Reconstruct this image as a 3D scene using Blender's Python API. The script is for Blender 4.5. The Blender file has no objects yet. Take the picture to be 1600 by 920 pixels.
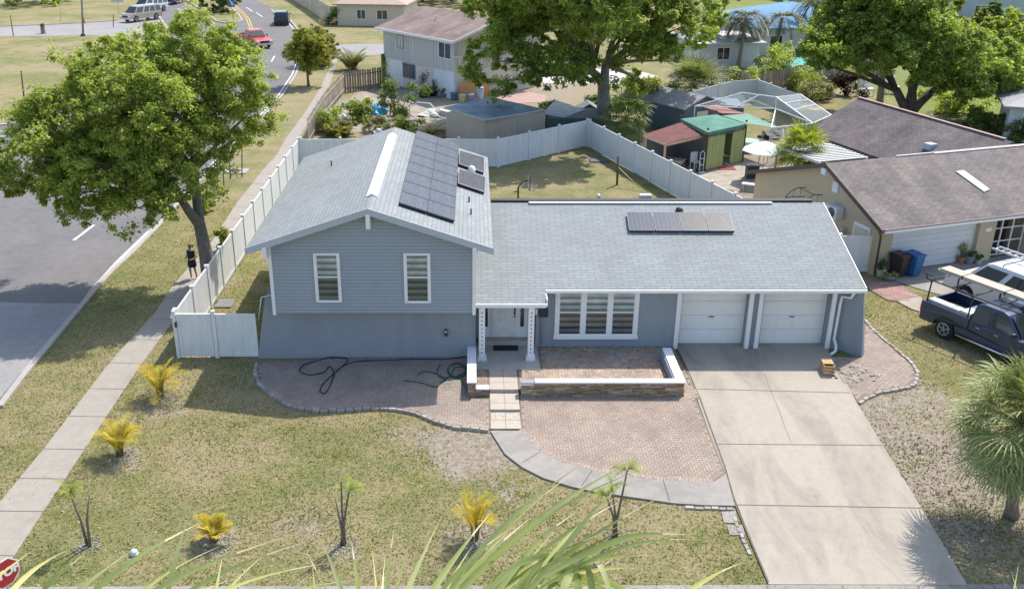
import bpy, bmesh, math, random
import numpy as np
from mathutils import Vector, Matrix
from mathutils.geometry import tessellate_polygon
R = math.radians
rnd = random.Random(7)
nrg = np.random.default_rng(11)
scene = bpy.context.scene
COL = scene.collection

# ---------------------------------------------------------------- camera, world, sun
FPX, CX, CY, PITCH, CH = 1486.0, 739.0, 460.0, R(22.78), 16.0
cam = bpy.data.cameras.new('camera'); camo = bpy.data.objects.new('camera', cam); COL.objects.link(camo)
cam.sensor_width = 36; cam.lens = 36 * FPX / 1600; cam.shift_x = (800 - CX) / 1600
cam.clip_start = 0.3; cam.clip_end = 6000
camo.location = (0, 0, CH); camo.rotation_euler = (R(90) - PITCH, 0, 0)
scene.camera = camo
SUNV = Vector((0.42, 0.51, 1.0)).normalized()       # direction towards the sun
w = bpy.data.worlds.new('World'); scene.world = w; w.use_nodes = True
nt = w.node_tree; nt.nodes.clear()
sky = nt.nodes.new('ShaderNodeTexSky'); sky.sky_type = 'NISHITA'; sky.sun_disc = False
sky.sun_elevation = math.asin(SUNV.z); sky.sun_rotation = math.atan2(SUNV.x, SUNV.y)
sky.air_density = 1.0; sky.dust_density = 1.5
bg = nt.nodes.new('ShaderNodeBackground'); bg.inputs[1].default_value = 0.15
wo = nt.nodes.new('ShaderNodeOutputWorld')
nt.links.new(sky.outputs[0], bg.inputs[0]); nt.links.new(bg.outputs[0], wo.inputs[0])
sl = bpy.data.lights.new('sun', 'SUN'); sl.energy = 3.1; sl.angle = R(0.5); sl.color = (1.0, 0.95, 0.87)
so = bpy.data.objects.new('sun', sl); COL.objects.link(so); so.location = (40, 60, 90)
so.rotation_euler = SUNV.to_track_quat('Z', 'Y').to_euler()
scene.view_settings.view_transform = 'Standard'; scene.view_settings.look = 'None'
scene.view_settings.gamma = 1; scene.view_settings.exposure = 0.86
scene.render.engine = 'CYCLES'
scene.cycles.max_bounces = 6; scene.cycles.transparent_max_bounces = 12

# ---------------------------------------------------------------- where things stand
def tz(y):
    "height of the ground: level, falling gently to the street in front"
    if y >= 31: return 0.0
    return -0.045 * (31 - max(y, 17.5))
def G(px, py, z=None):
    a = math.tan(PITCH + math.atan((py - CY) / FPX))
    zz = 0.0 if z is None else z
    for _ in range(10):
        Y = (CH - zz) / a
        if z is None: zz = tz(Y)
        else: break
    d = Y * math.cos(PITCH) + (CH - zz) * math.sin(PITCH)
    return Vector(((px - CX) * d / FPX, Y, zz))
def V(px, py, Y):
    a = math.tan(PITCH + math.atan((py - CY) / FPX)); z = CH - Y * a
    d = Y * math.cos(PITCH) + (CH - z) * math.sin(PITCH)
    return Vector(((px - CX) * d / FPX, Y, z))
def HT(px, pyb, pyt):
    "height of a thing standing at (px,pyb) whose top shows at pyt"
    g = G(px, pyb); return V(px, pyt, g.y).z - g.z

# ---------------------------------------------------------------- materials
MATS = {}
def newmat(name):
    m = bpy.data.materials.new(name); m.use_nodes = True
    nt = m.node_tree; b = nt.nodes['Principled BSDF']
    return m, nt, b
def N(nt, t, **kw):
    n = nt.nodes.new(t)
    for k, v in kw.items(): setattr(n, k, v)
    return n
def ramp(nt, stops, src=None, interp='LINEAR'):
    r = N(nt, 'ShaderNodeValToRGB'); r.color_ramp.interpolation = interp
    e = r.color_ramp.elements
    while len(e) < len(stops): e.new(0.5)
    for i, (p, c) in enumerate(stops):
        e[i].position = p
        e[i].color = (c, c, c, 1) if isinstance(c, (int, float)) else (*c, 1)
    if src is not None: nt.links.new(src, r.inputs[0])
    return r
def noise(nt, vec, scale, detail=4, rough=0.6, dist=0.0):
    n = N(nt, 'ShaderNodeTexNoise'); n.inputs['Scale'].default_value = scale
    n.inputs['Detail'].default_value = detail; n.inputs['Roughness'].default_value = rough
    n.inputs['Distortion'].default_value = dist
    nt.links.new(vec, n.inputs['Vector']); return n
def mix(nt, fac, a, b, blend='MIX'):
    m = N(nt, 'ShaderNodeMix'); m.data_type = 'RGBA'; m.blend_type = blend
    for sock, val in ((m.inputs['Factor'], fac), (m.inputs['A'], a), (m.inputs['B'], b)):
        if isinstance(val, (int, float)): sock.default_value = val
        elif isinstance(val, tuple): sock.default_value = (*val, 1)
        else: nt.links.new(val, sock)
    return m.outputs['Result']
def math_(nt, op, a, b=0.0, clamp=False):
    m = N(nt, 'ShaderNodeMath', operation=op); m.use_clamp = clamp
    for i, v in enumerate((a, b)):
        if isinstance(v, (int, float)): m.inputs[i].default_value = v
        else: nt.links.new(v, m.inputs[i])
    return m.outputs[0]
def objco(nt): return N(nt, 'ShaderNodeTexCoord').outputs['Object']
def bump(nt, b, h, strength=0.3, dist=0.02):
    bp = N(nt, 'ShaderNodeBump'); bp.inputs['Strength'].default_value = strength
    bp.inputs['Distance'].default_value = dist
    nt.links.new(h, bp.inputs['Height']); nt.links.new(bp.outputs[0], b.inputs['Normal'])
def M(name, col, col2=None, scale=3.0, rough=0.7, bmp=0.0, metal=0.0, fine=None, spec=None, stretch=None):
    "plain painted / worn surface: two close colours mixed by noise, a finer grain on top"
    if name in MATS: return MATS[name]
    m, nt, b = newmat(name); co = objco(nt)
    if stretch:
        mp = N(nt, 'ShaderNodeMapping'); mp.inputs['Scale'].default_value = stretch
        nt.links.new(co, mp.inputs['Vector']); co = mp.outputs[0]
    if col2 is None: col2 = tuple(c * 0.82 for c in col)
    n = noise(nt, co, scale, 5, 0.62)
    r = ramp(nt, [(0.33, 0.0), (0.68, 1.0)], n.outputs['Fac'])
    c = mix(nt, r.outputs[0], col, col2)
    fs = fine or scale * 11
    n2 = noise(nt, co, fs, 3, 0.7)
    gl, gh = (0.965, 1.02) if rough < 0.65 else (0.86, 1.10)
    r2 = ramp(nt, [(0.3, gl), (0.7, gh)], n2.outputs['Fac'])
    c = mix(nt, 1.0, c, r2.outputs[0], 'MULTIPLY')
    nt.links.new(c, b.inputs['Base Color'])
    b.inputs['Roughness'].default_value = rough; b.inputs['Metallic'].default_value = metal
    if spec is not None: b.inputs['Specular IOR Level'].default_value = spec
    if bmp: bump(nt, b, n2.outputs['Fac'], bmp)
    MATS[name] = m; return m
def island(name, cols, rough=0.85, bmp=0.0, var=0.25, nscale=40, spread=None):
    "each loose piece of the mesh gets its own colour"
    if name in MATS: return MATS[name]
    m, nt, b = newmat(name); g = N(nt, 'ShaderNodeNewGeometry')
    k = len(cols)
    r = ramp(nt, [((i + 0.5) / k if k > 1 else 0, c) for i, c in enumerate(cols)], g.outputs['Random Per Island'])
    co = objco(nt); n = noise(nt, co, nscale, 3, 0.7)
    rr = ramp(nt, [(0.3, 1 - var), (0.7, 1 + var * 0.6)], n.outputs['Fac'])
    c = mix(nt, 1.0, r.outputs[0], rr.outputs[0], 'MULTIPLY')
    n3 = noise(nt, co, spread or 0.9, 3, 0.6)
    rr3 = ramp(nt, [(0.35, 0.82), (0.7, 1.12)], n3.outputs['Fac'])
    c = mix(nt, 1.0, c, rr3.outputs[0], 'MULTIPLY')
    nt.links.new(c, b.inputs['Base Color']); b.inputs['Roughness'].default_value = rough
    if bmp: bump(nt, b, n.outputs['Fac'], bmp)
    MATS[name] = m; return m
def leafmat(name, cols, trans=0.35, rough=0.55):
    if name in MATS: return MATS[name]
    m, nt, b = newmat(name); g = N(nt, 'ShaderNodeNewGeometry'); k = len(cols)
    r = ramp(nt, [((i + 0.5) / k, c) for i, c in enumerate(cols)], g.outputs['Random Per Island'])
    co = objco(nt); n = noise(nt, co, 0.55, 3, 0.6)
    rr = ramp(nt, [(0.35, 0.78), (0.66, 1.25)], n.outputs['Fac'])
    c = mix(nt, 1.0, r.outputs[0], rr.outputs[0], 'MULTIPLY')
    nt.links.new(c, b.inputs['Base Color']); b.inputs['Roughness'].default_value = rough
    b.inputs['Specular IOR Level'].default_value = 0.3
    t = N(nt, 'ShaderNodeBsdfTranslucent')
    c2 = mix(nt, 1.0, c, (1.25, 1.35, 0.55), 'MULTIPLY'); nt.links.new(c2, t.inputs['Color'])
    ms = N(nt, 'ShaderNodeMixShader'); ms.inputs[0].default_value = trans
    o = nt.nodes['Material Output']
    nt.links.new(b.outputs[0], ms.inputs[1]); nt.links.new(t.outputs[0], ms.inputs[2]); nt.links.new(ms.outputs[0], o.inputs[0])
    MATS[name] = m; return m
def shingle(name, c1, c2, gap, swap=False, bw=0.30, bh=0.135, streak=0.25, stain=None):
    if name in MATS: return MATS[name]
    m, nt, b = newmat(name); co = objco(nt)
    sp = N(nt, 'ShaderNodeSeparateXYZ'); nt.links.new(co, sp.inputs[0])
    cb = N(nt, 'ShaderNodeCombineXYZ')
    nz = noise(nt, co, 6.0, 2, 0.5); off = math_(nt, 'MULTIPLY', math_(nt, 'SUBTRACT', nz.outputs['Fac'], 0.5), 0.09)
    X, Y = sp.outputs[0], sp.outputs[1]
    if swap: X, Y = Y, X
    nt.links.new(X, cb.inputs[0]); nt.links.new(math_(nt, 'ADD', math_(nt, 'MULTIPLY', Y, 1.05), off), cb.inputs[1])
    br = N(nt, 'ShaderNodeTexBrick'); nt.links.new(cb.outputs[0], br.inputs['Vector'])
    br.inputs['Scale'].default_value = 1.0; br.inputs['Brick Width'].default_value = bw
    br.inputs['Row Height'].default_value = bh; br.inputs['Mortar Size'].default_value = 0.016
    br.inputs['Mortar Smooth'].default_value = 0.5; br.inputs['Bias'].default_value = 0.0
    br.inputs['Color1'].default_value = (*c1, 1); br.inputs['Color2'].default_value = (*c2, 1)
    br.inputs['Mortar'].default_value = (*gap, 1)
    n = noise(nt, co, 0.5, 5, 0.65, 0.4)
    r = ramp(nt, [(0.3, 1 - streak), (0.7, 1 + streak * 0.5)], n.outputs['Fac'])
    c = mix(nt, 1.0, br.outputs['Color'], r.outputs[0], 'MULTIPLY')
    n2 = noise(nt, co, 55, 2, 0.7); r2 = ramp(nt, [(0.3, 0.82), (0.7, 1.15)], n2.outputs['Fac'])
    c = mix(nt, 1.0, c, r2.outputs[0], 'MULTIPLY')
    if stain:
        mp = N(nt, 'ShaderNodeMapping'); mp.inputs['Scale'].default_value = (1.2, 0.18, 1) if not swap else (0.18, 1.2, 1)
        nt.links.new(co, mp.inputs['Vector']); n4 = noise(nt, mp.outputs[0], 0.9, 4, 0.6)
        r4 = ramp(nt, [(0.42, 0.0), (0.66, 1.0)], n4.outputs['Fac'])
        c = mix(nt, r4.outputs[0], c, mix(nt, 1.0, c, stain, 'MULTIPLY'))
    nt.links.new(c, b.inputs['Base Color']); b.inputs['Roughness'].default_value = 0.9
    bump(nt, b, br.outputs['Fac'], -0.5, 0.012)
    MATS[name] = m; return m

# ---------------------------------------------------------------- mesh builder
class MB:
    def __init__(s): s.v = []; s.f = []; s.mi = []; s.m = 0; s.sm = []; s.smooth = False
    def add(s, vs, fs):
        o = len(s.v); s.v += [tuple(p) for p in vs]
        for f in fs: s.f.append([i + o for i in f]); s.mi.append(s.m); s.sm.append(s.smooth)
        return s
    def box(s, x0, x1, y0, y1, z0, z1):
        x0, x1 = min(x0, x1), max(x0, x1); y0, y1 = min(y0, y1), max(y0, y1); z0, z1 = min(z0, z1), max(z0, z1)
        return s.add([(x0,y0,z0),(x1,y0,z0),(x1,y1,z0),(x0,y1,z0),(x0,y0,z1),(x1,y0,z1),(x1,y1,z1),(x0,y1,z1)],
            [(0,3,2,1),(4,5,6,7),(0,1,5,4),(1,2,6,5),(2,3,7,6),(3,0,4,7)])
    def bar(s, a, b, wd, ht, up=(0,0,1)):
        "rectangular bar from a to b"
        a, b = Vector(a), Vector(b); d = (b - a).normalized(); u = Vector(up)
        if abs(d.dot(u)) > 0.98: u = Vector((0,1,0))
        sd = d.cross(u).normalized(); u = sd.cross(d).normalized()
        q = []
        for p in (a, b):
            for i, j in ((-1,-1),(1,-1),(1,1),(-1,1)): q.append(p + sd * (i * wd / 2) + u * (j * ht / 2))
        return s.add(q, [(0,3,2,1),(4,5,6,7),(0,1,5,4),(1,2,6,5),(2,3,7,6),(3,0,4,7)])
    def prism(s, pts, ext):
        "polygon (3D points) pushed along ext"
        n = len(pts); e = Vector(ext); pts = [Vector(p) for p in pts]
        nrm = Vector((0,0,0))
        for i in range(n):
            a, b = pts[i], pts[(i+1) % n]; nrm += a.cross(b)
        if nrm.dot(e) > 0: pts = pts[::-1]
        vs = pts + [p + e for p in pts]
        fs = [list(range(n)), list(range(2*n-1, n-1, -1))] + [(i, i+n, (i+1) % n + n, (i+1) % n) for i in range(n)]
        return s.add(vs, fs)
    def quad(s, *p): return s.add(p, [tuple(range(len(p)))])
    def tube(s, pts, rad, n=8, cap=True):
        pts = [Vector(p) for p in pts]
        if isinstance(rad, (int, float)): rad = [rad] * len(pts)
        vs = []; fs = []; ref = None
        for i, p in enumerate(pts):
            d = (pts[min(i+1, len(pts)-1)] - pts[max(i-1, 0)])
            d = d.normalized() if d.length > 1e-7 else Vector((0,0,1))
            if ref is None: ref = Vector((1,0,0)) if abs(d.x) < 0.8 else Vector((0,1,0))
            a = d.cross(ref).normalized(); b = a.cross(d).normalized(); ref = b
            for k in range(n):
                t = 2*math.pi*k/n; vs.append(p + (a*math.cos(t) + b*math.sin(t)) * rad[i])
        for i in range(len(pts)-1):
            for k in range(n):
                fs.append((i*n+k, (i+1)*n+k, (i+1)*n+(k+1) % n, i*n+(k+1) % n))
        if cap: fs.append(tuple(range(n))); fs.append(tuple(range(len(vs)-1, len(vs)-n-1, -1)))
        sm = s.smooth; s.smooth = True; s.add(vs, fs); s.smooth = sm; return s
    def lathe(s, prof, c=(0,0,0), n=16):
        vs = []; fs = []; c = Vector(c)
        for r, z in prof:
            for k in range(n):
                t = 2*math.pi*k/n; vs.append(c + Vector((r*math.cos(t), r*math.sin(t), z)))
        for i in range(len(prof)-1):
            for k in range(n): fs.append((i*n+k, i*n+(k+1) % n, (i+1)*n+(k+1) % n, (i+1)*n+k))
        fs.append(tuple(range(n-1, -1, -1))); fs.append(tuple(range(len(vs)-n, len(vs))))
        return s.add(vs, fs)
    def ball(s, c, r, n=10, m=7):
        if isinstance(r, (int, float)): r = (r, r, r)
        vs = []; fs = []
        for i in range(m+1):
            ph = math.pi*i/m
            for k in range(n):
                t = 2*math.pi*k/n
                vs.append((c[0]+r[0]*math.sin(ph)*math.cos(t), c[1]+r[1]*math.sin(ph)*math.sin(t), c[2]-r[2]*math.cos(ph)))
        for i in range(m):
            for k in range(n): fs.append((i*n+k, i*n+(k+1) % n, (i+1)*n+(k+1) % n, (i+1)*n+k))
        sm = s.smooth; s.smooth = True; s.add(vs, fs); s.smooth = sm; return s
    def build(s, name, mats, parent=None, world=True, bevel=0.0, shade=None):
        me = bpy.data.meshes.new(name); vs = s.v
        if parent is not None and world:
            inv = (Matrix.Translation(parent.location) @ Matrix.Rotation(parent.rotation_euler.z, 4, 'Z')).inverted()
            vs = [tuple(inv @ Vector(p)) for p in vs]
        me.from_pydata([tuple(p) for p in vs], [], s.f)
        if not isinstance(mats, (list, tuple)): mats = [mats]
        for m in mats: me.materials.append(m)
        me.polygons.foreach_set('material_index', s.mi)
        me.polygons.foreach_set('use_smooth', s.sm if shade is None else [shade] * len(s.f))
        me.update()
        o = bpy.data.objects.new(name, me); COL.objects.link(o)
        if parent is not None: o.parent = parent
        if bevel:
            b = o.modifiers.new('bevel', 'BEVEL'); b.width = bevel; b.segments = 2; b.limit_method = 'ANGLE'; b.angle_limit = R(35)
        return o
def tag(o, label=None, cat=None, group=None, kind=None):
    if label: o['label'] = label
    if cat: o['category'] = cat
    if group: o['group'] = group
    if kind: o['kind'] = kind
    return o
def thing(name, label, cat, loc=(0,0,0), rz=0, group=None):
    o = bpy.data.objects.new(name, None); COL.objects.link(o); o.empty_display_size = 0.3
    o.location = loc; o.rotation_euler = (0,0,rz); return tag(o, label, cat, group)
def dup(root, loc, rz, label, group=None):
    r = root.copy(); COL.objects.link(r); r.location = loc; r.rotation_euler = (0,0,rz)
    for ch in list(root.children):
        c = ch.copy(); COL.objects.link(c); c.parent = r
        for g in list(ch.children):
            d = g.copy(); COL.objects.link(d); d.parent = c
    tag(r, label, None, group); return r
def sheet(name, poly, dz, mat, kind='structure', px=True, th=0.0, label=None, cat=None, group=None, parent=None):
    "ground-hugging surface from a traced outline (pixels of the ground plane or metres)"
    P = [G(*p) if px else Vector((p[0], p[1], 0)) for p in poly]
    P = [Vector((p.x, p.y, 0)) for p in P]
    tris = tessellate_polygon([P]); bm = bmesh.new()
    vs = [bm.verts.new(p) for p in P]
    for t in tris:
        try: bm.faces.new([vs[i] for i in t])
        except ValueError: pass
    for yc in (31.0, 17.5):
        bmesh.ops.bisect_plane(bm, geom=bm.verts[:] + bm.edges[:] + bm.faces[:], plane_co=(0,yc,0), plane_no=(0,1,0))
    bmesh.ops.recalc_face_normals(bm, faces=bm.faces)
    if bm.faces:
        bm.faces.ensure_lookup_table()
        if sum(f.normal.z for f in bm.faces) < 0: bmesh.ops.reverse_faces(bm, faces=bm.faces)
    for v in bm.verts: v.co.z = tz(v.co.y) + dz
    if th:
        be = [e for e in bm.edges if len(e.link_faces) == 1]
        r = bmesh.ops.extrude_edge_only(bm, edges=be)
        for v in r['geom']:
            if isinstance(v, bmesh.types.BMVert): v.co.z -= th
    me = bpy.data.meshes.new(name); bm.to_mesh(me); bm.free(); me.materials.append(mat)
    o = bpy.data.objects.new(name, me); COL.objects.link(o)
    if parent: o.parent = parent
    if kind: o['kind'] = kind
    return tag(o, label, cat, group)
def strip(mb, pts, wd, dz, px=True, th=0.0):
    "painted line / kerb that follows the ground along a polyline"
    P = [G(*p) if px else Vector((p[0], p[1], 0)) for p in pts]; Q = []
    for a, b in zip(P[:-1], P[1:]):
        k = max(1, int((b - a).length / 1.5)) if th or True else 1
        for i in range(k): Q.append(a.lerp(b, i / k))
    Q.append(P[-1]); L = []
    for i, p in enumerate(Q):
        d = Q[min(i+1, len(Q)-1)] - Q[max(i-1, 0)]; d.z = 0; d.normalize(); s = Vector((-d.y, d.x, 0)) * wd / 2
        for q in (p + s, p - s): L.append((q.x, q.y, tz(q.y) + dz))
    n = len(Q)
    for i in range(n-1):
        a = L[2*i], L[2*i+1], L[2*i+3], L[2*i+2]
        mb.add(a, [(0,1,2,3)])
        if th:
            lo = [(x, y, z - th) for x, y, z in a]
            mb.add(list(a) + lo, [(1,5,6,2),(0,3,7,4)])
            if i == 0: mb.add(list(a) + lo, [(0,4,5,1)])
            if i == n-2: mb.add(list(a) + lo, [(3,2,6,7)])
    return mb
def npmesh(name, co, faces_n, mats, parent=None, world=True, smooth=False):
    "co: (k*faces_n,3) array of separate polygons of faces_n corners"
    co = np.asarray(co, dtype=np.float32).reshape(-1, 3)
    if parent is not None and world:
        c, s = math.cos(-parent.rotation_euler.z), math.sin(-parent.rotation_euler.z)
        co = co - np.array(parent.location, dtype=np.float32)
        x = co[:,0]*c - co[:,1]*s; y = co[:,0]*s + co[:,1]*c; co = np.stack([x, y, co[:,2]], 1)
    k = len(co) // faces_n; me = bpy.data.meshes.new(name)
    me.vertices.add(len(co)); me.vertices.foreach_set('co', co.ravel())
    me.loops.add(len(co)); me.loops.foreach_set('vertex_index', np.arange(len(co), dtype=np.int32))
    me.polygons.add(k); me.polygons.foreach_set('loop_start', np.arange(0, len(co), faces_n, dtype=np.int32))
    me.polygons.foreach_set('loop_total', np.full(k, faces_n, dtype=np.int32))
    me.update(calc_edges=True); me.materials.append(mats)
    o = bpy.data.objects.new(name, me); COL.objects.link(o)
    if parent is not None: o.parent = parent
    return o
def leaves(centers, radii, per, size, flat=1.0, outward=0.55, aspect=0.55, seed=1, shell=0.45):
    "leaf-sized rhombs scattered through clump volumes; returns (n*4,3)"
    g = np.random.default_rng(seed)
    c = np.repeat(np.asarray(centers, float), per, 0); r = np.repeat(np.asarray(radii, float).reshape(-1, 1), per, 0)
    n = len(c); d = g.normal(size=(n, 3)); d /= np.linalg.norm(d, axis=1, keepdims=True)
    rr = (shell + (1 - shell) * g.random((n, 1))) ; off = d * r * rr; off[:,2] *= flat
    p = c + off
    nrm = d * outward + g.normal(size=(n, 3)) * 0.5 + np.array([0.15,0.1,0.75]); nrm /= np.linalg.norm(nrm, axis=1, keepdims=True)
    t = np.cross(nrm, g.normal(size=(n, 3))); t /= np.linalg.norm(t, axis=1, keepdims=True) + 1e-9
    b = np.cross(nrm, t); s = size * (0.6 + 0.8 * g.random((n, 1)))
    q = np.stack([p - t*s*0.5, p + b*s*aspect*0.5, p + t*s*0.5, p - b*s*aspect*0.5], 1)
    return q.reshape(-1, 3)
BARK = M('bark', (0.20,0.165,0.13), (0.10,0.085,0.07), 5, 0.95, 0.8, stretch=(1,1,0.35))
LEAF_OAK = leafmat('leaf_oak', [(0.18,0.235,0.05),(0.29,0.35,0.075),(0.40,0.44,0.105),(0.50,0.51,0.15),(0.32,0.375,0.08)], .52)
LEAF_MID = leafmat('leaf_mid', [(0.15,0.21,0.05),(0.25,0.32,0.075),(0.36,0.42,0.11),(0.46,0.49,0.16),(0.28,0.35,0.08)], .52)
LEAF_LIME = leafmat('leaf_lime', [(0.22,0.25,0.03),(0.33,0.33,0.05),(0.40,0.38,0.07)])
LEAF_DARK = leafmat('leaf_dark', [(0.07,0.11,0.03),(0.12,0.17,0.045),(0.19,0.24,0.065)])
LEAF_DRY = leafmat('leaf_dry', [(0.22,0.21,0.08),(0.32,0.28,0.12),(0.18,0.20,0.07)])
def tree(name, label, base, lobes, trunk_top, tr=0.35, nleaf=20000, leaf=0.16, mat=None, seed=1, forks=None, clump=0.55, group=None, cat='tree', sub=None, wood=None, stem=None):
    """lobes: (x,y,z,rx,ry,rz) big masses of the crown. Clumps sit in the lobes, limbs run to them."""
    root = thing(name, label, cat, base, 0, group); g = random.Random(seed)
    b = Vector(base); top = Vector(trunk_top or forks[0]); wd = MB()
    starts = forks or [top]; b0 = b
    if stem:
        st_ = Vector(stem); wd.tube([b - Vector((0,0,.1)), b + Vector((0,0,.25)), b.lerp(st_, .55) + Vector((.04,0,0)), st_], [tr*1.7, tr*1.3, tr*1.12, tr*.95], 12); wd.ball(st_, (tr*.97, tr*.97, tr*1.2), 12, 8); b = st_
    for f in starts:
        f = Vector(f); m1 = b.lerp(f, 0.5) + Vector((g.uniform(-.15,.15), g.uniform(-.15,.15), 0))*tr*2
        wd.tube([b - Vector((0,0,.1)), b + (Vector((0,0,.25)) if not stem else (f-b)*.12), m1, f], ([tr*1.45, tr*1.05, tr*0.85/ (1 if len(starts)==1 else 1.15), tr*0.66] if not stem else [tr*.8, tr*.85, tr*.72, tr*.6]), 10)
    cs = []; rs = []
    vol = sum(l[3]*l[4]*l[5] for l in lobes)
    K = max(10, int(sub or nleaf / 260))
    for l in lobes:
        lc = Vector(l[:3]); k = max(3, int(K * l[3]*l[4]*l[5] / vol))
        s0 = min(starts, key=lambda q: (Vector(q) - lc).length); s0 = Vector(s0)
        mid = s0.lerp(lc, 0.5) + Vector((g.uniform(-.3,.3), g.uniform(-.3,.3), g.uniform(0,.4))) * (l[3] * .4)
        wd.tube([s0 - (s0-b)*.04, mid, lc], [tr*0.42, tr*0.26, tr*0.10], 7)
        for i in range(k):
            while True:
                u = Vector((g.uniform(-1,1), g.uniform(-1,1), g.uniform(-1,1)))
                if 0.25 < u.length < 1: break
            u = u.normalized() * (u.length ** 0.45)
            p = lc + Vector((u.x*l[3], u.y*l[4], u.z*l[5]))
            rad = clump * g.uniform(0.55, 1.35)
            cs.append(p); rs.append(rad)
            if i % 6 == 0:
                wd.tube([lc, lc.lerp(p, .55) + Vector((0,0,g.uniform(-.1,.25))), p], [tr*.08, tr*.05, tr*.02], 5, False)
    per = max(20, int(nleaf / len(cs) / 5))
    # second level: small sprays around each clump
    c2 = []; r2 = []
    for c, r in zip(cs, rs):
        for j in range(5):
            u = Vector((g.gauss(0,1), g.gauss(0,1), g.gauss(0,.8))).normalized()
            c2.append(tuple(c + u * r * g.uniform(.35,.95))); r2.append(r * g.uniform(.32,.6))
    wd.build('trunk', wood or BARK, root)
    q = leaves(c2, r2, per, leaf, 0.75, seed=seed, shell=0.15)
    npmesh('crown', q, 4, mat or LEAF_OAK, root)
    return root
# ================================================================ the ground and everything laid on it
def lawn_material():
    m, nt, b = newmat('lawn'); co = objco(nt)
    big = noise(nt, co, 0.16, 4, 0.6, 0.3); mid = noise(nt, co, 0.85, 5, 0.65, 0.3); fin = noise(nt, co, 5.0, 4, 0.7); gr = noise(nt, co, 26, 3, 0.75)
    s = math_(nt, 'ADD', math_(nt, 'MULTIPLY', big.outputs['Fac'], 0.45), math_(nt, 'ADD', math_(nt, 'MULTIPLY', mid.outputs['Fac'], 0.33), math_(nt, 'MULTIPLY', fin.outputs['Fac'], 0.30)))
    base = ramp(nt, [(0.43, (0.35,0.28,0.19)), (0.51, (0.31,0.26,0.14)), (0.57, (0.225,0.22,0.095)), (0.66, (0.145,0.17,0.055))], s)
    c = base.outputs[0]
    # bare sandy places of the yard
    spots = [(G(735,700),1.7,.95),(G(1400,690),2.3,1.1),(G(1470,640),1.8,.7),(G(1340,590),1.0,1.0),(G(480,820),1.2,.55),(G(850,690),1.0,.2),(G(660,680),1.5,.6),
             (G(1500,790),2.2,1.0),(G(1450,735),2.6,1.1),(G(1375,640),1.4,1.0),(G(1420,620),1.5,.8),(G(820,770),1.0,.5),(G(255,640),.8,.8),(G(190,722),.8,.8),(G(338,850),.8,.8),(G(745,838),1.0,.7),(G(540,860),.6,.6),(G(365,440),1.2,.5),
             (G(1200,300),4.5,1.0),(G(1150,280),3.0,.9),(G(1230,250),4,.9),(G(600,170),6,1.0),(G(560,190),5,.9),(G(690,190),6,.8),(G(1190,130),8,.8),(G(1350,110),10,.7),(G(800,140),9,.8),(G(700,150),7,.8)]
    geo = N(nt, 'ShaderNodeNewGeometry'); msk = None
    for p, r, st in spots:
        d = N(nt, 'ShaderNodeVectorMath', operation='DISTANCE'); nt.links.new(geo.outputs['Position'], d.inputs[0]); d.inputs[1].default_value = (p.x, p.y, p.z)
        v = math_(nt, 'MULTIPLY', math_(nt, 'SUBTRACT', 1.0, math_(nt, 'DIVIDE', d.outputs['Value'], r * 1.7), True), st)
        msk = v if msk is None else math_(nt, 'MAXIMUM', msk, v)
    q = math_(nt, 'ADD', msk, math_(nt, 'MULTIPLY', math_(nt, 'SUBTRACT', mid.outputs['Fac'], 0.5), 1.1))
    q = math_(nt, 'ADD', q, math_(nt, 'MULTIPLY', math_(nt, 'SUBTRACT', fin.outputs['Fac'], 0.5), 0.9))
    qm = ramp(nt, [(0.32, 0), (0.55, 1)], q)
    sand = ramp(nt, [(0.35, (0.25,0.195,0.14)), (0.62, (0.40,0.35,0.295))], fin.outputs['Fac'])
    c = mix(nt, qm.outputs[0], c, sand.outputs[0])
    # greener lawn beyond the back gardens
    sp = N(nt, 'ShaderNodeSeparateXYZ'); nt.links.new(geo.outputs['Position'], sp.inputs[0])
    gx = math_(nt, 'MULTIPLY', math_(nt, 'SUBTRACT', math_(nt, 'DIVIDE', sp.outputs[0], 6.0), 5.4, True), 1.0)
    gy = math_(nt, 'SUBTRACT', math_(nt, 'DIVIDE', sp.outputs[1], 8.0), 7.6, True)
    c = mix(nt, math_(nt, 'MULTIPLY', math_(nt, 'MULTIPLY', gx, gy), 0.75), c, (0.17,0.23,0.045))
    g2 = noise(nt, co, 11, 3, 0.7); c = mix(nt, ramp(nt, [(.52,0),(.66,.6)], g2.outputs['Fac']).outputs[0], c, (0.33,0.27,0.17)); c = mix(nt, ramp(nt, [(.36,.6),(.47,0)], g2.outputs['Fac']).outputs[0], c, (0.13,0.16,0.05))
    r = ramp(nt, [(0.3, 0.66), (0.72, 1.27)], gr.outputs['Fac'])
    c = mix(nt, 1.0, c, r.outputs[0], 'MULTIPLY')
    nt.links.new(c, b.inputs['Base Color']); b.inputs['Roughness'].default_value = 1.0; b.inputs['Specular IOR Level'].default_value = 0.1
    bump(nt, b, math_(nt, 'ADD', gr.outputs['Fac'], fin.outputs['Fac']), 0.9, 0.05)
    return m
LAWN = lawn_material()
bm = MB()
xs = [-3000,-600,-200,-60,0,60,200,600,3000]; ys = [-400,0,12,17.5,24,31,60,120,300,900,4000]
vs = [(x, y, tz(y)) for y in ys for x in xs]; nx = len(xs)
bm.add(vs, [(j*nx+i, j*nx+i+1, (j+1)*nx+i+1, (j+1)*nx+i) for j in range(len(ys)-1) for i in range(nx-1)])
tag(bm.build('ground', LAWN), kind='structure')

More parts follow.
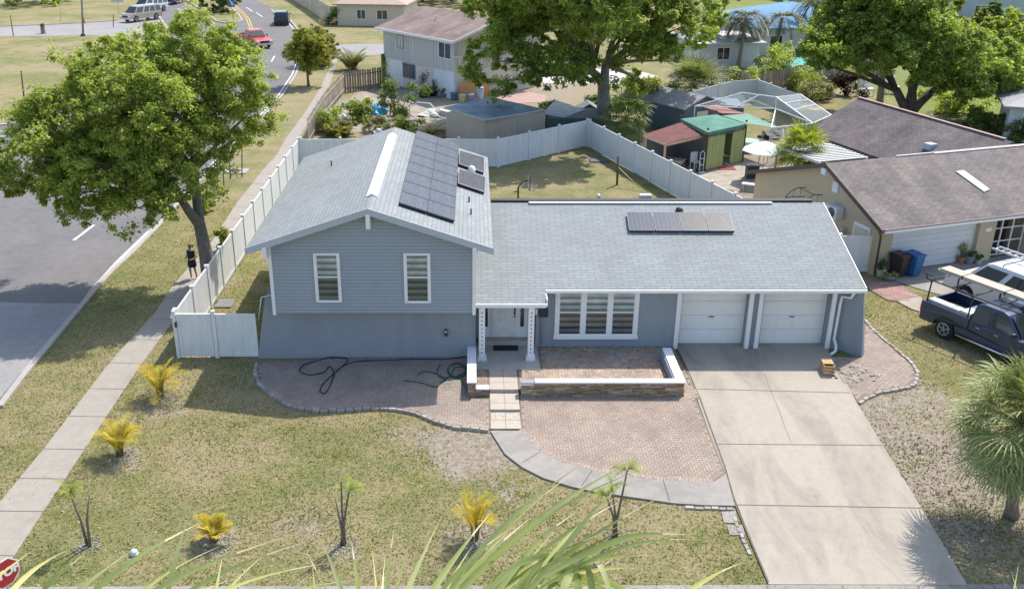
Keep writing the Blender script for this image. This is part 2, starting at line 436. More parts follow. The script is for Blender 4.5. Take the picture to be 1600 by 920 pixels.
def asphalt(name, c, c2):
    m, nt, b = newmat(name); co = objco(nt)
    n = noise(nt, co, 0.25, 4, 0.6, 0.5); n2 = noise(nt, co, 30, 3, 0.8); n3 = noise(nt, co, 2.2, 5, 0.7)
    cc = mix(nt, ramp(nt, [(0.35,0),(0.65,1)], n.outputs['Fac']).outputs[0], c, c2)
    cc = mix(nt, 1.0, cc, ramp(nt, [(0.3,0.8),(0.7,1.18)], n2.outputs['Fac']).outputs[0], 'MULTIPLY')
    cc = mix(nt, 1.0, cc, ramp(nt, [(0.35,0.88),(0.7,1.1)], n3.outputs['Fac']).outputs[0], 'MULTIPLY')
    nt.links.new(cc, b.inputs['Base Color']); b.inputs['Roughness'].default_value = 0.9; bump(nt, b, n2.outputs['Fac'], 0.3)
    return m
ASPH = asphalt('asphalt', (0.165,0.155,0.15), (0.135,0.128,0.125)); ASPH2 = asphalt('asphalt_light', (0.30,0.28,0.27), (0.25,0.24,0.235))
def concrete(name, c, c2, stain=(0.75,0.74,0.74), axis=(1,1,1), amt=(0.55,0.75)):
    m, nt, b = newmat(name); co = objco(nt)
    mp = N(nt, 'ShaderNodeMapping'); mp.inputs['Scale'].default_value = axis; nt.links.new(co, mp.inputs['Vector'])
    n = noise(nt, mp.outputs[0], 0.7, 6, 0.68, 0.6); n2 = noise(nt, co, 34, 3, 0.75); n3 = noise(nt, co, 3.5, 5, 0.7)
    cc = mix(nt, ramp(nt, [(0.35,0),(0.7,1)], n3.outputs['Fac']).outputs[0], c, c2)
    cc = mix(nt, ramp(nt, [(amt[0],0),(amt[1],1)], n.outputs['Fac']).outputs[0], cc, mix(nt, 1.0, cc, stain, 'MULTIPLY'))
    cc = mix(nt, 1.0, cc, ramp(nt, [(0.3,0.86),(0.7,1.1)], n2.outputs['Fac']).outputs[0], 'MULTIPLY')
    nt.links.new(cc, b.inputs['Base Color']); b.inputs['Roughness'].default_value = 0.9; bump(nt, b, n2.outputs['Fac'], 0.25, 0.01)
    return m
CONC = concrete('drive_concrete', (0.385,0.338,0.27), (0.345,0.305,0.247), (0.68,0.69,0.72), (1,0.3,1), (0.46,0.70))
CONC_G = concrete('band_concrete', (0.32,0.295,0.26), (0.27,0.25,0.225), (0.7,0.7,0.7), (1,1,1), (.45,.7))
CONC_S = concrete('walk_concrete', (0.34,0.305,0.255), (0.29,0.26,0.22), (0.8,0.78,0.75))
KERB = concrete('kerb_concrete', (0.40,0.37,0.33), (0.33,0.30,0.27))
JOINT = M('joint', (0.10,0.085,0.07), (0.16,0.14,0.11), 6, 1.0)
WPAINT = M('road_paint_white', (0.72,0.72,0.70), (0.5,0.5,0.48), 4, 0.7); YPAINT = M('road_paint_yellow', (0.65,0.42,0.05), (0.5,0.33,0.06), 4, 0.7)

# --- the road on the left and its branches
kerbR = [(-60,705),(0,637),(37,588),(60,560),(150,452),(176,424),(207,396),(244,358),(290,306),(338,257),(392,204),(441,150),(462,118),(471,92),(472,70),(468,50),(452,31),(430,15),(400,0),(372,-13),(320,-28),(220,-44)]
kerbL = [(220,-32),(228,-10),(236,8),(247,24),(258,38)]
road = kerbR + [(150,-38),(180,-32)] + kerbL + [(262,50),(255,62),(215,90),(160,120),(90,160),(44,186),(20,194),(-60,204),(-700,240),(-700,705)]
sheet('main_road', road, 0.005, ASPH)
sheet('side_street', [(-500,52),(0,42),(100,38),(182,33),(247,24),(262,50),(255,62),(200,58),(126,55),(60,57),(0,57),(-500,72)], 0.009, ASPH2)
sheet('road_apron', [(-200,470),(0,472),(60,474),(126,474),(80,527),(40,574),(0,622),(-200,840)], 0.012, ASPH2)
sheet('street_crossing', [(474,93),(520,86),(515,70),(468,60),(462,72)], 0.010, ASPH2)
sheet('rear_street', [(513,71),(560,69),(603,70),(604,86),(560,87),(521,91)], 0.010, ASPH2)
k = MB(); strip(k, kerbR[1:17], 0.22, 0.10, th=0.12)
strip(k, [(0,42),(100,38),(182,33)], 0.25, 0.10, th=0.11); strip(k, [(232,0),(247,24),(262,46)], 0.3, 0.10, th=0.11)
strip(k, [(-60,204),(20,194),(44,186),(90,160)], 0.3, 0.10, th=0.11)
tag(k.build('kerb', KERB), kind='structure')
sheet('gutter', [(126,474),(141,452),(182,407),(236,356),(246,356),(190,412),(150,452),(82,534),(40,584),(34,580)], 0.016, KERB)
k = MB()
for pts in ([(131,470),(141,458),(181,412),(232,362)], [(283,306),(334,254),(388,201),(436,148),(457,116),(466,91)], [(467,68),(463,51),(447,32),(424,15)]):
    strip(k, pts, 0.14, 0.020)
for a, b in (((115,376),(147,352)),((385,12),(395,19)),((400,20),(410,27)),((424,97),(429,88)),((-10,206),(40,205)),((-10,214),(38,212)),((277,14),(285,17))): strip(k, [a, b], 0.16, 0.020)
tag(k.build('white_road_marking', WPAINT), kind='structure')
island_poly = [(290,0),(308,12),(324,22),(338,34),(352,37),(370,36),(379,33),(372,22),(360,10),(350,0),(345,-8),(290,-10)]
k = MB()
for pts in ([(286,2),(304,14),(320,25),(335,38)], [(283,3),(301,16),(317,28),(331,40)], [(358,4),(374,18),(385,30),(391,46)], [(361,3),(378,18),(389,30),(395,46)]): strip(k, pts, 0.14, 0.024)
tag(k.build('yellow_road_marking', YPAINT), kind='structure')
k = MB(); strip(k, island_poly, 0.25, 0.13, th=0.13); tag(k.build('median_kerb', KERB), kind='structure')
sheet('median_island', island_poly, 0.12, LAWN)

# --- pavements
walkL = [(-75,880),(0,785),(70,700),(184,553),(243,488),(272,444),(329,381),(368,321),(411,266),(433,242),(445,220),(479,173),(503,134),(521,92)]
walkR = [(528,92),(515,134),(494,173),(474,205),(462,226),(445,252),(425,280),(392,330),(352,386),(305,448),(270,504),(223,567),(134,700),(40,842),(-22,938)]
sheet('pavement', walkL + walkR, 0.030, CONC_S, th=0.03)
k = MB()
def xatl(P, y):
    P = sorted(P, key=lambda p: p[1])
    for a, b in zip(P[:-1], P[1:]):
        if a[1] <= y <= b[1]: return a[0] + (b[0]-a[0])*(y-a[1])/(b[1]-a[1])
for y in (868,799,748,702,651,608,568,531,498,466,436,410,386,363,342,323,305,288,272): strip(k, [(xatl(walkL, y), y), (xatl(walkR, y), y+1)], 0.03, 0.034)
tag(k.build('pavement_joint', JOINT), kind='structure')
sheet('street_pavement', [(-200,918),(1800,913),(1900,1040),(-300,1040)], 0.030, CONC_G, th=0.03)
k = MB()
for x in range(-100, 1700, 118): strip(k, [(x,916),(x*1.02-10,960)], 0.03, 0.034)
tag(k.build('street_pavement_joint', JOINT), kind='structure')

# --- driveway, bands, paver patios
drive = [(1055,536),(1286,536),(1299,558),(1343,638),(1428,776),(1511,915),(1201,914),(1130,735)]
sheet('driveway', drive, 0.040, CONC, th=0.04)
k = MB()
for a, b in (((1090,609),(1328,615)),((1118,695),(1379,697)),((1149,790),(1439,795))): strip(k, [a, b], 0.035, 0.044)
strip(k, [(1180,545),(1186,570),(1196,590),(1204,612),(1216,640),(1226,668),(1236,694)], 0.012, 0.044)
strip(k, [(1058,545),(1092,620),(1132,730),(1150,792),(1200,910)], 0.05, 0.046)
tag(k.build('driveway_joint', JOINT), kind='structure')
innerC = [(814,675),(828,690),(845,707),(880,724),(906,732),(940,740),(971,744),(1014,750),(1075,754),(1114,756),(1134,742)]
outerC = [(1148,792),(1099,791),(1053,788),(983,778),(929,770),(892,762),(850,749),(816,732),(789,711),(766,675)]
sheet('curved_concrete_band', innerC + outerC, 0.060, CONC_G, th=0.06)
k = MB()
for a, b in (((845,707),(816,725)),((1036,752),(1046,785)),((925,737),(908,762))): strip(k, [a, b], 0.025, 0.064)
k.build('band_joint', JOINT)['kind'] = 'structure'
MORT = M('paver_sand', (0.24,0.185,0.145), (0.18,0.14,0.11), 8, 1.0)
PAV = island('paver_brick', [(0.335,0.245,0.19),(0.36,0.275,0.215),(0.33,0.265,0.215),(0.375,0.295,0.23),(0.345,0.285,0.235)], 0.85, 0.2)
PAV_L = island('paver_brick_worn', [(0.315,0.245,0.20),(0.355,0.28,0.225),(0.30,0.245,0.21),(0.37,0.295,0.235),(0.33,0.275,0.23)], 0.85, 0.2)
PAV_T = island('paver_cobble', [(0.46,0.33,0.22),(0.34,0.28,0.25),(0.52,0.40,0.28),(0.30,0.22,0.19),(0.42,0.37,0.32),(0.40,0.27,0.19)], 0.85, 0.2)
def inside(x, y, P):
    c = False; j = len(P) - 1
    for i in range(len(P)):
        if (P[i][1] > y) != (P[j][1] > y) and x < (P[j][0]-P[i][0]) * (y-P[i][1]) / (P[j][1]-P[i][1]) + P[i][0]: c = not c
        j = i
    return c
def herring(name, poly, dz, mat, w=0.10, px=True, z0=None, running=False, ang=0.0, gap=0.007, kind='structure', label=None, cat=None, parent=None, base=True):
    P = [tuple(G(*p)[:2]) if px else tuple(p[:2]) for p in poly]
    if base:
        if z0 is None: sheet(name + '_bed', P, dz - 0.006, MORT, px=False, th=dz)
        else:
            mb = MB(); mb.prism([(x, y, z0 - 0.006) for x, y in P], (0, 0, -max(z0, .1) - .2)); mb.build(name + '_bed', MORT)['kind'] = 'structure'
    x0, x1 = min(p[0] for p in P), max(p[0] for p in P); y0, y1 = min(p[1] for p in P), max(p[1] for p in P)
    cx, cy = (x0+x1)/2, (y0+y1)/2; rad = math.hypot(x1-x0, y1-y0)/2 + w; ca, sa = math.cos(ang), math.sin(ang); n = int(rad / w) + 3; out = []
    def put(a0, b0, la, lb):
        ok = 0; q = []
        for a, b in ((a0+gap, b0+gap), (a0+la-gap, b0+gap), (a0+la-gap, b0+lb-gap), (a0+gap, b0+lb-gap)):
            X = cx + a*ca - b*sa; Y = cy + a*sa + b*ca; ok += inside(X, Y, P)
            q.append((X, Y, (tz(Y) + dz) if z0 is None else z0))
        if ok == 4:
            t = rnd.uniform(-.002, .002); out.extend((X, Y, Z + t) for X, Y, Z in q)
    if running:
        for j in range(-n, n):
            for i in range(-n//2 - 1, n//2 + 1): put(i*2*w + (j % 2)*w, j*w, 2*w, w)
    else:
        for i in range(-n, n):
            for j in range(-n, n):
                a, b = (i - 2*j) * w, (i + 2*j) * w
                if abs(a) < rad and abs(b) < rad: put(a, b, 2*w, w); put(a, b + w, w, 2*w)
    o = npmesh(name, out, 4, mat); o['kind'] = 'structure'; return P
patioR = [(810,612),(1064,618),(1078,600),(1061,548),(1057,545),(1131,733)] 
patioR = [(812,618),(1068,620),(1072,585),(1134,742),(1114,756),(1075,754),(1014,750),(971,744),(940,740),(906,732),(880,724),(845,707),(828,690),(814,675)]
PR = herring('driveway_side_patio', patioR, 0.055, PAV)
patioL = [(404,567),(480,563),(560,561),(640,559),(734,556),(735,624),(767,624),(767,672),(735,669),(706,666),(678,658),(652,646),(620,640),(580,638),(540,641),(500,642),(465,638),(440,628),(418,612),(404,598),(399,583)]
PL = herring('left_patio', patioL, 0.055, PAV_L)
pathR = [(1352,502),(1366,520),(1385,537),(1408,556),(1424,572),(1432,586),(1428,602),(1404,608),(1378,612),(1356,620),(1340,630),(1322,600),(1312,580),(1340,566)]
PP = herring('side_path', pathR, 0.045, PAV_L, w=0.11)
MULCH = M('old_mulch', (0.36,0.31,0.26), (0.20,0.15,0.11), 5, 1.0, 0.6)
sheet('rubble_bed', [(1298,560),(1345,560),(1352,566),(1362,585),(1350,598),(1318,600),(1310,586)], 0.050, MULCH)
# bedding edges: rows of loose kerb stones
STONE = island('edging_stone', [(0.34,0.32,0.29),(0.43,0.41,0.38),(0.29,0.25,0.22),(0.37,0.32,0.27)], 0.9, 0.3)
def edging(name, pts, dz=0.0, sz=(0.22,0.12,0.11), jit=0.012, mat=None):
    P = [G(*p) for p in pts]; mb = MB(); L = []
    for a, b in zip(P[:-1], P[1:]): L.append((a, b, (b-a).length))
    for a, b, l in L:
        n = max(1, int(l / sz[0])); d = (b-a).normalized(); s = Vector((-d.y, d.x, 0))
        for i in range(n):
            c = a.lerp(b, (i+.5)/n); c = c + s * rnd.uniform(-jit, jit)*1.5; z = tz(c.y) + dz; l2 = l/n*0.46
            q = [c + d*l2*rnd.uniform(.9,1) + s*sz[1]/2, c - d*l2 + s*sz[1]/2, c - d*l2 - s*sz[1]/2, c + d*l2*rnd.uniform(.9,1) - s*sz[1]/2]
            hh = sz[2] * rnd.uniform(.85, 1.1); mb.prism([(p.x, p.y, z - .03) for p in q], (0,0,hh + .03))
    o = mb.build(name, mat or STONE, bevel=0.012); o['kind'] = 'structure'; return o
edging('left_patio_edging', [(401,570),(399,585),(404,600),(418,614),(440,630),(465,640),(500,644),(540,643),(580,640),(620,642),(650,648),(676,660),(706,669),(735,672),(764,675)])
edging('side_path_edging', [(1352,502),(1366,519),(1386,536),(1409,555),(1426,571),(1434,586),(1430,603),(1404,610),(1378,614),(1356,622),(1342,632)], sz=(0.25,0.12,0.09))
sheet('stepping_stone', [(1127,800),(1149,799),(1153,818),(1131,817)], 0.03, CONC_G, th=.04); sheet('stepping_stone', [(1135,821),(1160,821),(1164,837),(1140,836)], 0.03, CONC_G, th=.04)
edging('loose_brick_row', [(1146,808),(1160,842),(1172,868)], sz=(0.2,0.1,0.05)); edging('loose_brick_row', [(1070,794),(1100,795),(1146,796)], sz=(0.2,0.12,0.06))
edging('patio_border_bricks', [(x, y-3) for x, y in innerC[:-1]] , sz=(.105,.2,.061), jit=0, mat=PAV)
edging('patio_border_bricks', [(405,597),(420,609),(441,624),(466,634),(500,638),(540,637),(580,634),(622,636),(653,642),(679,654),(707,663),(735,666),(764,668)], sz=(.105,.2,.061), jit=0, mat=PAV_L)
# paths and slabs of the neighbours
sheet('neighbour_drive', [(1384,428),(1515,408),(1750,372),(1900,480),(1800,560),(1620,540),(1500,470),(1436,452),(1400,440)], 0.030, CONC_G)
herring('brick_parking_pad', [(1352,443),(1400,440),(1438,465),(1420,474),(1386,470),(1356,452)], 0.05, island('red_brick', [(0.36,0.20,0.17),(0.42,0.25,0.21),(0.33,0.19,0.17)]), w=0.16, running=True, ang=-.3)
sheet('parking_slab', [(1402,472),(1438,464),(1450,480),(1444,490),(1424,484)], 0.045, CONC)
sheet('neighbour_patio', [(1035,268),(1075,250),(1150,246),(1200,262),(1195,310),(1150,300),(1090,285)], 0.02, M('patio_dust', (0.42,0.37,0.31), (0.27,0.23,0.18), 1.2, 1.0, .4))
sheet('pink_terrace', [(735,160),(752,142),(800,139),(855,150),(850,160),(790,163)], 0.02, M('pink_pavers', (0.42,0.27,0.24),(0.35,0.24,0.21), 1, .9))
sheet('dirt_yard', [(500,205),(530,175),(560,140),(600,137),(700,148),(740,160),(697,175),(697,214),(600,216)], 0.012, M('dirt_floor', (0.36,0.31,0.26), (0.25,0.21,0.15), 0.8, 1.0, .5))
sheet('white_court', [(800,110),(850,103),(1000,112),(1030,120),(960,133),(850,130)], 0.02, M('court_slab', (0.5,0.48,0.47),(0.42,0.40,0.38), 1, .9))
sheet('gravel_court', [(1170,105),(1215,98),(1260,104),(1255,112),(1200,112)], 0.02, M('gravel_light', (0.5,0.47,0.43),(0.4,0.37,0.33), 3, 1))
sheet('far_road', [(700,-20),(2200,-24),(2200,-30),(700,-26)], 0.02, ASPH2)
# thousands of short blades over the nearer lawn
def grass_tufts():
    g = np.random.default_rng(5); keep = []
    ban = [[tuple(G(*p)[:2]) for p in q] for q in (drive, walkL + walkR, innerC + outerC, kerbR[:14] + [(-900,150),(-900,800)])] + [PR, PL, PP]
    n = 620000; x = g.uniform(-21, 22, n); y = g.uniform(18.3, 52, n)
    dens = 0.5 + 0.5*np.sin(x*1.7 + 2*np.sin(y*.9)) * np.sin(y*2.1 + 1.5*np.sin(x*.7))
    ok = g.random(n) < 0.26 + 0.30*dens
    d2 = np.hypot(x - G(735,700).x, y - G(735,700).y); ok &= (d2 > 1.3) | (g.random(n) < .12)
    d2 = np.hypot(x - G(1430,690).x, y - G(1430,690).y); ok &= (d2 > 3.6) | (g.random(n) < .16)
    ok &= ~((x > -8.1) & (x < 14.8) & (y > 28.9) & (y < 44)); ok &= ~((x > 14.4) & (y > 38)); ok &= (y < 38) | (g.random(n) < .7)
    x, y = x[ok], y[ok]
    def inpoly(P):
        r = np.zeros(len(x), bool); j = len(P) - 1
        for i in range(len(P)):
            xi, yi = P[i]; xj, yj = P[j]
            if yi != yj: r ^= ((yi > y) != (yj > y)) & (x < (xj-xi)*(y-yi)/(yj-yi) + xi)
            j = i
        return r
    m = np.zeros(len(x), bool)
    for P in ban: m |= inpoly(P)
    x, y = x[~m], y[~m]; k = len(x)
    z = np.where(y >= 31, 0, -0.045*(31 - np.maximum(y, 17.5)))
    h = g.uniform(.02, .07, k); a = g.uniform(0, 2*np.pi, k); wd = g.uniform(.012, .035, k); lean = g.normal(size=(k, 2)) * .035
    p0 = np.stack([x - np.cos(a)*wd, y - np.sin(a)*wd, z], 1); p1 = np.stack([x + np.cos(a)*wd, y + np.sin(a)*wd, z], 1)
    p2 = np.stack([x + lean[:,0], y + lean[:,1], z + h], 1)
    o = npmesh('grass', np.stack([p0, p1, p2], 1).reshape(-1, 3), 3, leafmat('grass_blade', [(0.19,0.20,0.06),(0.34,0.30,0.12),(0.48,0.385,0.22),(0.27,0.255,0.085),(0.53,0.43,0.30)], .35, .9))
    tag(o, 'short patchy grass of the front lawn, part green and part dry', 'grass', kind='stuff')
grass_tufts()
def weeds():
    g = np.random.default_rng(15); q = []
    for i in range(230):
        x, y = g.uniform(-16, 21), g.uniform(18.6, 31)
        if any(inside(x, y, P) for P in (PR, PL, PP, [tuple(G(*p)[:2]) for p in drive], [tuple(G(*p)[:2]) for p in walkL + walkR], [tuple(G(*p)[:2]) for p in innerC + outerC])) or (-8.1 < x < 14.6 and y > 28.9) or x < -17 or (-.2 < x < 2.2 and y > 26.5): continue
        k = int(g.integers(30, 90)); s = g.uniform(.18, .6); a = g.uniform(0, 6.28, k); px_ = x + g.normal(size=k)*s; py_ = y + g.normal(size=k)*s*.7; h = g.uniform(.03, .08, k); z = np.array([tz(v) for v in py_]); w_ = g.uniform(.012, .028, k); ln = g.normal(size=(k,2))*.05
        q.append(np.stack([np.stack([px_-np.cos(a)*w_, py_-np.sin(a)*w_, z],1), np.stack([px_+np.cos(a)*w_, py_+np.sin(a)*w_, z],1), np.stack([px_+ln[:,0], py_+ln[:,1], z+h],1)],1).reshape(-1,3))
    tag(npmesh('weeds', np.concatenate(q), 3, leafmat('weed_blade', [(0.17,0.23,0.06),(0.24,0.29,0.07),(0.31,0.34,0.10)], .4, .8)), 'greener tufts of weed scattered over the front lawn', 'weeds', kind='stuff')
    k = 2600; c = G(1480,760); x = c.x + g.normal(size=k)*1.9; y = c.y + g.normal(size=k)*2.3; ok = np.array([not inside(a, b, [tuple(G(*p)[:2]) for p in drive]) and b < 34 for a, b in zip(x, y)]); x, y = x[ok], y[ok]
    tag(npmesh('leaf_litter', leaves(np.stack([x, y, np.array([tz(v) for v in y]) + .03], 1), [.03]*len(x), 1, .10, .4, .1, .4, 3), 4, island('dead_leaf', [(0.20,0.13,0.08),(0.32,0.23,0.15),(0.14,0.09,0.06),(0.40,0.33,0.25)])), 'dry brown leaf litter under the shaggy palm beside the driveway', 'leaf litter', kind='stuff')
weeds()
# ================================================================ the grey-blue split-level house
WHITE = M('white_trim', (0.82,0.82,0.81), (0.76,0.76,0.76), 2, 0.45); VINYL = M('vinyl_white', (0.74,0.75,0.76), (0.63,0.65,0.64), 1.6, 0.4, stretch=(2.5,2.5,.5))
SIDING = M('blue_grey_siding', (0.325,0.365,0.41), (0.30,0.34,0.385), .5, 0.6, stretch=(1.5,1,.35))
STUCCO = M('blue_grey_stucco', (0.30,0.33,0.365), (0.262,0.29,0.322), 0.7, 0.9, 0.35, fine=60, stretch=(2.2,2.2,.45))
BARGE = M('barge_paint', (0.44,0.47,0.51), (0.40,0.43,0.47), 1.5, 0.5)
ROOF_H = shingle('grey_shingle_rows_x', (0.245,0.262,0.262), (0.285,0.302,0.298), (0.165,0.175,0.18), False, .5, .16, .09)
ROOF_V = shingle('grey_shingle_rows_y', (0.235,0.252,0.255), (0.275,0.292,0.292), (0.165,0.175,0.18), True, .5, .16, .09)
DARK = M('dark_metal', (0.03,0.03,0.032), (0.02,0.02,0.02), 4, 0.5); SOFFIT = M('soffit_paint', (0.6,0.61,0.62))
def glassmat(name, tint=(0.8,0.85,0.85), refl=0.25):
    if name in MATS: return MATS[name]
    m, nt, b = newmat(name); o = nt.nodes['Material Output']
    t = N(nt, 'ShaderNodeBsdfTransparent'); t.inputs[0].default_value = (*tint, 1); g = N(nt, 'ShaderNodeBsdfGlossy'); g.inputs['Roughness'].default_value = 0.03
    f = N(nt, 'ShaderNodeLayerWeight'); f.inputs[0].default_value = 0.35
    ms = N(nt, 'ShaderNodeMixShader'); nt.links.new(math_(nt, 'ADD', math_(nt, 'MULTIPLY', f.outputs['Fresnel'], 0.4), refl * .2), ms.inputs[0])
    nt.links.new(t.outputs[0], ms.inputs[1]); nt.links.new(g.outputs[0], ms.inputs[2]); nt.links.new(ms.outputs[0], o.inputs[0])
    MATS[name] = m; return m
GLASS = glassmat('window_glass')
DGLASS = M('dark_glass', (0.02,0.025,0.03), (0.03,0.035,0.04), 1, 0.06, spec=0.9)
def blindmat(name, zb=0.14, lc=(.5,.5,.48), dc=(.1,.1,.1)):
    m, nt, b = newmat(name); co = objco(nt); sp = N(nt, 'ShaderNodeSeparateXYZ'); nt.links.new(co, sp.inputs[0])
    fz = math_(nt, 'FRACT', math_(nt, 'DIVIDE', sp.outputs[2], zb))
    n = noise(nt, co, 2.5, 3, .6)
    r = ramp(nt, [(0.0,lc),(0.45,tuple(x*1.15 for x in lc)),(0.55,dc),(0.95,tuple(x*1.5 for x in dc)),(1.0,lc)], fz)
    nt.links.new(mix(nt, 1.0, r.outputs[0], ramp(nt, [(.3,.75),(.7,1.1)], n.outputs['Fac']).outputs[0], 'MULTIPLY'), b.inputs['Base Color']); b.inputs['Roughness'].default_value = .9
    return m
BLIND = blindmat('zebra_blind', .24, (.72,.72,.69), (.24,.26,.27)); BLIND2 = blindmat('shaded_blind', .24, (.27,.27,.26), (.06,.07,.075)); ROOM = M('dark_room', (0.02,0.02,0.02))  # upper sash blind made paler: the window's reflection is put into its colour

H = thing('split_level_house', 'blue-grey split-level house with pale grey shingle roofs, solar panels and a double garage', 'house', (3.3,37,0))
XL, XR, XM, ZE, ZR, YF, YB = -7.87, 0.69, -3.59, 4.73, 6.16, 30.96, 43.3
sl_ = (ZR - ZE) / (XM - XL)
def zroof(x): return ZR - sl_ * abs(x - XM)
m = MB(); t = .16
m.prism([(XL,YF,ZE),(XM,YF,ZR),(XR,YF,zroof(XR)),(XR,YF,zroof(XR)-t),(XM,YF,ZR-t),(XL,YF,ZE-t)], (0,YB-YF,0)); m.build('upper_roof', ROOF_V, H)
m = MB()
for xa, xb in ((XL-.03,XM),(XM,XR+.03)):
    za, zb = zroof(xa), zroof(xb)
    m.prism([(xa,YF-.04,za+.015),(xb,YF-.04,zb+.015),(xb,YF-.04,zb-.23),(xa,YF-.04,za-.23)], (0,.038,0))
m.build('bargeboard', BARGE, H)
m = MB(); m.box(XM-.07,XM+.07,YF-.12,YF+.4,5.46,5.98); m.build('beam_end', WHITE, H)
for x in (-7.22, 0.06): m = MB(); m.box(x-.07,x+.07,YF-.06,YF+.42,zroof(x)-.62,zroof(x)-.17); m.build('beam_end', WHITE, H)
# upper storey body and lap siding
YW = 31.42
m = MB(); pent = [(-7.18,2.07),(0.07,2.07),(0.07,zroof(.07)-.17),(XM,ZR-.17),(-7.18,zroof(-7.18)-.17)]
m.prism([(x,YW+.02,z) for x, z in pent], (0,11.6,0)); m.build('upper_wall', SIDING, H)
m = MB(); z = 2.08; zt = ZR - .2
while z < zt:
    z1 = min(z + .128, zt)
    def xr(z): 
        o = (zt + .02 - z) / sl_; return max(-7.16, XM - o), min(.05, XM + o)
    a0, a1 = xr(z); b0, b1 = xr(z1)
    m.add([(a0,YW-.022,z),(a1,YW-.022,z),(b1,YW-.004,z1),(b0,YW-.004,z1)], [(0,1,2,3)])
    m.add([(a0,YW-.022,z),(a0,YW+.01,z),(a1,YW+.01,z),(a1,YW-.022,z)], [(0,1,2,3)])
    m.m = 1; m.add([(a0,YW-.0235,z),(a1,YW-.0235,z),(a1,YW-.0215,z+.016),(a0,YW-.0215,z+.016)], [(0,1,2,3)]); m.m = 0; z += .128  # dark strip along each lap: its shadow line put in as colour
m.build('lap_siding', [SIDING, M('siding_lap_shadow', (0.20,0.245,0.30), rough=.6)], H)
m = MB(); m.box(-7.22,-7.10,YW-.05,YW+.05,2.02,zroof(-7.2)-.2); m.build('corner_board', WHITE, H)
m = MB(); m.box(-.02,.10,YW-.05,YW+.05,2.02,zroof(.1)-.2); m.build('corner_board', WHITE, H)
def sash_window(x0, x1, z0, z1, y, fr=.085, blind=BLIND, mid=.52):
    f = MB(); f.box(x0-fr,x0,y-.05,y+.06,z0-fr,z1+fr); f.box(x1,x1+fr,y-.05,y+.06,z0-fr,z1+fr); f.box(x0,x1,y-.05,y+.06,z1,z1+fr); f.box(x0,x1,y-.065,y+.06,z0-fr,z0)
    w = f.build('window', WHITE, H, bevel=.006)
    zm = z0 + (z1-z0)*mid; s = MB(); s.box(x0,x1,y-.035,y+.0,zm-.025,zm+.025); s.box(x0,x0+.03,y-.03,y,z0,z1); s.box(x1-.03,x1,y-.03,y,z0,z1); s.build('sash_bar', WHITE, w, world=False)
    g = MB(); g.quad((x0,y-.012,z0),(x1,y-.012,z0),(x1,y-.012,z1),(x0,y-.012,z1)); g.build('pane', GLASS, w, world=False)
    b = MB(); b.box(x0,x1,y+.0,y+.004,zm,z1); b.m = 1; b.box(x0,x1,y+.0,y+.004,z0,zm); b.build('blind', [blind, BLIND2], w, world=False)
    for c in w.children: 
        for v in c.data.vertices: v.co -= Vector(H.location)
    return w
W1 = [V(493,397,YW), V(531,469,YW)]; W2 = [V(634,397,YW), V(670,470,YW)]
for a, b in (W1, W2): sash_window(a.x, b.x, b.z+.03, a.z-.03, YW-.03)
# lower storey with its flared end
m = MB(); m.prism([(-8.06,31.92,-.02),(.1,31.92,-.02),(.1,31.92,2.06),(-7.3,31.92,2.06),(-7.3,31.92,2.5),(-7.58,31.92,2.5)], (0,11,0)); m.build('lower_wall', STUCCO, H)
m = MB(); m.tube([(-8.0,32.3,1.4),(-7.7,31.88,2.5),(-7.3,31.86,2.6)], .02); m.build('cable', WHITE, H)
p = V(697,519,31.9); m = MB(); m.box(p.x-.05,p.x+.05,31.8,31.92,p.z-.13,p.z+.13); o = m.build('wall_lamp', DARK, H, bevel=.01)
m = MB(); m.box(p.x-.03,p.x+.03,31.79,31.805,p.z+.03,p.z+.1); m.build('lamp_glass', M('frost', (.7,.7,.7)), o, world=False)
for v in o.children[0].data.vertices: v.co -= Vector(H.location)
# single-storey wing: walls
YM = 32.75; MX0, MX1 = 2.37, 13.86
m = MB()
m.box(.1,MX0,33.25,33.5,0,2.66); m.box(MX0,7.66,YM,33.4,0,2.665); m.box(MX0,MX0+.2,YM+.002,33.3,0.001,2.65)
m.box(10.36,10.93,YM+.06,33.4,0,2.66); m.box(13.42,MX1,YM,33.4,0,2.66); m.box(7.66,13.42,YM+.08,33.4,2.44,2.67)
m.box(MX1,14.2,33.4,42.9,0,2.75); m.box(.2,MX1,42.6,42.9,0,2.6)
m.prism([(14.0,33.4,2.6),(14.0,42.9,2.6),(14.0,37.6,4.1)], (.2,0,0))
m.add([(13.86,32.76,0),(14.58,31.95,0),(14.74,32.15,0),(14.2,33.4,0),(13.86,32.76,2.5),(14.36,32.2,2.5),(14.42,32.3,2.5),(14.2,33.4,2.5)], [(0,3,2,1),(4,5,6,7),(0,1,5,4),(1,2,6,5),(2,3,7,6),(3,0,4,7)])
m.build('main_wall', STUCCO, H)
m = MB(); m.box(.1,MX1,33.5,42.5,0.02,.1); m.build('floor_slab', CONC_G, H)
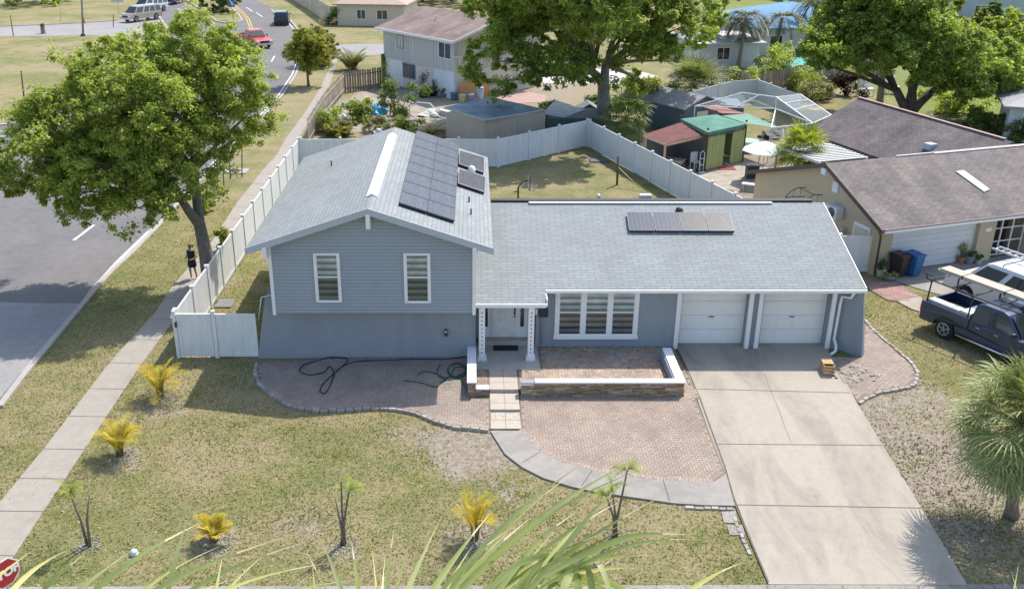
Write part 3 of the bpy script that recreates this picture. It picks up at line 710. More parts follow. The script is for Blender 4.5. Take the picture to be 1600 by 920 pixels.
# main roof
ZEM, ZRM, YEM, YRM = 2.68, 4.30, 32.29, 37.60; s2 = (ZRM-ZEM)/(YRM-YEM)
YP = 31.52
def zmain(y): return ZEM + s2*(y-YEM)
m = MB(); m.prism([(.09,YEM,ZEM),(.09,YRM,ZRM),(.09,43.2,ZRM-s2*5.6),(.09,43.2,ZRM-s2*5.6-.14),(.09,YRM,ZRM-.14),(.09,YEM,ZEM-.14)], (14.43-.09,0,0))
m.prism([(.0,YP,zmain(YP)),(.0,YEM-.001,ZEM-.001),(.0,YEM-.001,ZEM-.13),(.0,YP,zmain(YP)-.13)], (2.65,0,0))
m.build('main_roof', ROOF_H, H)
m = MB(); m.prism([(14.432,YEM-.03,ZEM+.02),(14.432,YRM,ZRM+.02),(14.432,43.2,ZRM-s2*5.6+.02),(14.432,43.2,ZRM-s2*5.6-.18),(14.432,YRM,ZRM-.18),(14.432,YEM-.03,ZEM-.18)], (.03,0,0)); m.build('rake_board', WHITE, H)
m = MB(); m.box(2.66,14.46,YEM-.13,YEM-.005,ZEM-.13,ZEM-.03); m.box(2.70,14.44,YEM-.10,YEM-.03,ZEM-.028,ZEM-.024)
o = m.build('gutter', WHITE, H, bevel=.01)
m = MB(); m.box(-.04,2.68,YP-.12,YP-.005,zmain(YP)-.13,zmain(YP)-.02); m.box(2.655,2.70,YP,YEM-.14,zmain(YP)-.13,ZEM-.12); m.build('porch_gutter', WHITE, H, bevel=.01)
m = MB(); m.box(2.7,14.4,YEM-.004,YEM+.03,ZEM-.20,ZEM-.145); m.box(.0,2.64,YP+.01,YP+.04,zmain(YP)-.22,zmain(YP)-.135); m.build('fascia', WHITE, H)
m = MB(); m.box(2.66,13.9,YEM+.03,YM-.0,ZEM-.20,ZEM-.18); m.box(.1,2.6,YP+.05,33.25,2.235,2.25); m.build('soffit', SOFFIT, H)
m = MB(); m.box(.75,14.0,YRM+.05,YRM+.35,ZRM-.12,ZRM+.09); m.build('rear_roof_edge', M('black_felt', (.05,.05,.055)), H)
m = MB(); m.box(2.3,12.3,YRM-.12,YRM+.03,ZRM+.0,ZRM+.05); m.build('ridge_vent', WHITE, H)
for px_, w_ in ((1009,.25),(936,.05)):
    q = V(px_,313,YRM+.4); m = MB(); m.box(q.x-w_,q.x+w_,YRM+.4,YRM+.7,ZRM-.1,ZRM+.2); m.build('roof_vent', M('vent_metal', (.5,.52,.55)), H, bevel=.02)
# upper ridge vent and other roof items
def on(px, py, f):
    z = 5.0
    for _ in range(60): p = G(px, py, z); z = .5*z + .5*f(p)
    return G(px, py, z)
fr = lambda p: ZR - sl_*(p.x - XM); fm = lambda p: zmain(p.y)
ya = G(580,306,ZR).y; yb = G(611,210,ZR).y
m = MB()
m.prism([(XM-.2,ya,zroof(XM-.2)+.002),(XM-.2,ya,zroof(XM-.2)+.04),(XM,ya,ZR+.09),(XM+.2,ya,zroof(XM+.2)+.04),(XM+.2,ya,zroof(XM+.2)+.002),(XM,ya,ZR+.002)], (0,yb-ya,0)); m.build('ridge_vent', M('galvanised_white', (.8,.82,.84)), H)
def solarmat(name, c1, line, nx, ny):
    m, nt, b = newmat(name); uv = N(nt, 'ShaderNodeUVMap')
    br = N(nt, 'ShaderNodeTexBrick'); nt.links.new(uv.outputs[0], br.inputs['Vector']); br.offset = 0.0; br.squash = 1.0
    br.inputs['Scale'].default_value = 1; br.inputs['Brick Width'].default_value = 1/nx; br.inputs['Row Height'].default_value = 1/ny
    br.inputs['Mortar Size'].default_value = 0.004; br.inputs['Color1'].default_value = (*c1,1); br.inputs['Color2'].default_value = (*[c*1.35 for c in c1],1); br.inputs['Mortar'].default_value = (*line,1)
    nt.links.new(br.outputs['Color'], b.inputs['Base Color']); b.inputs['Roughness'].default_value = 0.4; b.inputs['Specular IOR Level'].default_value = .2; return m
SOL = solarmat('solar_cells', (0.03,0.038,0.065), (0.20,0.215,0.24), 6, 10); SOL2 = solarmat('solar_cells_grey', (0.06,0.058,0.064), (0.15,0.15,0.16), 10, 6); SOL3 = solarmat('solar_cells_blue', (0.075,0.085,0.105), (0.19,0.20,0.22), 10, 5)
MFR = M('frame_grey_alu', (.30,.31,.33), rough=.4); DFR = M('frame_dark', (.10,.105,.12), rough=.4); ALU = M('aluminium', (.62,.63,.65), rough=.35, metal=.6)
def panel(P, mat, nrm, lift=.14, fw=.022, fmat=None):
    "solar panel from four corners on the roof"
    P = [Vector(p) + nrm*lift for p in P]; c = sum(P, Vector()) / 4
    I = [p + (c-p).normalized()*fw*1.4 for p in P]
    f = MB(); dn = -nrm*.045
    f.add([*P, *[p+dn for p in P]], [(4,5,6,7)] + [(i,(i+1)%4,(i+1)%4+4,i+4) for i in range(4)])
    f.add([*P, *I], [(i,(i+1)%4,(i+1)%4+4,i+4) for i in range(4)])
    fo = f.build('solar_panel', fmat or ALU, H)
    hl = Vector(H.location); me = bpy.data.meshes.new('solar_glass'); me.from_pydata([tuple(p - hl - nrm*.004) for p in I], [], [(0,1,2,3)])
    uv = me.uv_layers.new(); [setattr(uv.data[i], 'uv', q) for i, q in enumerate(((0,0),(1,0),(1,1),(0,1)))]
    me.materials.append(mat); o = bpy.data.objects.new('cells', me); COL.objects.link(o); o.parent = fo
    ft = MB()
    a_, b_ = P[0].lerp(P[3], .08), P[1].lerp(P[2], .08); ft.bar(a_ - nrm*lift*.62 - hl, b_ - nrm*lift*.62 - hl, .04, lift*.7, up=nrm)
    ft.build('mounting_rail', DARK, fo, world=False)
nu = Vector((sl_,0,1)).normalized(); nm = Vector((0,-s2,1)).normalized()
A, B_, C_, D_ = on(622,322,fr), on(709,350,fr), on(716,229,fr), on(650,208,fr)
for i in range(8):
    for j in range(2):
        def q(u, v): return A.lerp(B_, u).lerp(D_.lerp(C_, u), v)
        e = .004; u0, u1, v0, v1 = j/2+e, (j+1)/2-e, i/8+e/2, (i+1)/8-e/2
        panel([q(u0,v0), q(u1,v0), q(u1,v1), q(u0,v1)], SOL3, nu, fmat=DFR)
for bl, br_, tr_, tl in (((714,291),(756,305),(757,282),(715.5,269)), ((715.6,260.5),(755,274),(755,251),(716,240))):
    panel([on(*bl,fr), on(*br_,fr), on(*tr_,fr), on(*tl,fr)], SOL2, nu, .16)
A, B_, C_, D_ = on(982,364,fm), on(1148,365,fm), on(1139,337,fm), on(978,336,fm)
for i in range(4):
    u0, u1 = i/4+.004, (i+1)/4-.004
    panel([A.lerp(B_,u0), A.lerp(B_,u1), D_.lerp(C_,u1), D_.lerp(C_,u0)], (SOL,SOL,SOL2,SOL2)[i], nm, .15, .012, MFR)
for px_, py_, f_ in ((737,268,fr),(1061,333,fm)):
    q = on(px_, py_, f_); m = MB(); m.lathe([(.17,-.05),(.17,.08),(.13,.2),(.02,.27)], q, 12); m.build('roof_vent', MATS['galvanised_white'] if f_ is fr else DARK, H, shade=True)
for px_, py_ in ((733,316),(736,335),(518,259)):
    q = on(px_, py_, fr if px_ > 600 else (lambda p: ZR + sl_*(p.x-XM))); m = MB(); m.tube([q, q+Vector((0,0,.22))], .03); m.build('vent_pipe', DARK, H)
# garage doors, posts
GD = M('garage_white', (0.86,0.85,0.82), (0.82,0.81,0.78), .8, .5)
for x0, x1 in ((7.86,10.34),(10.94,13.40)):
    m = MB(); y = 33.17; m.box(x0-.05,x1+.05,y,y+.05,.03,2.5); z = .03
    for r_ in range(4):
        for c_ in range(4):
            a = x0 + (x1-x0)*c_/4 + .05; b = x0 + (x1-x0)*(c_+1)/4 - .05; h0 = .03 + r_*.59 + .07; h1 = h0 + .45
            m.box(a,b,y-.014,y+.001,h0,h1); m.box(a+.05,b-.05,y-.022,y-.013,h0+.05,h1-.05)
        if r_: m.m = 1; m.box(x0,x1,y-.006,y-.002,.03+r_*.59-.006,.03+r_*.59+.006); m.m = 0
    o = m.build('garage_door', [GD, M('panel_gap', (.35,.35,.35))], H, bevel=.006)
    h = MB(); h.box((x0+x1)/2-.1-3.3,(x0+x1)/2+.1-3.3,y-.05-37,y-.03-37,1.15,1.18); h.build('handle', DARK, o, world=False)
    h = MB(); h.box(x0-.02-3.3,x1+.02-3.3,y-.03-37,y+.02-37,0.0,.035); h.build('rubber_seal', DARK, o, world=False)
for x in (7.72,10.43,10.79,13.52):
    m = MB(); m.box(x-.08,x+.08,YM-.07,YM+.05,0,2.48); m.build('door_post', WHITE, H, bevel=.008)
m = MB(); m.tube([(14.0,32.2,2.56),(13.98,32.35,2.28),(13.75,32.62,2.22),(13.72,32.62,1.9),(13.70,32.62,.5),(13.74,32.45,.28),(13.7,32.3,.12),(13.45,32.1,.08)], .055, 6); m.build('downpipe', WHITE, H)
m = MB(); m.tube([(2.5,32.25,2.5),(2.62,32.5,2.34),(2.6,32.7,2.1),(2.6,32.7,.2)], .04, 6); m.build('downpipe', SIDING, H)
# three-part front window
wx0, wx1 = V(873,500,YM).x, V(990,500,YM).x; z0, z1 = .62, 2.36
fr_ = MB(); tW = .16
fr_.box(wx0-tW,wx1+tW,YM-.06,YM,z1,z1+.10); fr_.box(wx0-tW,wx0,YM-.06,YM,z0-.06,z1); fr_.box(wx1,wx1+tW,YM-.06,YM,z0-.06,z1)
fr_.box(wx0-tW-.03,wx1+tW+.03,YM-.10,YM,z0-.18,z0-.05)
pw = (wx1-wx0-2*.17)/3
for i in range(2): x = wx0 + pw*(i+1) + .17*i; fr_.box(x,x+.17,YM-.055,YM,z0-.05,z1)
wn = fr_.build('front_window', WHITE, H, bevel=.006)
hl = Vector(H.location)
def loc(mb): mb.v = [tuple(Vector(p) - hl) for p in mb.v]; return mb
for i in range(3):
    x = wx0 + (pw+.17)*i; g = MB(); g.quad((x,YM-.03,z0),(x+pw,YM-.03,z0),(x+pw,YM-.03,z1),(x,YM-.03,z1)); loc(g).build('pane', GLASS, wn, world=False)
    g = MB(); g.box(x,x+pw,YM-.012,YM-.008,(z0+z1)/2+.05,z1); g.m = 1; g.box(x,x+pw,YM-.012,YM-.008,z0+.02,(z0+z1)/2+.05); loc(g).build('blind', [BLIND, BLIND2], wn, world=False)
    g = MB(); zm = (z0+z1)/2+.05; g.box(x,x+pw,YM-.05,YM-.01,zm-.025,zm+.025); g.box(x,x+.025,YM-.045,YM-.01,z0,z1); g.box(x+pw-.025,x+pw,YM-.045,YM-.01,z0,z1); g.box(x,x+pw,YM-.045,YM-.01,z0-.05,z0+.02); loc(g).build('sash_bar', WHITE, wn, world=False)
# porch: door, sidelights, columns, floor, steps
YD = 33.22; m = MB(); m.box(.30,2.10,YD-.06,YD+.03,.30,2.2); m.build('door_surround', WHITE, H)
dr = MB(); dr.box(.68,1.66,YD-.10,YD-.055,.32,2.2)
for xa, xb in ((.76,1.13),(1.21,1.58)):
    for za, zb in ((.42,.95),(1.05,1.65),(1.75,2.1)): dr.box(xa,xb,YD-.112,YD-.099,za,zb)
d_ = dr.build('front_door', M('door_white', (.80,.80,.79)), H, bevel=.008)
m = MB(); m.box(1.56,1.62,YD-.15,YD-.11,1.28,1.55); m.ball((1.59,YD-.15,1.2),.035); loc(m).build('handle', DARK, d_, world=False)
for xa in (.42,1.80):
    m = MB(); m.box(xa-.04,xa+.20,YD-.075,YD-.06,.62,2.15); s_ = m.build('sidelight', WHITE, H)
    m = MB(); m.box(xa+.01,xa+.15,YD-.085,YD-.076,.75,2.1); loc(m).build('pane', DGLASS, s_, world=False)
for x in (.33,2.13):
    m = MB(); m.box(x-.11,x+.11,31.56,31.78,.25,2.23); m.box(x-.17,x+.17,31.50,31.84,.10,.25); m.m = 1
    for k_ in range(11): z = .42 + k_*.16; m.add([(x-.0,31.557,z-.035),(x+.035,31.557,z),(x,31.557,z+.035),(x-.035,31.557,z)], [(0,1,2,3)])
    m.build('porch_column', [WHITE, M('hole_shadow', (.12,.12,.12))], H)
p = V(849,487,YM); m = MB(); m.box(p.x-.17,p.x+.17,YM-.10,YM,p.z-.19,p.z+.17); m.build('letterbox', DARK, H, bevel=.02)
p = V(838,486,YM); m = MB(); m.box(p.x-.05,p.x+.04,YM-.08,YM,p.z-.12,p.z+.12); m.build('wall_lamp', WHITE, H, bevel=.02)
PORCH = concrete('porch_slab', (0.46,0.42,0.37), (0.40,0.36,0.32))
m = MB(); m.box(.1,2.45,30.85,33.25,-.1,.10); m.box(.28,2.1,32.8,33.25,.10,.30); m.m = 0
m.build('porch_floor', PORCH, H)
TILE = concrete('step_tile', (0.45,0.395,0.32), (0.40,0.355,0.30)); sx0, sx1 = G(766,640).x, G(812,640).x
m = MB(); y0 = G(790,608,.10).y
m.box(sx0,sx1,y0,30.85,-.2,.101); m.box(sx0,sx1,28.15,y0,-.3,-.03); m.box(sx0,sx1,27.05,28.15,-.35,-.12)
m.m = 1
for y_, z_ in ((y0+.5,.1015),(y0+1.0,.1015),(28.6,-.029),(27.6,-.119)): m.box(sx0,sx1,y_-.008,y_+.008,z_,z_+.003)
xm_ = (sx0+sx1)/2; m.box(xm_-.008,xm_+.008,y0,30.85,.1025,.104); m.box(xm_-.008,xm_+.008,28.15,y0,-.028,-.026); m.box(xm_-.008,xm_+.008,27.05,28.15,-.118,-.116)
m.build('front_steps', [TILE, M('grout', (.2,.17,.14))], None); o = bpy.data.objects['front_steps']; tag(o, 'three pale tiled steps leading up to the white front door', 'steps')
# raised planter terrace with stacked-stone facing and white caps
LEDGE = island('ledge_stone', [(0.30,0.18,0.10),(0.42,0.30,0.19),(0.20,0.13,0.09),(0.36,0.27,0.20),(0.50,0.40,0.28),(0.26,0.19,0.15)], .85, .3, .3, 14)
def ledge(mb, a, b, z0, z1, out):
    a, b = Vector(a), Vector(b); L = (b-a).length; d = (b-a).normalized(); o = Vector(out); z = z0
    while z < z1 - .01:
        h = min(rnd.uniform(.04,.075), z1 - z); x = 0
        while x < L - .01:
            w_ = min(rnd.uniform(.15,.45), L - x); p0 = a + d*(x+.002); p1 = a + d*(x+w_-.002); t_ = rnd.uniform(.02,.06)
            mb.prism([(p0.x,p0.y,z+.002),(p1.x,p1.y,z+.002),(p1.x,p1.y,z+h-.002),(p0.x,p0.y,z+h-.002)], o*t_); x += w_
        z += h
T = thing('planter_wall', 'low stacked-stone terrace wall with white caps around the raised cobbled bed by the driveway', 'garden wall', (5,29.2,0))
p0 = G(812,621); p1 = G(1067,621); xa = p0.x + .05; xb = p1.x; yf = p0.y
core = MB(); core.box(xa,xb-.02,yf+.05,yf+.3,-.25,.47); core.box(xb-.32,xb-.02,yf+.3,31.7,-.2,.47); core.build('wall_core', STUCCO, T)
lm = MB(); ledge(lm, (xa,yf+.05,0), (xb,yf+.05,0), tz(yf)-.02, .47, (0,-1,0)); ledge(lm, (xb-.02,yf,0), (xb-.02,31.7,0), -.1, .47, (1,0,0)); lm.build('stone_facing', LEDGE, T)
c = MB(); xs_ = G(836,600,.5).x; c.box(xs_,xb+.05,yf-.04,yf+.26,.472,.53); c.box(xb-.27,xb+.05,yf+.262,31.75,.472,.53); c.box(xa,xs_-.05,yf-.02,yf+.3,.40,.45) ; c.build('cap', WHITE, T, bevel=.012)
T2 = thing('planter_wall', 'short stacked-stone wall with a white cap left of the front steps', 'garden wall', (-.1,30,0))
xl0, xl1 = G(731,620).x, G(743,620).x; yf2 = G(740,621).y
core = MB(); core.box(xl0+.02,xl1,yf2+.05,31.9,-.2,.47); core.box(xl1,sx0-.02,yf2+.1,yf2+.35,-.2,.2); core.build('wall_core', STUCCO, T2)
lm = MB(); ledge(lm, (xl0,yf2+.05,0), (xl1,yf2+.05,0), tz(yf2)-.02, .47, (0,-1,0)); ledge(lm, (xl1,yf2+.1,0), (sx0-.02,yf2+.1,0), tz(yf2)-.02, .2, (0,-1,0)); lm.build('stone_facing', LEDGE, T2)
c = MB(); c.box(xl0-.03,xl1+.03,yf2-.03,31.9,.472,.53); c.box(xl1+.03,sx0-.02,yf2+.02,yf2+.3,.2,.25); c.build('cap', WHITE, T2, bevel=.012)
herring('raised_bed', [(sx1+.02,yf+.3),(xb-.33,yf+.3),(xb-.33,31.7),(7.66,31.9),(7.66,YM),(2.45,YM),(2.45,30.8),(sx1+.02,30.8)], 0, PAV_T, w=.11, px=False, z0=.10, running=False)
herring('raised_bed_strip', [(xl1,yf2+.36),(sx0-.01,yf2+.36),(sx0-.01,30.84),(xl1,30.84)], 0, PAV_T, w=.09, px=False, z0=.105)
herring('patio_beside_garage', [(xb+.05,28.9),(7.9,28.9),(7.66,31.9),(7.62,YM),(xb-.3,YM-.8),(xb+.05,31.75)], 0.055, PAV, px=False)
# ================================================================ fences
def post_fence(name, label, pts, h, gap=2.3, mat=VINYL, cap=True, cat='fence', rails=True, lines=0.0, group=None):
    "privacy fence through points (metres): each panel and each post is a part"
    P = [Vector((p[0], p[1], tz(p[1]))) for p in pts]; root = thing(name, label, cat, P[0], 0, group)
    for si, (a, b) in enumerate(zip(P[:-1], P[1:])):
        L = (b-a).length; n = max(1, round(L/gap)); d = (b-a).normalized(); s = Vector((-d.y, d.x, 0))
        for i in range(n + (1 if si == len(P)-2 else 0)):
            p = a.lerp(b, i/n); m = MB(); m.prism([p + d*sx*.065 + s*sy*.065 for sx, sy in ((-1,-1),(1,-1),(1,1),(-1,1))], (0,0,h+.08))
            if cap: m.prism([p + d*sx*.08 + s*sy*.08 + Vector((0,0,h+.081)) for sx, sy in ((-1,-1),(1,-1),(1,1),(-1,1))], (0,0,.035))
            m.build('fence_post', mat, root)
            if i < n:
                q = a.lerp(b, (i+1)/n); m = MB(); A = p + d*.066; B = q - d*.066
                m.bar(A + Vector((0,0,.1+(h-.15)/2)), B + Vector((0,0,.1+(h-.15)/2)), .035, h-.25)
                if rails:
                    m.bar(A + Vector((0,0,.12)), B + Vector((0,0,.12)), .055, .13); m.bar(A + Vector((0,0,h-.06)), B + Vector((0,0,h-.06)), .06, .12)
                k = int((B-A).length / .16) if rails else 0
                m.m = 1
                for j in range(1, k):
                    c = A.lerp(B, j/k); m.bar(c + s*.0 + Vector((0,0,.2)), c + Vector((0,0,h-.13)), .006, .039, up=s)
                m.build('fence_panel', [mat, VGROOVE], root)
    return root
VGROOVE = M('vinyl_groove', (0.48,0.50,0.52))
FX = -11.0
post_fence('vinyl_fence', 'long white vinyl privacy fence beside the pavement and under the large oak', [(FX,32.15),(FX,58.9)], 1.83)
c1 = G(918,188,1.83)
post_fence('vinyl_fence', 'white vinyl privacy fence across the back of the yard in front of the tan shed', [(FX+.15,58.95),(1.6,59.0),(c1.x,c1.y)], 1.83, 2.4)
e1 = G(1149,304,1.83)
post_fence('vinyl_fence', 'white vinyl privacy fence slanting from the back corner past the red roofed lean-to', [(c1.x+.15,c1.y-.2),(e1.x,e1.y),(14.9,42.5)], 1.83, 2.4)
g1 = G(337,564); 
gt = thing('garden_gate', 'white vinyl gate with a black latch between the fence corner and the grey-blue house', 'gate', (-10.9,32.0,0))
m = MB(); m.box(-10.93,g1.x-.08,31.97,32.02,.14,1.72); m.box(-10.93,g1.x-.08,31.95,32.04,.08,.22); m.box(-10.93,g1.x-.08,31.95,32.04,1.68,1.8); m.box(-10.93,-10.82,31.95,32.04,.221,1.679); m.box(g1.x-.18,g1.x-.08,31.95,32.04,.221,1.679); m.build('gate_leaf', VINYL, gt, bevel=.006)
m = MB(); m.box(-11.08,-10.95,31.92,32.06,0,1.93); m.build('gate_post', VINYL, gt, bevel=.01)
m = MB(); m.box(-10.99,-10.93,31.86,31.92,1.3,1.5); m.build('latch', DARK, gt)
m = MB(); m.box(g1.x-.06,g1.x+.08,31.92,32.06,0,1.93); m.build('gate_post', VINYL, gt, bevel=.01)
fp = thing('fence_section', 'single white vinyl fence panel between the garden gate and the house wall', 'fence', (g1.x+.2,32,0))
m = MB(); m.box(g1.x+.09,-8.02,31.97,32.02,.1,1.7); m.box(g1.x+.09,-8.02,31.95,32.04,.06,.2); m.box(g1.x+.09,-8.02,31.95,32.04,1.67,1.79); m.build('panel', VINYL, fp, bevel=.006)

def board_fence(name, label, pts, h, mat, bw=.14, gap=.02, jit=.04, cat='fence', ztop=None):
    P = [Vector((p[0], p[1], tz(p[1]))) for p in pts]; root = thing(name, label, cat, P[0]); m = MB(); ra = MB()
    for a, b in zip(P[:-1], P[1:]):
        L = (b-a).length; n = max(1, int(L/(bw+gap))); d = (b-a).normalized(); s = Vector((-d.y, d.x, 0))
        for z in (.4, h-.35): ra.bar(a + s*.05 + Vector((0,0,z)), b + s*.05 + Vector((0,0,z)), .05, .09)
        for i in range(n):
            c = a.lerp(b, (i+.5)/n); hh = h + rnd.uniform(-jit, jit); o = s*(.02 if i % 2 else -.01)
            m.bar(c + o, c + o + Vector((0,0,hh)) + d*rnd.uniform(-.01,.01), .02, bw, up=d)
    m.build('boards', mat, root); ra.build('rail', mat, root); return root
WOOD_G = island('weathered_boards', [(0.27,0.22,0.18),(0.34,0.28,0.23),(0.21,0.17,0.14),(0.38,0.33,0.28)], .95, .4, .3, 8)
WOOD_T = island('tan_boards', [(0.52,0.47,0.38),(0.58,0.53,0.44),(0.47,0.42,0.34)], .9, .2, .2, 8)
wf = [G(597,138), G(538,146), G(508,182), G(482,228)]
board_fence('wooden_fence', 'weathered brown board fence leaning along the pavement by the two-storey house', [(p.x,p.y) for p in wf], 1.85, WOOD_G, .2, .06, .08)
board_fence('wooden_fence', 'grey weathered board fence behind the bushy palm under the blue roofed house', [(p.x,p.y) for p in (G(1060,112), G(1100,128), G(1165,148), G(1170,152))], 1.8, WOOD_G, .2, .05)
board_fence('wooden_fence', 'brown board fence behind the pool enclosure near the red flowering bush', [(p.x,p.y) for p in (G(1185,150), G(1240,137), G(1290,128), G(1335,122), G(1380,116))], 1.9, WOOD_G, .2, .04)
wv = post_fence('vinyl_fence', 'white vinyl fence behind the pool enclosure and the dark grey sheds', [tuple(G(1080,178))[:2], tuple(G(1140,161))[:2], tuple(G(1180,158))[:2], tuple(G(1245,185))[:2]], 1.8, 2.2)
board_fence('cream_fence', 'tall cream board fence along the verge at the top of the road', [tuple(G(x, y))[:2] for x, y in ((517,40),(500,28),(480,14),(462,3),(440,-8),(400,-24))], 2.4, WOOD_T, .55, .05, .03)

# ================================================================ the big trees
tb = (-11.75, 39.4, 0)
def PL_(px, py, y, rx, ry, rz): q = V(px, py, y); return (q.x, q.y, q.z, rx, ry, rz)
oak = [PL_(110,195,39.5,2.3,2.2,1.5), PL_(60,245,38.0,1.7,1.7,1.3), PL_(200,120,41,2.4,2.2,1.7), PL_(300,85,41,2.2,2.2,1.7), PL_(240,170,38.5,2.6,2.4,1.9),
       PL_(340,130,40,2.1,2.0,1.5), PL_(395,172,41,1.1,1.2,.8), PL_(180,265,37.5,2.3,2.0,1.5), PL_(265,265,37.5,1.7,1.7,1.5), PL_(120,300,37.5,1.6,1.5,.8), PL_(215,325,37.5,1.5,1.3,.6),
       PL_(310,235,39,1.2,1.3,1.2), PL_(70,150,42,1.1,1.2,.7), PL_(25,275,38,.9,1.2,.8), PL_(375,215,41,.55,.6,.4), PL_(160,210,40,2.4,2.2,1.8)]
tree('oak_tree', 'large spreading oak on the verge whose forked trunk stands beside the white fence', tb, oak, None, .27, 250000, .14, LEAF_OAK, 3,
     forks=[V(282,310,38.6), V(303,262,40.2)], clump=.72, sub=640, stem=V(312,352,39.3), wood=M('oak_bark', (0.25,0.215,0.18), (0.13,0.11,0.09), 6, .95, .8, stretch=(1,1,.3)))
b = G(943,192); y = b.y
oak2 = [PL_(x, py, y+dy, rx, rx, rz) for x, py, dy, rx, rz in ((790,20,0,3.2,2.3),(830,70,-2,2.8,2.0),(770,95,-2.5,2.2,1.8),(900,20,-1,3.6,2.6),(880,90,-3,2.3,1.6),(960,50,-2,3.0,2.2),(1010,15,0,3.4,2.5),(1060,45,0,2.4,2.0),(1040,95,0,2.0,1.5),(1010,130,1,1.4,1.0),(1085,15,2,2.2,2.0),(850,-30,0,4,3),(800,-55,-6,3.2,1.8),(880,-62,-7,3.2,1.8),(840,-20,-6,2.5,1.8),(930,-50,-6,3.2,1.8),(935,12,-8.5,2.6,1.5),(895,-10,-8,2.8,1.6),(960,-45,-8,3,1.8),(880,25,-7,2.2,1.4),(980,-40,0,4,3),(765,130,-3,1.3,.8),(815,125,-2.5,1.6,.9),(930,115,-3,1.4,.7),(780,-30,2,3,2.5))]
tree('oak_tree', 'broad oak with a single grey trunk standing behind the back corner of the white fence', b, oak2, V(946,105,y), .46, 230000, .24, LEAF_MID, 5, stem=V(943,132,y), clump=1.1, sub=560,
     forks=[V(946,100,y), V(925,112,y-.5)], wood=M('grey_bark', (0.34,0.30,0.27), (0.2,0.17,0.15), 5, .95, .8, stretch=(1,1,.3)))
b = G(1420,182); y = b.y
oak3 = [PL_(x, py, y+dy, rx, rx, rz) for x, py, dy, rx, rz in ((1330,40,2,3.0,2.0),(1290,75,0,2.2,1.2),(1370,30,2,3.2,2.2),(1412,22,2,2.8,2.2),(1450,60,-1,2.8,1.8),(1380,85,-1,2.3,1.2),(1520,90,-2,3.0,1.6),(1500,125,-3,2.2,1.0),(1570,110,-2,2.6,1.3),(1460,115,-2,1.8,1.0),(1340,110,1,1.3,.8),(1560,130,-3,1.8,.8),(1270,95,2,1.3,.8),(1400,-20,2,3.5,2.5),(1350,5,3,3,2.2))]
tree('oak_tree', 'wide low oak with several crooked dark trunks behind the brown roofed house', b, oak3, None, .45, 190000, .24, LEAF_MID, 9, clump=1.0, sub=420,
     forks=[V(1400,140,y), V(1432,120,y+.3), V(1462,138,y-.4), V(1425,128,y)], wood=M('dark_bark', (0.15,0.12,0.095), (0.07,0.06,0.05), 5, .95, .8, stretch=(1,1,.3)))

def broad(label, px, py, h, r, mat=LEAF_OAK, n=14000, leaf=.3, tr=.2, seed=1, name='tree', squash=.75, group=None, cat='tree', clump=.7):
    b = G(px, py); g = random.Random(seed); k = 5; L = []
    for i in range(k):
        a = 2*math.pi*i/k + g.random(); L.append((b.x+math.cos(a)*r*.45, b.y+math.sin(a)*r*.45, b.z+h-r*squash*g.uniform(.8,1.3), r*.62, r*.62, r*squash*.7))
    L.append((b.x, b.y, b.z+h-r*squash*.7, r*.7, r*.7, r*squash*.7))
    return tree(name, label, b, L, (b.x, b.y, b.z+max(.2, h-r*squash*1.6)), tr, n, leaf, mat, seed, clump=clump*r/3, group=group, cat=cat)
broad('small yellow-green tree with a thin trunk on the verge by the kerb', 482, 135, 5.3, 1.75, LEAF_LIME, 26000, .18, .12, 21, 'young_tree', 1.15, clump=1.0)
broad('round brownish tree behind the small yellow-green tree on the verge', 496, 103, 3.8, 2.1, leafmat('leaf_bronze', [(0.28,0.24,0.05),(0.36,0.31,0.06),(0.22,0.23,0.05)]), 24000, .19, .14, 22, 'young_tree', .95, clump=1.0)
broad('small dark tree standing on the grass median of the road', 346, 21, 4, 3.2, LEAF_DARK, 9000, .3, .2, 23)
broad('shady tree on the far lawn at the top left of the picture', 68, 6, 8, 6, LEAF_OAK, 9000, .4, .35, 24)
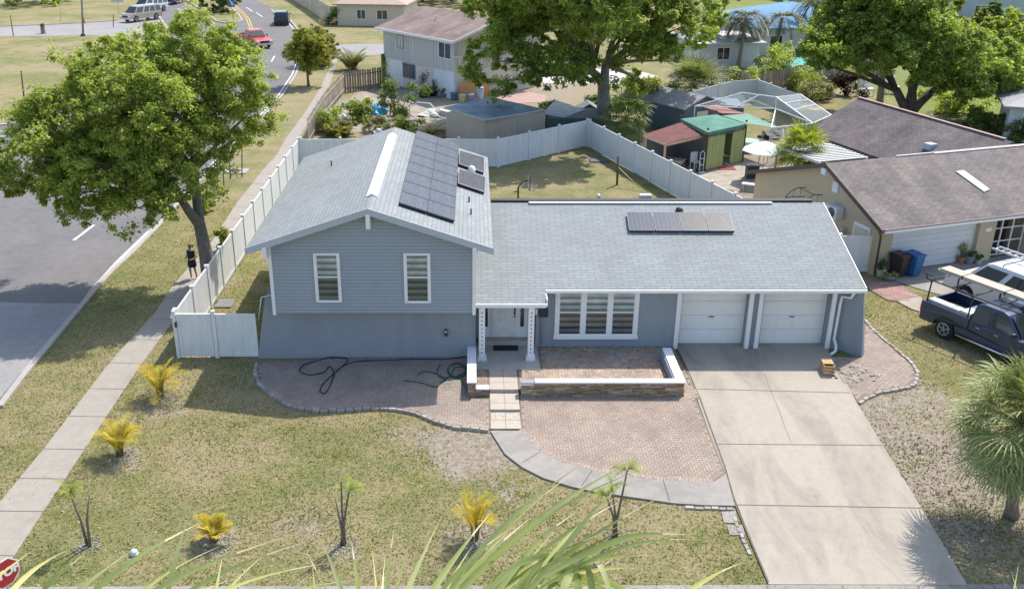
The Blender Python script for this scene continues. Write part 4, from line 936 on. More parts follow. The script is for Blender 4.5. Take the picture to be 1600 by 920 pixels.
far = [(560,10,7,4.5,'rounded tree behind the cream bungalow'),(610,8,7,4.5,'leafy tree above the left edge of the brown two-storey roof'),(660,4,8,5,'broad tree behind the ridge of the brown two-storey roof'),(705,2,8,5,'dark tree over the right end of the brown two-storey roof'),(745,10,6,3.5,'tree squeezed between the brown roof and the broad oak'),
       (1165,-14,9,6,'tree above the left end of the blue roof'),(1420,40,6,4,'pale green tree between the two far roofs'),(1545,70,4.6,4.0,'bushy tree at the right edge beyond the lawn'),(1490,68,4.6,3.8,'feathery tree in front of the pink roofed house'),(1590,104,5.5,3.4,'tall tree filling the right edge behind the bay window house'),(1130,20,7,4,'dark tree just right of the broad oak'),(620,-22,8,6,'tree along the top edge left of the oak'),(540,-14,7,5,'tree along the top edge over the cream bungalow'),(1250,-30,9,7,'distant tree above the middle of the blue roof'),(1360,-25,9,7,'distant tree above the right end of the blue roof'),(240,-14,7,5,'distant tree at the top of the road'),(410,-30,8,7,'distant tree beyond the cream fence'),(480,-22,7,5,'tree behind the cream fence'),(1480,0,5,3.0,'small tree at the corner of the pink roofed house'),(1440,92,5,3.6,'full tree behind the right half of the wide low oak'),(1520,100,4.5,3.4,'low tree behind the branches over the green lawn'),(1560,84,4.6,3.4,'pale tree below the pink roofed house'),(1400,70,6,4,'dark tree behind the crooked trunks'),(1215,60,4.5,2.6,'low tree before the right part of the blue roofed house wall'),(1275,70,5,3.2,'tree before the right end of the blue roofed house'),(830,-14,8,6,'tree above the left part of the broad oak'),(1000,-20,8,6,'tree above the right part of the broad oak'),(1470,128,4.2,3.2,'low leafy tree just right of the crooked trunks'),(1345,95,5,3.6,'leafy tree behind the grey log post'),(1585,140,4.6,3.0,'leafy tree directly above the pale blue bay window house'),(1290,60,5.5,3.8,'leafy tree between the blue roof and the wide low oak')]
for i, (x, yy, h, r, l) in enumerate(far): broad(l, x, yy, h, r, (LEAF_OAK, LEAF_DARK, LEAF_LIME if i in (6,8) else LEAF_OAK)[i % 3], 9000, .42, .25, 40+i, group='background trees')
def bush(label, px, py, h, r, mat=LEAF_DARK, n=2500, leaf=.14, seed=1, name='bush', cat='bush', group=None):
    b = G(px, py); root = thing(name, label, cat, b, 0, group); g = random.Random(seed); cs = []; rs = []; w = MB()
    for i in range(14):
        u = Vector((g.gauss(0,.5), g.gauss(0,.5), g.uniform(.15,1))); p = b + Vector((u.x*r, u.y*r, u.z*h*.85)); cs.append(p); rs.append(g.uniform(.25,.5)*max(r, h*.5))
        w.tube([b, b.lerp(p,.5)+Vector((0,0,.05)), p], [.03,.02,.008], 4, False)
    w.build('stems', BARK, root); npmesh('foliage', leaves(cs, rs, n//14, leaf, .8, seed=seed, shell=.2), 4, mat, root); return root
bl = [(505,205,1.7,1.2,LEAF_OAK,'green shrub against the corner of the back fence by the pavement'),(520,213,1.0,.7,LEAF_LIME,'yellowish shrub low behind the left end of the back fence'),(560,190,1.8,1.2,LEAF_OAK,'dark green shrub beside the blue tarp'),(590,207,1.3,1.1,LEAF_DRY,'dry greyish shrub in front of the blue tarp'),
      (622,185,3.0,1.5,leafmat('leaf_fresh', [(0.16,0.22,0.05),(0.22,0.27,0.08),(0.12,0.17,0.04)]),'tall fresh green shrub right of the blue tarp'),(630,205,1.2,1.0,LEAF_OAK,'low green shrub just behind the ridge of the roof'),(545,210,1.0,.8,LEAF_DRY,'brownish low shrub among the yard clutter'),
      (790,212,1.9,1.1,LEAF_DARK,'climbing shrub growing on the long wall of the tan shed'),(860,192,1.6,1.3,LEAF_DARK,'dark shrub between the tan shed and the tiny dark shed'),(935,178,1.2,1.0,LEAF_DARK,'small dark shrub at the foot of the grey trunked oak'),(1015,150,1.4,1.6,LEAF_LIME,'yellow-green shrub left of the bushy palm'),(988,158,2.6,.5,LEAF_OAK,'slim upright shrub near the fan palm by the fence corner'),
      (1160,142,2.0,1.6,LEAF_OAK,'green shrub against the grey board fence'),(1195,132,2.8,2.0,LEAF_DARK,'dark glossy shrub left of the turquoise pool cover'),(1240,135,3.0,2.4,LEAF_OAK,'big green shrub in front of the turquoise pool cover'),(1220,120,3.2,2.4,LEAF_OAK,'loose shrub behind the turquoise pool cover'),(1290,120,3,2.4,LEAF_OAK,'tall shrub under the left branches of the wide low oak'),(1265,158,1.6,1.6,LEAF_DRY,'dry shrub behind the pool enclosure'),
      (1320,150,2.2,1.6,leafmat('leaf_maroon', [(0.05,0.02,0.02),(0.09,0.03,0.025),(0.03,0.04,0.015)]),'dark maroon shrub near the row of white chairs'),(1492,180,2.0,1.9,LEAF_OAK,'round green shrub alone on the green lawn'),(1535,205,1.6,1.2,LEAF_DARK,'dark shrub left of the bay window house'),(1562,212,1.7,1.2,LEAF_DARK,'glossy dark shrub touching the bay window house'),(1590,222,1.7,1.1,LEAF_DARK,'dark shrub in front of the bay window'),(1520,190,1.2,.8,LEAF_OAK,'little shrub beside the stone ring'),
      (578,32,2.2,2.0,LEAF_DARK,'dark hedge shrub before the cream bungalow'),(528,38,2.2,2.0,LEAF_DARK,'hedge shrub at the end of the cream fence'),(1245,300,1.0,.5,LEAF_OAK,'small shrub against the end of the tan neighbouring house'),(352,392,1.2,.5,LEAF_LIME,'sprout of green leaves at the foot of the verge oak'),(322,330,1.3,.5,LEAF_OAK,'thin sapling among the stakes of the verge'),(165,168,1.6,.8,LEAF_OAK,'wild shrub on the left lawn behind the verge oak')]
for i, (x, yy, h, r, mt, l) in enumerate(bl): bush(l, x, yy, h, r, mt, 2600, .16 if G(x,yy).y < 70 else .22, 70+i, group='shrubs of the gardens')
# ================================================================ palms
def ribbon(pts, wd, up=None, fold=0.0):
    "tapering leaf blade along pts; returns quads"
    P = [Vector(p) for p in pts]; out = []; L = []
    for i, p in enumerate(P):
        d = (P[min(i+1,len(P)-1)] - P[max(i-1,0)]).normalized(); u = Vector(up) if up is not None else Vector((0,0,1))
        s = d.cross(u); s = s.normalized() if s.length > 1e-4 else Vector((1,0,0)); L.append((p, s, s.cross(d).normalized()))
    for i in range(len(P)-1):
        a, sa, ua = L[i]; b, sb, ub = L[i+1]; wa, wb = wd[i]/2, wd[i+1]/2
        if fold:
            out += [a, b, b + sb*wb + ub*fold*wb, a + sa*wa + ua*fold*wa, b, a, a - sa*wa + ua*fold*wa, b - sb*wb + ub*fold*wb]
        else: out += [a - sa*wa, a + sa*wa, b + sb*wb, b - sb*wb]
    return out
def arc(p, d, L, droop, n=5):
    "points along a drooping blade"
    P = [Vector(p)]; d = Vector(d).normalized()
    for i in range(n): P.append(P[-1] + d*(L/n)); d = (d + Vector((0,0,-droop/n))).normalized()
    return P
def fan_leaf(g, p, d, R_, nb=22, droop=.5, width=.05, spread=150):
    d = Vector(d).normalized(); s = d.cross(Vector((0,0,1))); s = s.normalized() if s.length > .01 else Vector((1,0,0)); u = s.cross(d); q = []
    for i in range(nb):
        a = R(-spread + 2*spread*(i+.5)/nb); L = R_*(1 - .25*abs(a)/R(spread))*g.uniform(.9,1.08)
        dd = d*math.cos(a) + s*math.sin(a) + u*g.uniform(-.08,.12)
        q += ribbon(arc(p, dd, L, droop*g.uniform(.7,1.3), 4), [width*.5, width, width*.9, width*.6, .004], u)
    return q
def feather(g, p, d, L, nl=22, ll=.35, droop=1.0, width=.02, vee=.35):
    P = arc(p, d, L, droop, 7); q = ribbon(P, [.02,.018,.016,.014,.012,.01,.008,.004])
    for i in range(nl):
        t = .12 + .86*i/nl; k = t*7; j = min(6, int(k)); c = P[j].lerp(P[j+1], k-j); dd = (P[j+1]-P[j]).normalized()
        s = dd.cross(Vector((0,0,1))); s = s.normalized() if s.length > .05 else Vector((1,0,0)); u = s.cross(dd)
        l = ll*math.sin(math.pi*(.15+.8*t))*g.uniform(.85,1.15)
        for sg in (-1,1): q += ribbon(arc(c, s*sg + dd*.75 + u*vee, l, .35, 2), [width, width*.9, .003])
    return q
def trunk_mb(b, t, r0, r1, g, rough=.1, n=10):
    m = MB(); k = 9; b, t = Vector(b), Vector(t); P = []; rr = []
    for i in range(k+1):
        f = i/k; P.append(b.lerp(t, f) + Vector((g.uniform(-1,1), g.uniform(-1,1), 0))*r0*.06); rr.append((r0+(r1-r0)*f)*(1 + rough*(.5 if i % 2 else -.3)) * (1.35 if i == 0 else 1))
    return m.tube(P, rr, n)
PALM = leafmat('palm_fan', [(0.15,0.20,0.06),(0.23,0.28,0.10),(0.30,0.33,0.14),(0.18,0.23,0.07)], .3); PALM_L = leafmat('palm_light', [(0.24,0.28,0.10),(0.36,0.38,0.17),(0.15,0.20,0.07),(0.46,0.44,0.24)], .25)
PALM_Y = leafmat('palm_yellow', [(0.66,0.43,0.025),(0.50,0.41,0.035),(0.72,0.54,0.07),(0.33,0.33,0.05)], .4); PALM_G = leafmat('palm_young_green', [(0.28,0.34,0.05),(0.20,0.27,0.05),(0.38,0.40,0.08)], .35)
PALM_B = leafmat('palm_dead', [(0.30,0.22,0.13),(0.22,0.16,0.10),(0.36,0.29,0.2)], .1); PTRUNK = M('palm_trunk', (0.33,0.27,0.21), (0.17,0.14,0.11), 9, .95, .9, stretch=(1,1,2.5))
def fan_palm(name, label, b, h, R_, nleaf, mat, seed, tr=.16, petiole=.7, nb=20, droop=.6, low=-.5, dead=0, top=None, width=.05, hi=1.0):
    b = Vector(b); g = random.Random(seed); root = thing(name, label, 'palm', b); t = Vector(top) if top else b + Vector((g.uniform(-.2,.2), 0, h))
    if h > .3: trunk_mb(b, t, tr, tr*.85, g).build('trunk', PTRUNK, root)
    q = []; pm = MB()
    for i in range(nleaf):
        a = i*2.399963 + g.uniform(-.2,.2); e = low + (hi-low)*((i+.5)/nleaf)**.8; d = Vector((math.cos(a)*math.cos(e*1.35), math.sin(a)*math.cos(e*1.35), math.sin(e*1.35)))
        P = arc(t, d, petiole*g.uniform(.8,1.15), .5, 3); pm.tube(P, [.02,.016,.014,.012], 4, False)
        q += fan_leaf(g, P[-1], (P[-1]-P[-2]), R_*g.uniform(.85,1.1), nb, droop, width)
    pm.build('leaf_stalks', M('palm_stalk', (.2,.22,.08)), root); npmesh('fronds', q, 4, mat, root)
    if dead:
        q = []
        for i in range(dead):
            a = i*2.4; d = Vector((math.cos(a)*.35, math.sin(a)*.35, -1)); P = arc(t - Vector((0,0,.15+.5*(i%3)/3)), d, petiole*.7, .3, 3); q += fan_leaf(g, P[-1], P[-1]-P[-2], R_*.7, 12, .2, width, 60)
        npmesh('dead_skirt', q, 4, PALM_B, root)
    return root
# right foreground cabbage palm
b = G(1580,806); t = V(1596,664, b.y-.2)
fan_palm('cabbage_palm', 'tall shaggy cabbage palm at the right edge casting a spiky shadow on the driveway', b, 4, .92, 104, PALM_L, 31, .17, 1.35, 24, 1.0, -1.0, 110, top=t, width=.045, hi=1.1)
# palms behind
fan_palm('fan_palm', 'broad green fan palm rising over the slanting white fence near its back corner', G(977,222), 2.4, 1.15, 38, PALM, 32, .2, 1.25, 22, 1.2, -.6, 4, top=V(978,186,G(977,222).y), width=.085)
b = G(1082,158); fan_palm('cabbage_palm', 'low bushy grey-green palm in front of the grey board fence', b, 1.2, 1.4, 70, PALM_L, 33, .2, 1.9, 22, .5, -.2, 0, top=b+Vector((0,0,1.1)), width=.085)
b = G(1235,292); fan_palm('fan_palm', 'bright yellow-green fan palm behind the gable of the tan neighbouring house', b, 2.4, .95, 36, leafmat('palm_bright', [(0.34,0.38,0.05),(0.46,0.46,0.08),(0.22,0.28,0.05)], .35), 34, .15, 1.1, 20, .8, -.5, 0, top=V(1252,236,b.y), width=.09)
b = G(1103,100); fan_palm('cabbage_palm', 'thin trunked cabbage palm with a brown skirt right of the broad oak', b, 6, 1.1, 34, LEAF_DARK, 35, .22, .9, 16, .9, -.5, 16, top=V(1110,38,b.y), width=.09)
def feather_palm(name, label, b, top, L, nf, mat, seed, tr=.1, ll=.3, nl=18, droop=1.1, w_=.035, up=.7, dead=0, cat='palm', group=None):
    g = random.Random(seed); b = Vector(b); t = Vector(top); root = thing(name, label, cat, b, 0, group)
    trunk_mb(b, t, tr, tr*.75, g, .08, 8).build('trunk', PTRUNK, root); q = []
    for i in range(nf):
        a = i*2.399963 + g.uniform(-.3,.3); e = up*g.uniform(-.3,1.6); q += feather(g, t, (math.cos(a), math.sin(a), e), L*g.uniform(.8,1.15), nl, ll, droop, w_)
    npmesh('fronds', q, 4, mat, root); return root
QP = leafmat('palm_queen', [(0.10,0.12,0.05),(0.16,0.17,0.08),(0.20,0.19,0.10)], .25)
for (x, y0, tx, ty, sd, l) in ((1153,108,1166,26,51,'queen palm leaning right before the left half of the blue roof'),(1170,103,1160,36,52,'queen palm with drooping fronds close to its twin before the blue roof'),(1208,98,1222,28,53,'queen palm standing before the middle of the blue roof'),(1254,82,1278,2,54,'tall dark queen palm leaning right over the blue roof')):
    b = G(x, y0); feather_palm('queen_palm', l, b, V(tx, ty, b.y), 3.1, 22, QP, sd, .2, .95, 22, 2.3, .09, .45, group='queen palms by the blue roofed house')
b = G(550,110); q_ = thing('palm_clump', 'dense dark clumping palm on the verge beside the wooden fence', 'palm', b); g = random.Random(8); q = []
for i in range(34):
    a = i*2.4; q += feather(g, b + Vector((g.uniform(-.4,.4), g.uniform(-.4,.4), 0)), (math.cos(a)*.8, math.sin(a)*.8, g.uniform(.8,2.2)), g.uniform(1.8,3.0), 16, .6, 1.0, .07)
npmesh('fronds', q, 4, leafmat('palm_clump_leaf', [(0.12,0.14,0.04),(0.20,0.20,0.05),(0.28,0.25,0.06)], .25), q_)
m = MB(); 
for i in range(7): a = i*.9; m.tube([b + Vector((math.cos(a)*.25, math.sin(a)*.25, -.05)), b + Vector((math.cos(a)*.4, math.sin(a)*.4, .9))], .05, 6)
m.build('stems', PTRUNK, q_)
for px_, py_, l in ((676,214,'yellowish fern-like palm behind the solar panels of the roof'),(532,214,'small yellow palm tuft at the left end of the back fence')):
    b = G(px_, py_); q_ = thing('palm_clump', l, 'palm', b); q = []
    for i in range(22): a = i*2.4; q += feather(g, b, (math.cos(a), math.sin(a), g.uniform(.6,2)), g.uniform(1.0,1.9), 14, .4, 1.1, .05)
    npmesh('fronds', q, 4, leafmat('palm_clump_gold', [(0.28,0.26,0.04),(0.38,0.31,0.05),(0.2,0.2,0.04)], .25), q_)
    m = MB(); m.tube([b - Vector((0,0,.1)), b + Vector((0,0,.35))], .12, 8); m.build('stem', PTRUNK, q_)
# yellow young palms on the front lawn, each with a ring of pale stones
PEB = island('white_pebble', [(0.22,0.20,0.18),(0.60,0.60,0.60),(0.30,0.28,0.26),(0.16,0.15,0.15),(0.42,0.40,0.38)], .9, .2)
def pebbles(b, r, n, seed, label):
    g = random.Random(seed); m = MB()
    for i in range(n):
        a = g.uniform(0, 6.283); d = r*math.sqrt(g.random()); s = g.uniform(.012,.035); x = b.x+math.cos(a)*d; y_ = b.y+math.sin(a)*d; m.ball((x, y_, tz(y_)+s*.3), (s, s*.8, s*.55), 5, 3)
    tag(m.build('pebbles', PEB), label, 'pebbles', kind='stuff')
def yellow_palm(label, px, py, pyt, seed, nf=16, spread=1.0, lw=.35, mat=PALM_Y, plb=''):
    b = G(px, py); h = HT(px, py, pyt); g = random.Random(seed); root = thing('young_palm', label, 'palm', b); m = MB()
    for i in range(5): a = i*1.3; m.tube([b + Vector((math.cos(a)*.07, math.sin(a)*.07, -.05)), b + Vector((math.cos(a)*.12, math.sin(a)*.12, h*.28)), b + Vector((math.cos(a)*.16, math.sin(a)*.16, h*.42))], [.03,.025,.012], 6)
    m.build('stems', M('young_stem', (.25,.2,.06), (.12,.10,.05), 12), root); q = []
    for i in range(int(nf*1.5)):
        a = i*2.399963 + g.uniform(-.3,.3); q += feather(g, b + Vector((math.cos(a)*.1, math.sin(a)*.1, h*g.uniform(.15,.4))), (math.cos(a)*.5*spread, math.sin(a)*.5*spread, g.uniform(.3,2.2)), h*g.uniform(.45,.8), 20, lw*.85, 1.25, .016, .25)
    npmesh('fronds', q, 4, mat, root)
    pebbles(b + Vector((.08,-.12,0)), .5, 150, seed, plb)
yellow_palm('bright yellow young palm nearest the garden gate', 251,620, 562, 61, 18, 1.1, plb='dark and pale pebbles round the yellow palm by the gate')
yellow_palm('bright yellow young palm close to the pavement in the middle of the left lawn', 188,712, 655, 62, 18, 1.2, plb='pebbles round the yellow palm by the pavement')
yellow_palm('small yellow young palm low on the lawn near the bottom left', 335,845, 805, 63, 16, .9, .25, plb='pebbles round the small yellow palm')
yellow_palm('upright yellow young palm between the drooping fronds and the curved concrete band', 742,842, 770, 64, 15, .6, .3, plb='pebbles round the upright yellow palm')
def stick_palm(label, px, py, stems, seed, plb):
    b = G(px, py); g = random.Random(seed); root = thing('stick_palm', label, 'palm', b); q = []
    for (tx, ty, fr_) in stems:
        t = V(tx, ty, b.y); m = MB(); mid = b.lerp(t, .5) + Vector((b.x-t.x,0,0))*-.22*0 + Vector(((t.x-b.x)*-.18, 0, 0))
        m.tube([b + Vector((g.uniform(-.08,.08), g.uniform(-.05,.05), -.05)), mid, t], [.045,.032,.02 if fr_ else .01], 7); m.build('stem', M('stick_stem', (.22,.17,.14), (.12,.09,.08), 14, .9), root)
        for k in range(fr_):
            a = g.uniform(0, 6.28) if fr_ > 3 else .3; q += feather(g, t, (math.cos(a)*.8, math.sin(a)*.6, g.uniform(.4,1.6)), g.uniform(.32,.58), 18, .17, 1.7, .013, .3)
    if q: npmesh('fronds', q, 4, PALM_G, root)
    pebbles(b, .38, 150, seed, plb)
stick_palm('leaning young palm with one tufted stem and one bare stem near the pavement', 138,852, [(108,768,7),(140,770,0)], 71, 'few pebbles at the foot of the leaning palm')
stick_palm('three-stemmed spindly palm with one drooping green frond in the middle of the lawn', 537,850, [(545,768,5),(533,752,1),(523,776,0)], 72, 'pebbles at the foot of the three-stemmed spindly palm')
stick_palm('spindly palm with three tufted stems before the curved concrete band', 962,838, [(948,775,7),(956,762,4),(980,735,8)], 73, 'pebbles at the foot of the palm by the curved band')
# the palm below the camera: long blades reaching up into the picture
def weld(o):
    bm_ = bmesh.new(); bm_.from_mesh(o.data); bmesh.ops.remove_doubles(bm_, verts=bm_.verts, dist=.0004); bm_.to_mesh(o.data); bm_.free(); o.data.polygons.foreach_set('use_smooth', [True]*len(o.data.polygons))
def near_palm():
    g = random.Random(4); root = thing('cabbage_palm', 'crown of long pale green palm blades rising from the bottom edge close to the viewer', 'palm', (0.3,7.5,-.61)); B = []
    def V2(px, py, d):   # point along the view at depth d
        y = (d - (CH*math.sin(PITCH)) ) # solved below
        v = -(py-CY)/FPX*d; X = (px-CX)/FPX*d
        f = Vector((0, math.cos(PITCH), -math.sin(PITCH))); u = Vector((0, math.sin(PITCH), math.cos(PITCH)))
        return Vector((0,0,CH)) + f*d + u*v + Vector((X,0,0))
    def blade(x0, y0, x1, y1, w_, mt=0, d0=8.6, d1=9.4, bow=.12, dry=True):
        a, b = V2(x0, y0, d0), V2(x1, y1, d1); L = (b-a).length; n = 9; P = []
        for i in range(n+1):
            t = i/n; p = a.lerp(b, t); p = p + Vector((0,0,1))*L*bow*math.sin(math.pi*t) ; P.append(p)
        wd = [w_*(.75 + .35*math.sin(math.pi*min(1, t/n*1.3)))*(1 if t < n*.45 else max(.05, 1-((t-n*.45)/(n*.56))**1.25)) for t in range(n+1)]
        up = Vector((g.uniform(-.6,.6), -.9, .55)); q = ribbon(P, wd, up, .22)
        k = 8*(n-2); B.append((q, mt, k))
    W = .044
    for x0,y0,x1,y1,mt,s in ((-60,960,55,857,1,.8),(-20,970,105,859,1,1),(20,980,136,862,0,1),(60,980,204,861,0,1),(60,1010,312,817,0,1.2),(150,990,346,852,1,.6),(250,985,298,798,0,1),(120,1000,440,840,0,1),(180,1000,480,845,0,.9),(330,1000,348,868,0,.8),(300,1000,410,868,1,.6),(210,1000,520,878,1,.7),(160,1010,380,898,1,.7),(280,1010,560,905,1,.6),
        (560,1000,498,834,0,1.0),(500,1000,487,868,1,.7),(570,1000,549,846,0,.9),(595,1000,616,824,0,.8),(600,1010,690,806,0,1.1),(620,1010,767,800,0,1.2),(640,1010,826,811,0,1.3),(640,1000,907,726,0,1.2),(650,990,995,716,0,1.5),(700,1000,868,860,1,1.1),(690,1000,960,778,0,1.2),(730,1000,1035,774,0,1.1),
        (830,930,982,748,0,1.1),(850,900,1080,835,0,1.2),(850,905,1038,868,1,.8),(840,915,1040,890,1,.7),(860,935,960,845,0,1.0),(1010,985,1158,879,1,1.0),(720,1000,850,835,0,1.1),(740,980,900,800,0,1.3),(700,990,830,870,0,1.2),(660,1000,740,850,0,.9),(1575,960,1592,878,1,.6),(1600,970,1580,893,1,.5)):
        blade(x0, y0, x1, y1, W*s, mt, g.uniform(8.2,8.9), g.uniform(8.8,9.8), g.uniform(.03,.10))
        if x0 > 550 and x0 < 1000: blade(x0+g.uniform(-30,30), y0+g.uniform(0,20), x1+g.uniform(-45,35), y1+g.uniform(5,45), W*s*.6, 1-mt if g.random() < .4 else mt, g.uniform(8.2,9.1), g.uniform(8.8,9.8), g.uniform(.02,.12))
    # arching straps that fall back down
    for x0,y0,xm,ym,x1,y1,s in ((900,880,870,850,800,960,1.6),(905,885,850,860,770,960,1.5),(900,890,840,880,830,990,1.5),(905,890,880,880,870,990,1.7),(905,890,930,860,925,990,1.6),(880,900,980,895,1000,960,1.5),(890,905,960,910,1020,990,1.2),(910,870,940,850,960,960,1.3),(880,870,800,850,740,960,1.4),(870,875,820,870,775,980,1.3),(890,900,850,900,800,1000,1.6),(905,895,900,900,905,1000,1.6),(895,895,870,905,840,1000,1.5),(880,880,835,850,815,940,1.2)):
        a, c, e = V2(x0, y0, 8.8), V2(xm, ym, 8.5), V2(x1, y1, 8.4); P = []
        for i in range(9): t = i/8; P.append(a*(1-t)**2 + c*2*t*(1-t) + e*t*t)
        q = ribbon(P, [W*s*w_ for w_ in (.4,.8,1,1,1,.9,.85,.8,.7)], Vector((g.uniform(-.5,.5),-1,.3)), .18); B.append((q, 0, len(q)))
    ms = []
    for k, mt in ((0, leafmat('blade_green', [(0.34,0.38,0.15),(0.44,0.46,0.20),(0.50,0.51,0.25),(0.26,0.31,0.11)], .3, .5)), (1, leafmat('blade_yellow', [(0.58,0.55,0.20),(0.68,0.60,0.27),(0.48,0.49,0.18)], .3, .5)), (2, leafmat('blade_tip', [(0.62,0.52,0.28),(0.50,0.50,0.24),(0.70,0.58,0.38)], .25, .6))): ms.append(mt)
    for q, mt, k in B:
        o = npmesh('blade', q, 4, ms[mt], root); o.data.materials.append(ms[2]); weld(o); nf = len(o.data.polygons); o.data.polygons.foreach_set('material_index', [0 if i*4 < k else 1 for i in range(nf)])
    # crown shaft, bases of the leaves and trunk below the frame
    top = V2(860, 1010, 8.9); trunk_mb(Vector((top.x, top.y, -.61)), top, .22, .2, g, .12, 12).build('trunk', PTRUNK, root)
    st = MB()
    for ex, ey in ((60,1010),(330,1000),(580,1000),(690,1000),(880,890),(1010,985)): e = V2(ex, ey, 8.7); st.tube([top, top.lerp(e,.5)+Vector((0,0,.08)), e], [.03,.024,.018], 6)
    st.build('leaf_stalks', MATS['palm_stalk'], root)
near_palm()
# ================================================================ neighbouring buildings
def F(name, label, cat, x, y, rz): return thing(name, label, cat, (x, y, 0), R(rz))
def bld(mb, name, mat, root, **k): return mb.build(name, mat, root, world=False, **k)
def tobox(root, p):
    c, s = math.cos(root.rotation_euler.z), math.sin(root.rotation_euler.z); dx, dy = p.x-root.location.x, p.y-root.location.y
    return Vector((dx*c + dy*s, -dx*s + dy*c, p.z))
def onplane(root, px, py, f):
    z = 3.0
    for _ in range(60): z = .5*z + .5*f(tobox(root, G(px, py, z)))
    return tobox(root, G(px, py, z))
TAN = M('tan_stucco', (0.56,0.46,0.31), (0.50,0.41,0.28), .7, .9, .3, fine=50); BROWN = M('brown_trim', (0.12,0.08,0.07)); GREYDOOR = M('neighbour_garage', (.72,.73,.74), (.66,.67,.68), .6, .5)
RB = shingle('brown_shingle', (0.15,0.13,0.125), (0.195,0.17,0.158), (0.085,0.075,0.075), False, .4, .15, .35, (1.4,1.32,1.22)); RB2 = shingle('brown_shingle_turned', (0.15,0.125,0.128), (0.20,0.168,0.16), (0.085,0.07,0.072), True, .4, .15, .35, (.72,.70,.72))
N1 = F('bungalow', 'tan bungalow with brown shingle roofs and a white double garage right of the grey-blue house', 'house', 16.7, 43.9, 17.5)
kf, kb = 1.9/4.4, 2.05/6.4
m = MB(); m.prism([(0,-4.4,2.4),(0,0,4.3),(0,6.4,2.25),(0,6.4,2.08),(0,0,4.12),(0,-4.4,2.22)], (16,0,0)); bld(m, 'front_roof', RB, N1)
m = MB(); X0, XR_, X1, kk = 8.0, 11.6, 15.2, 1.85/3.6
m.prism([(X0,.5,2.5),(XR_,.5,4.36),(X1,.5,2.5),(X1,.5,2.34),(XR_,.5,4.2),(X0,.5,2.34)], (0,12,0)); bld(m, 'rear_roof', RB2, N1)
m = MB(); m.prism([(.35,-3.85,0),(.35,6,0),(.35,6,2.2),(.35,0,4.1),(.35,-3.85,2.45)], (.25,0,0)); m.box(.6,1.2,-3.8,-3.5,0,2.4); m.box(6.0,6.95,-3.9,-3.5,0,2.4); m.box(1.2,6.0,-3.78,-3.5,2.12,2.4); m.box(6.95,14,-2.4,-2.1,0,3); m.box(9.2,14,-3.8,-2.4,0,2.4); m.box(.6,15,5.7,6,0,2.2); m.box(8.4,15,6,12.2,0,2.45); m.box(6.96,9.19,-3.7,-3.55,2.12,2.4)
bld(m, 'wall', TAN, N1)
m = MB(); m.box(1.2,6.0,-3.66,-3.6,.02,2.12); m.m = 1
for i in range(1,8): m.box(1.2,6.0,-3.667,-3.659,.02+i*.265-.006,.02+i*.265+.006)
bld(m, 'garage_door', [GREYDOOR, M('groove_grey', (.45,.46,.48))], N1)
m = MB(); m.bar((-.02,-4.42,2.3),(-.02,0,4.2),.04,.2); m.bar((-.02,0,4.2),(-.02,6.4,2.16),.04,.2); bld(m, 'rake_board', BROWN, N1)
m = MB(); m.box(.1,16,-4.52,-4.41,2.24,2.36); bld(m, 'gutter', WHITE, N1)
m = MB(); m.box(.1,16,-4.53,-4.40,2.362,2.40); bld(m, 'eave_edge', BROWN, N1)
m = MB(); m.prism([(6.2,0,4.31),(6.2,-.09,4.30),(6.2,0,4.37),(6.2,.09,4.30)], (8.0,0,0)); m.box(4.0,6.2,-.04,.05,4.30,4.35); bld(m, 'ridge_cap', M('ridge_pale', (.72,.62,.58)), N1)
m = MB(); m.bar((X1-3.6+.0,1,4.40),(XR_,12.5,4.40),.16,.05); bld(m, 'ridge_cap', M('ridge_red', (.52,.32,.27)), N1)
q = [onplane(N1, x, y, lambda p: 4.3 + kf*p.y) for x, y in ((1493,269),(1505,267),(1546,297),(1537,301))]; nn = Vector((0,-kf,1)).normalized()
m = MB(); m.prism([p + nn*.005 for p in q], nn*.05); bld(m, 'skylight', M('skylight_frost', (.42,.46,.44), (.5,.5,.44), .8, .3), N1)
q = onplane(N1, 1453, 231, lambda p: 2.5 + kk*(p.x-8)); m = MB(); m.box(q.x-.25,q.x+.25,q.y-.25,q.y+.25,q.z-.1,q.z+.25); bld(m, 'roof_vent', M('vent_blue', (.42,.52,.62), rough=.4), N1, bevel=.03)
m = MB(); m.box(-.1,.34,-.15,.15,3.75,4.05); bld(m, 'gable_lamp', WHITE, N1, bevel=.02)
m = MB(); m.box(.28,.35,-.75,-.35,3.0,3.5); 
for i in range(5): m.bar((.27,-.72,3.06+i*.09),(.27,-.38,3.06+i*.09),.02,.05)
bld(m, 'louvre_vent', WHITE, N1)
m = MB(); m.box(.29,.35,-3.3,-2.2,1.05,2.1); w_ = bld(m, 'side_window', WHITE, N1); m = MB(); m.box(.275,.288,-3.2,-2.3,1.2,1.95); m.build('pane', M('frosted_yellow', (.55,.55,.42), rough=.2), w_, world=False)
m = MB(); m.box(.29,.35,.6,1.4,.1,2.0); bld(m, 'side_door', WHITE, N1)
m = MB()
for y_ in (.35,1.65): m.tube([(.34,y_,2.6),(-.1,y_,2.65),(-.5,y_,2.5),(-.8,y_,2.2)], .02, 5); m.tube([(.34,y_,2.15),(-.8,y_,2.2)], .02, 5); m.tube([(.1,y_,2.62),(.05,y_,2.16)], .012, 4); m.tube([(-.3,y_,2.6),(-.35,y_,2.18)], .012, 4)
m.tube([(-.8,.35,2.2),(-.8,1.65,2.2)], .02, 5); m.tube([(-.1,.35,2.65),(-.1,1.65,2.65)], .015, 5); bld(m, 'awning_frame', DARK, N1)
acm = M('ac_white', (.66,.66,.63), rough=.4)
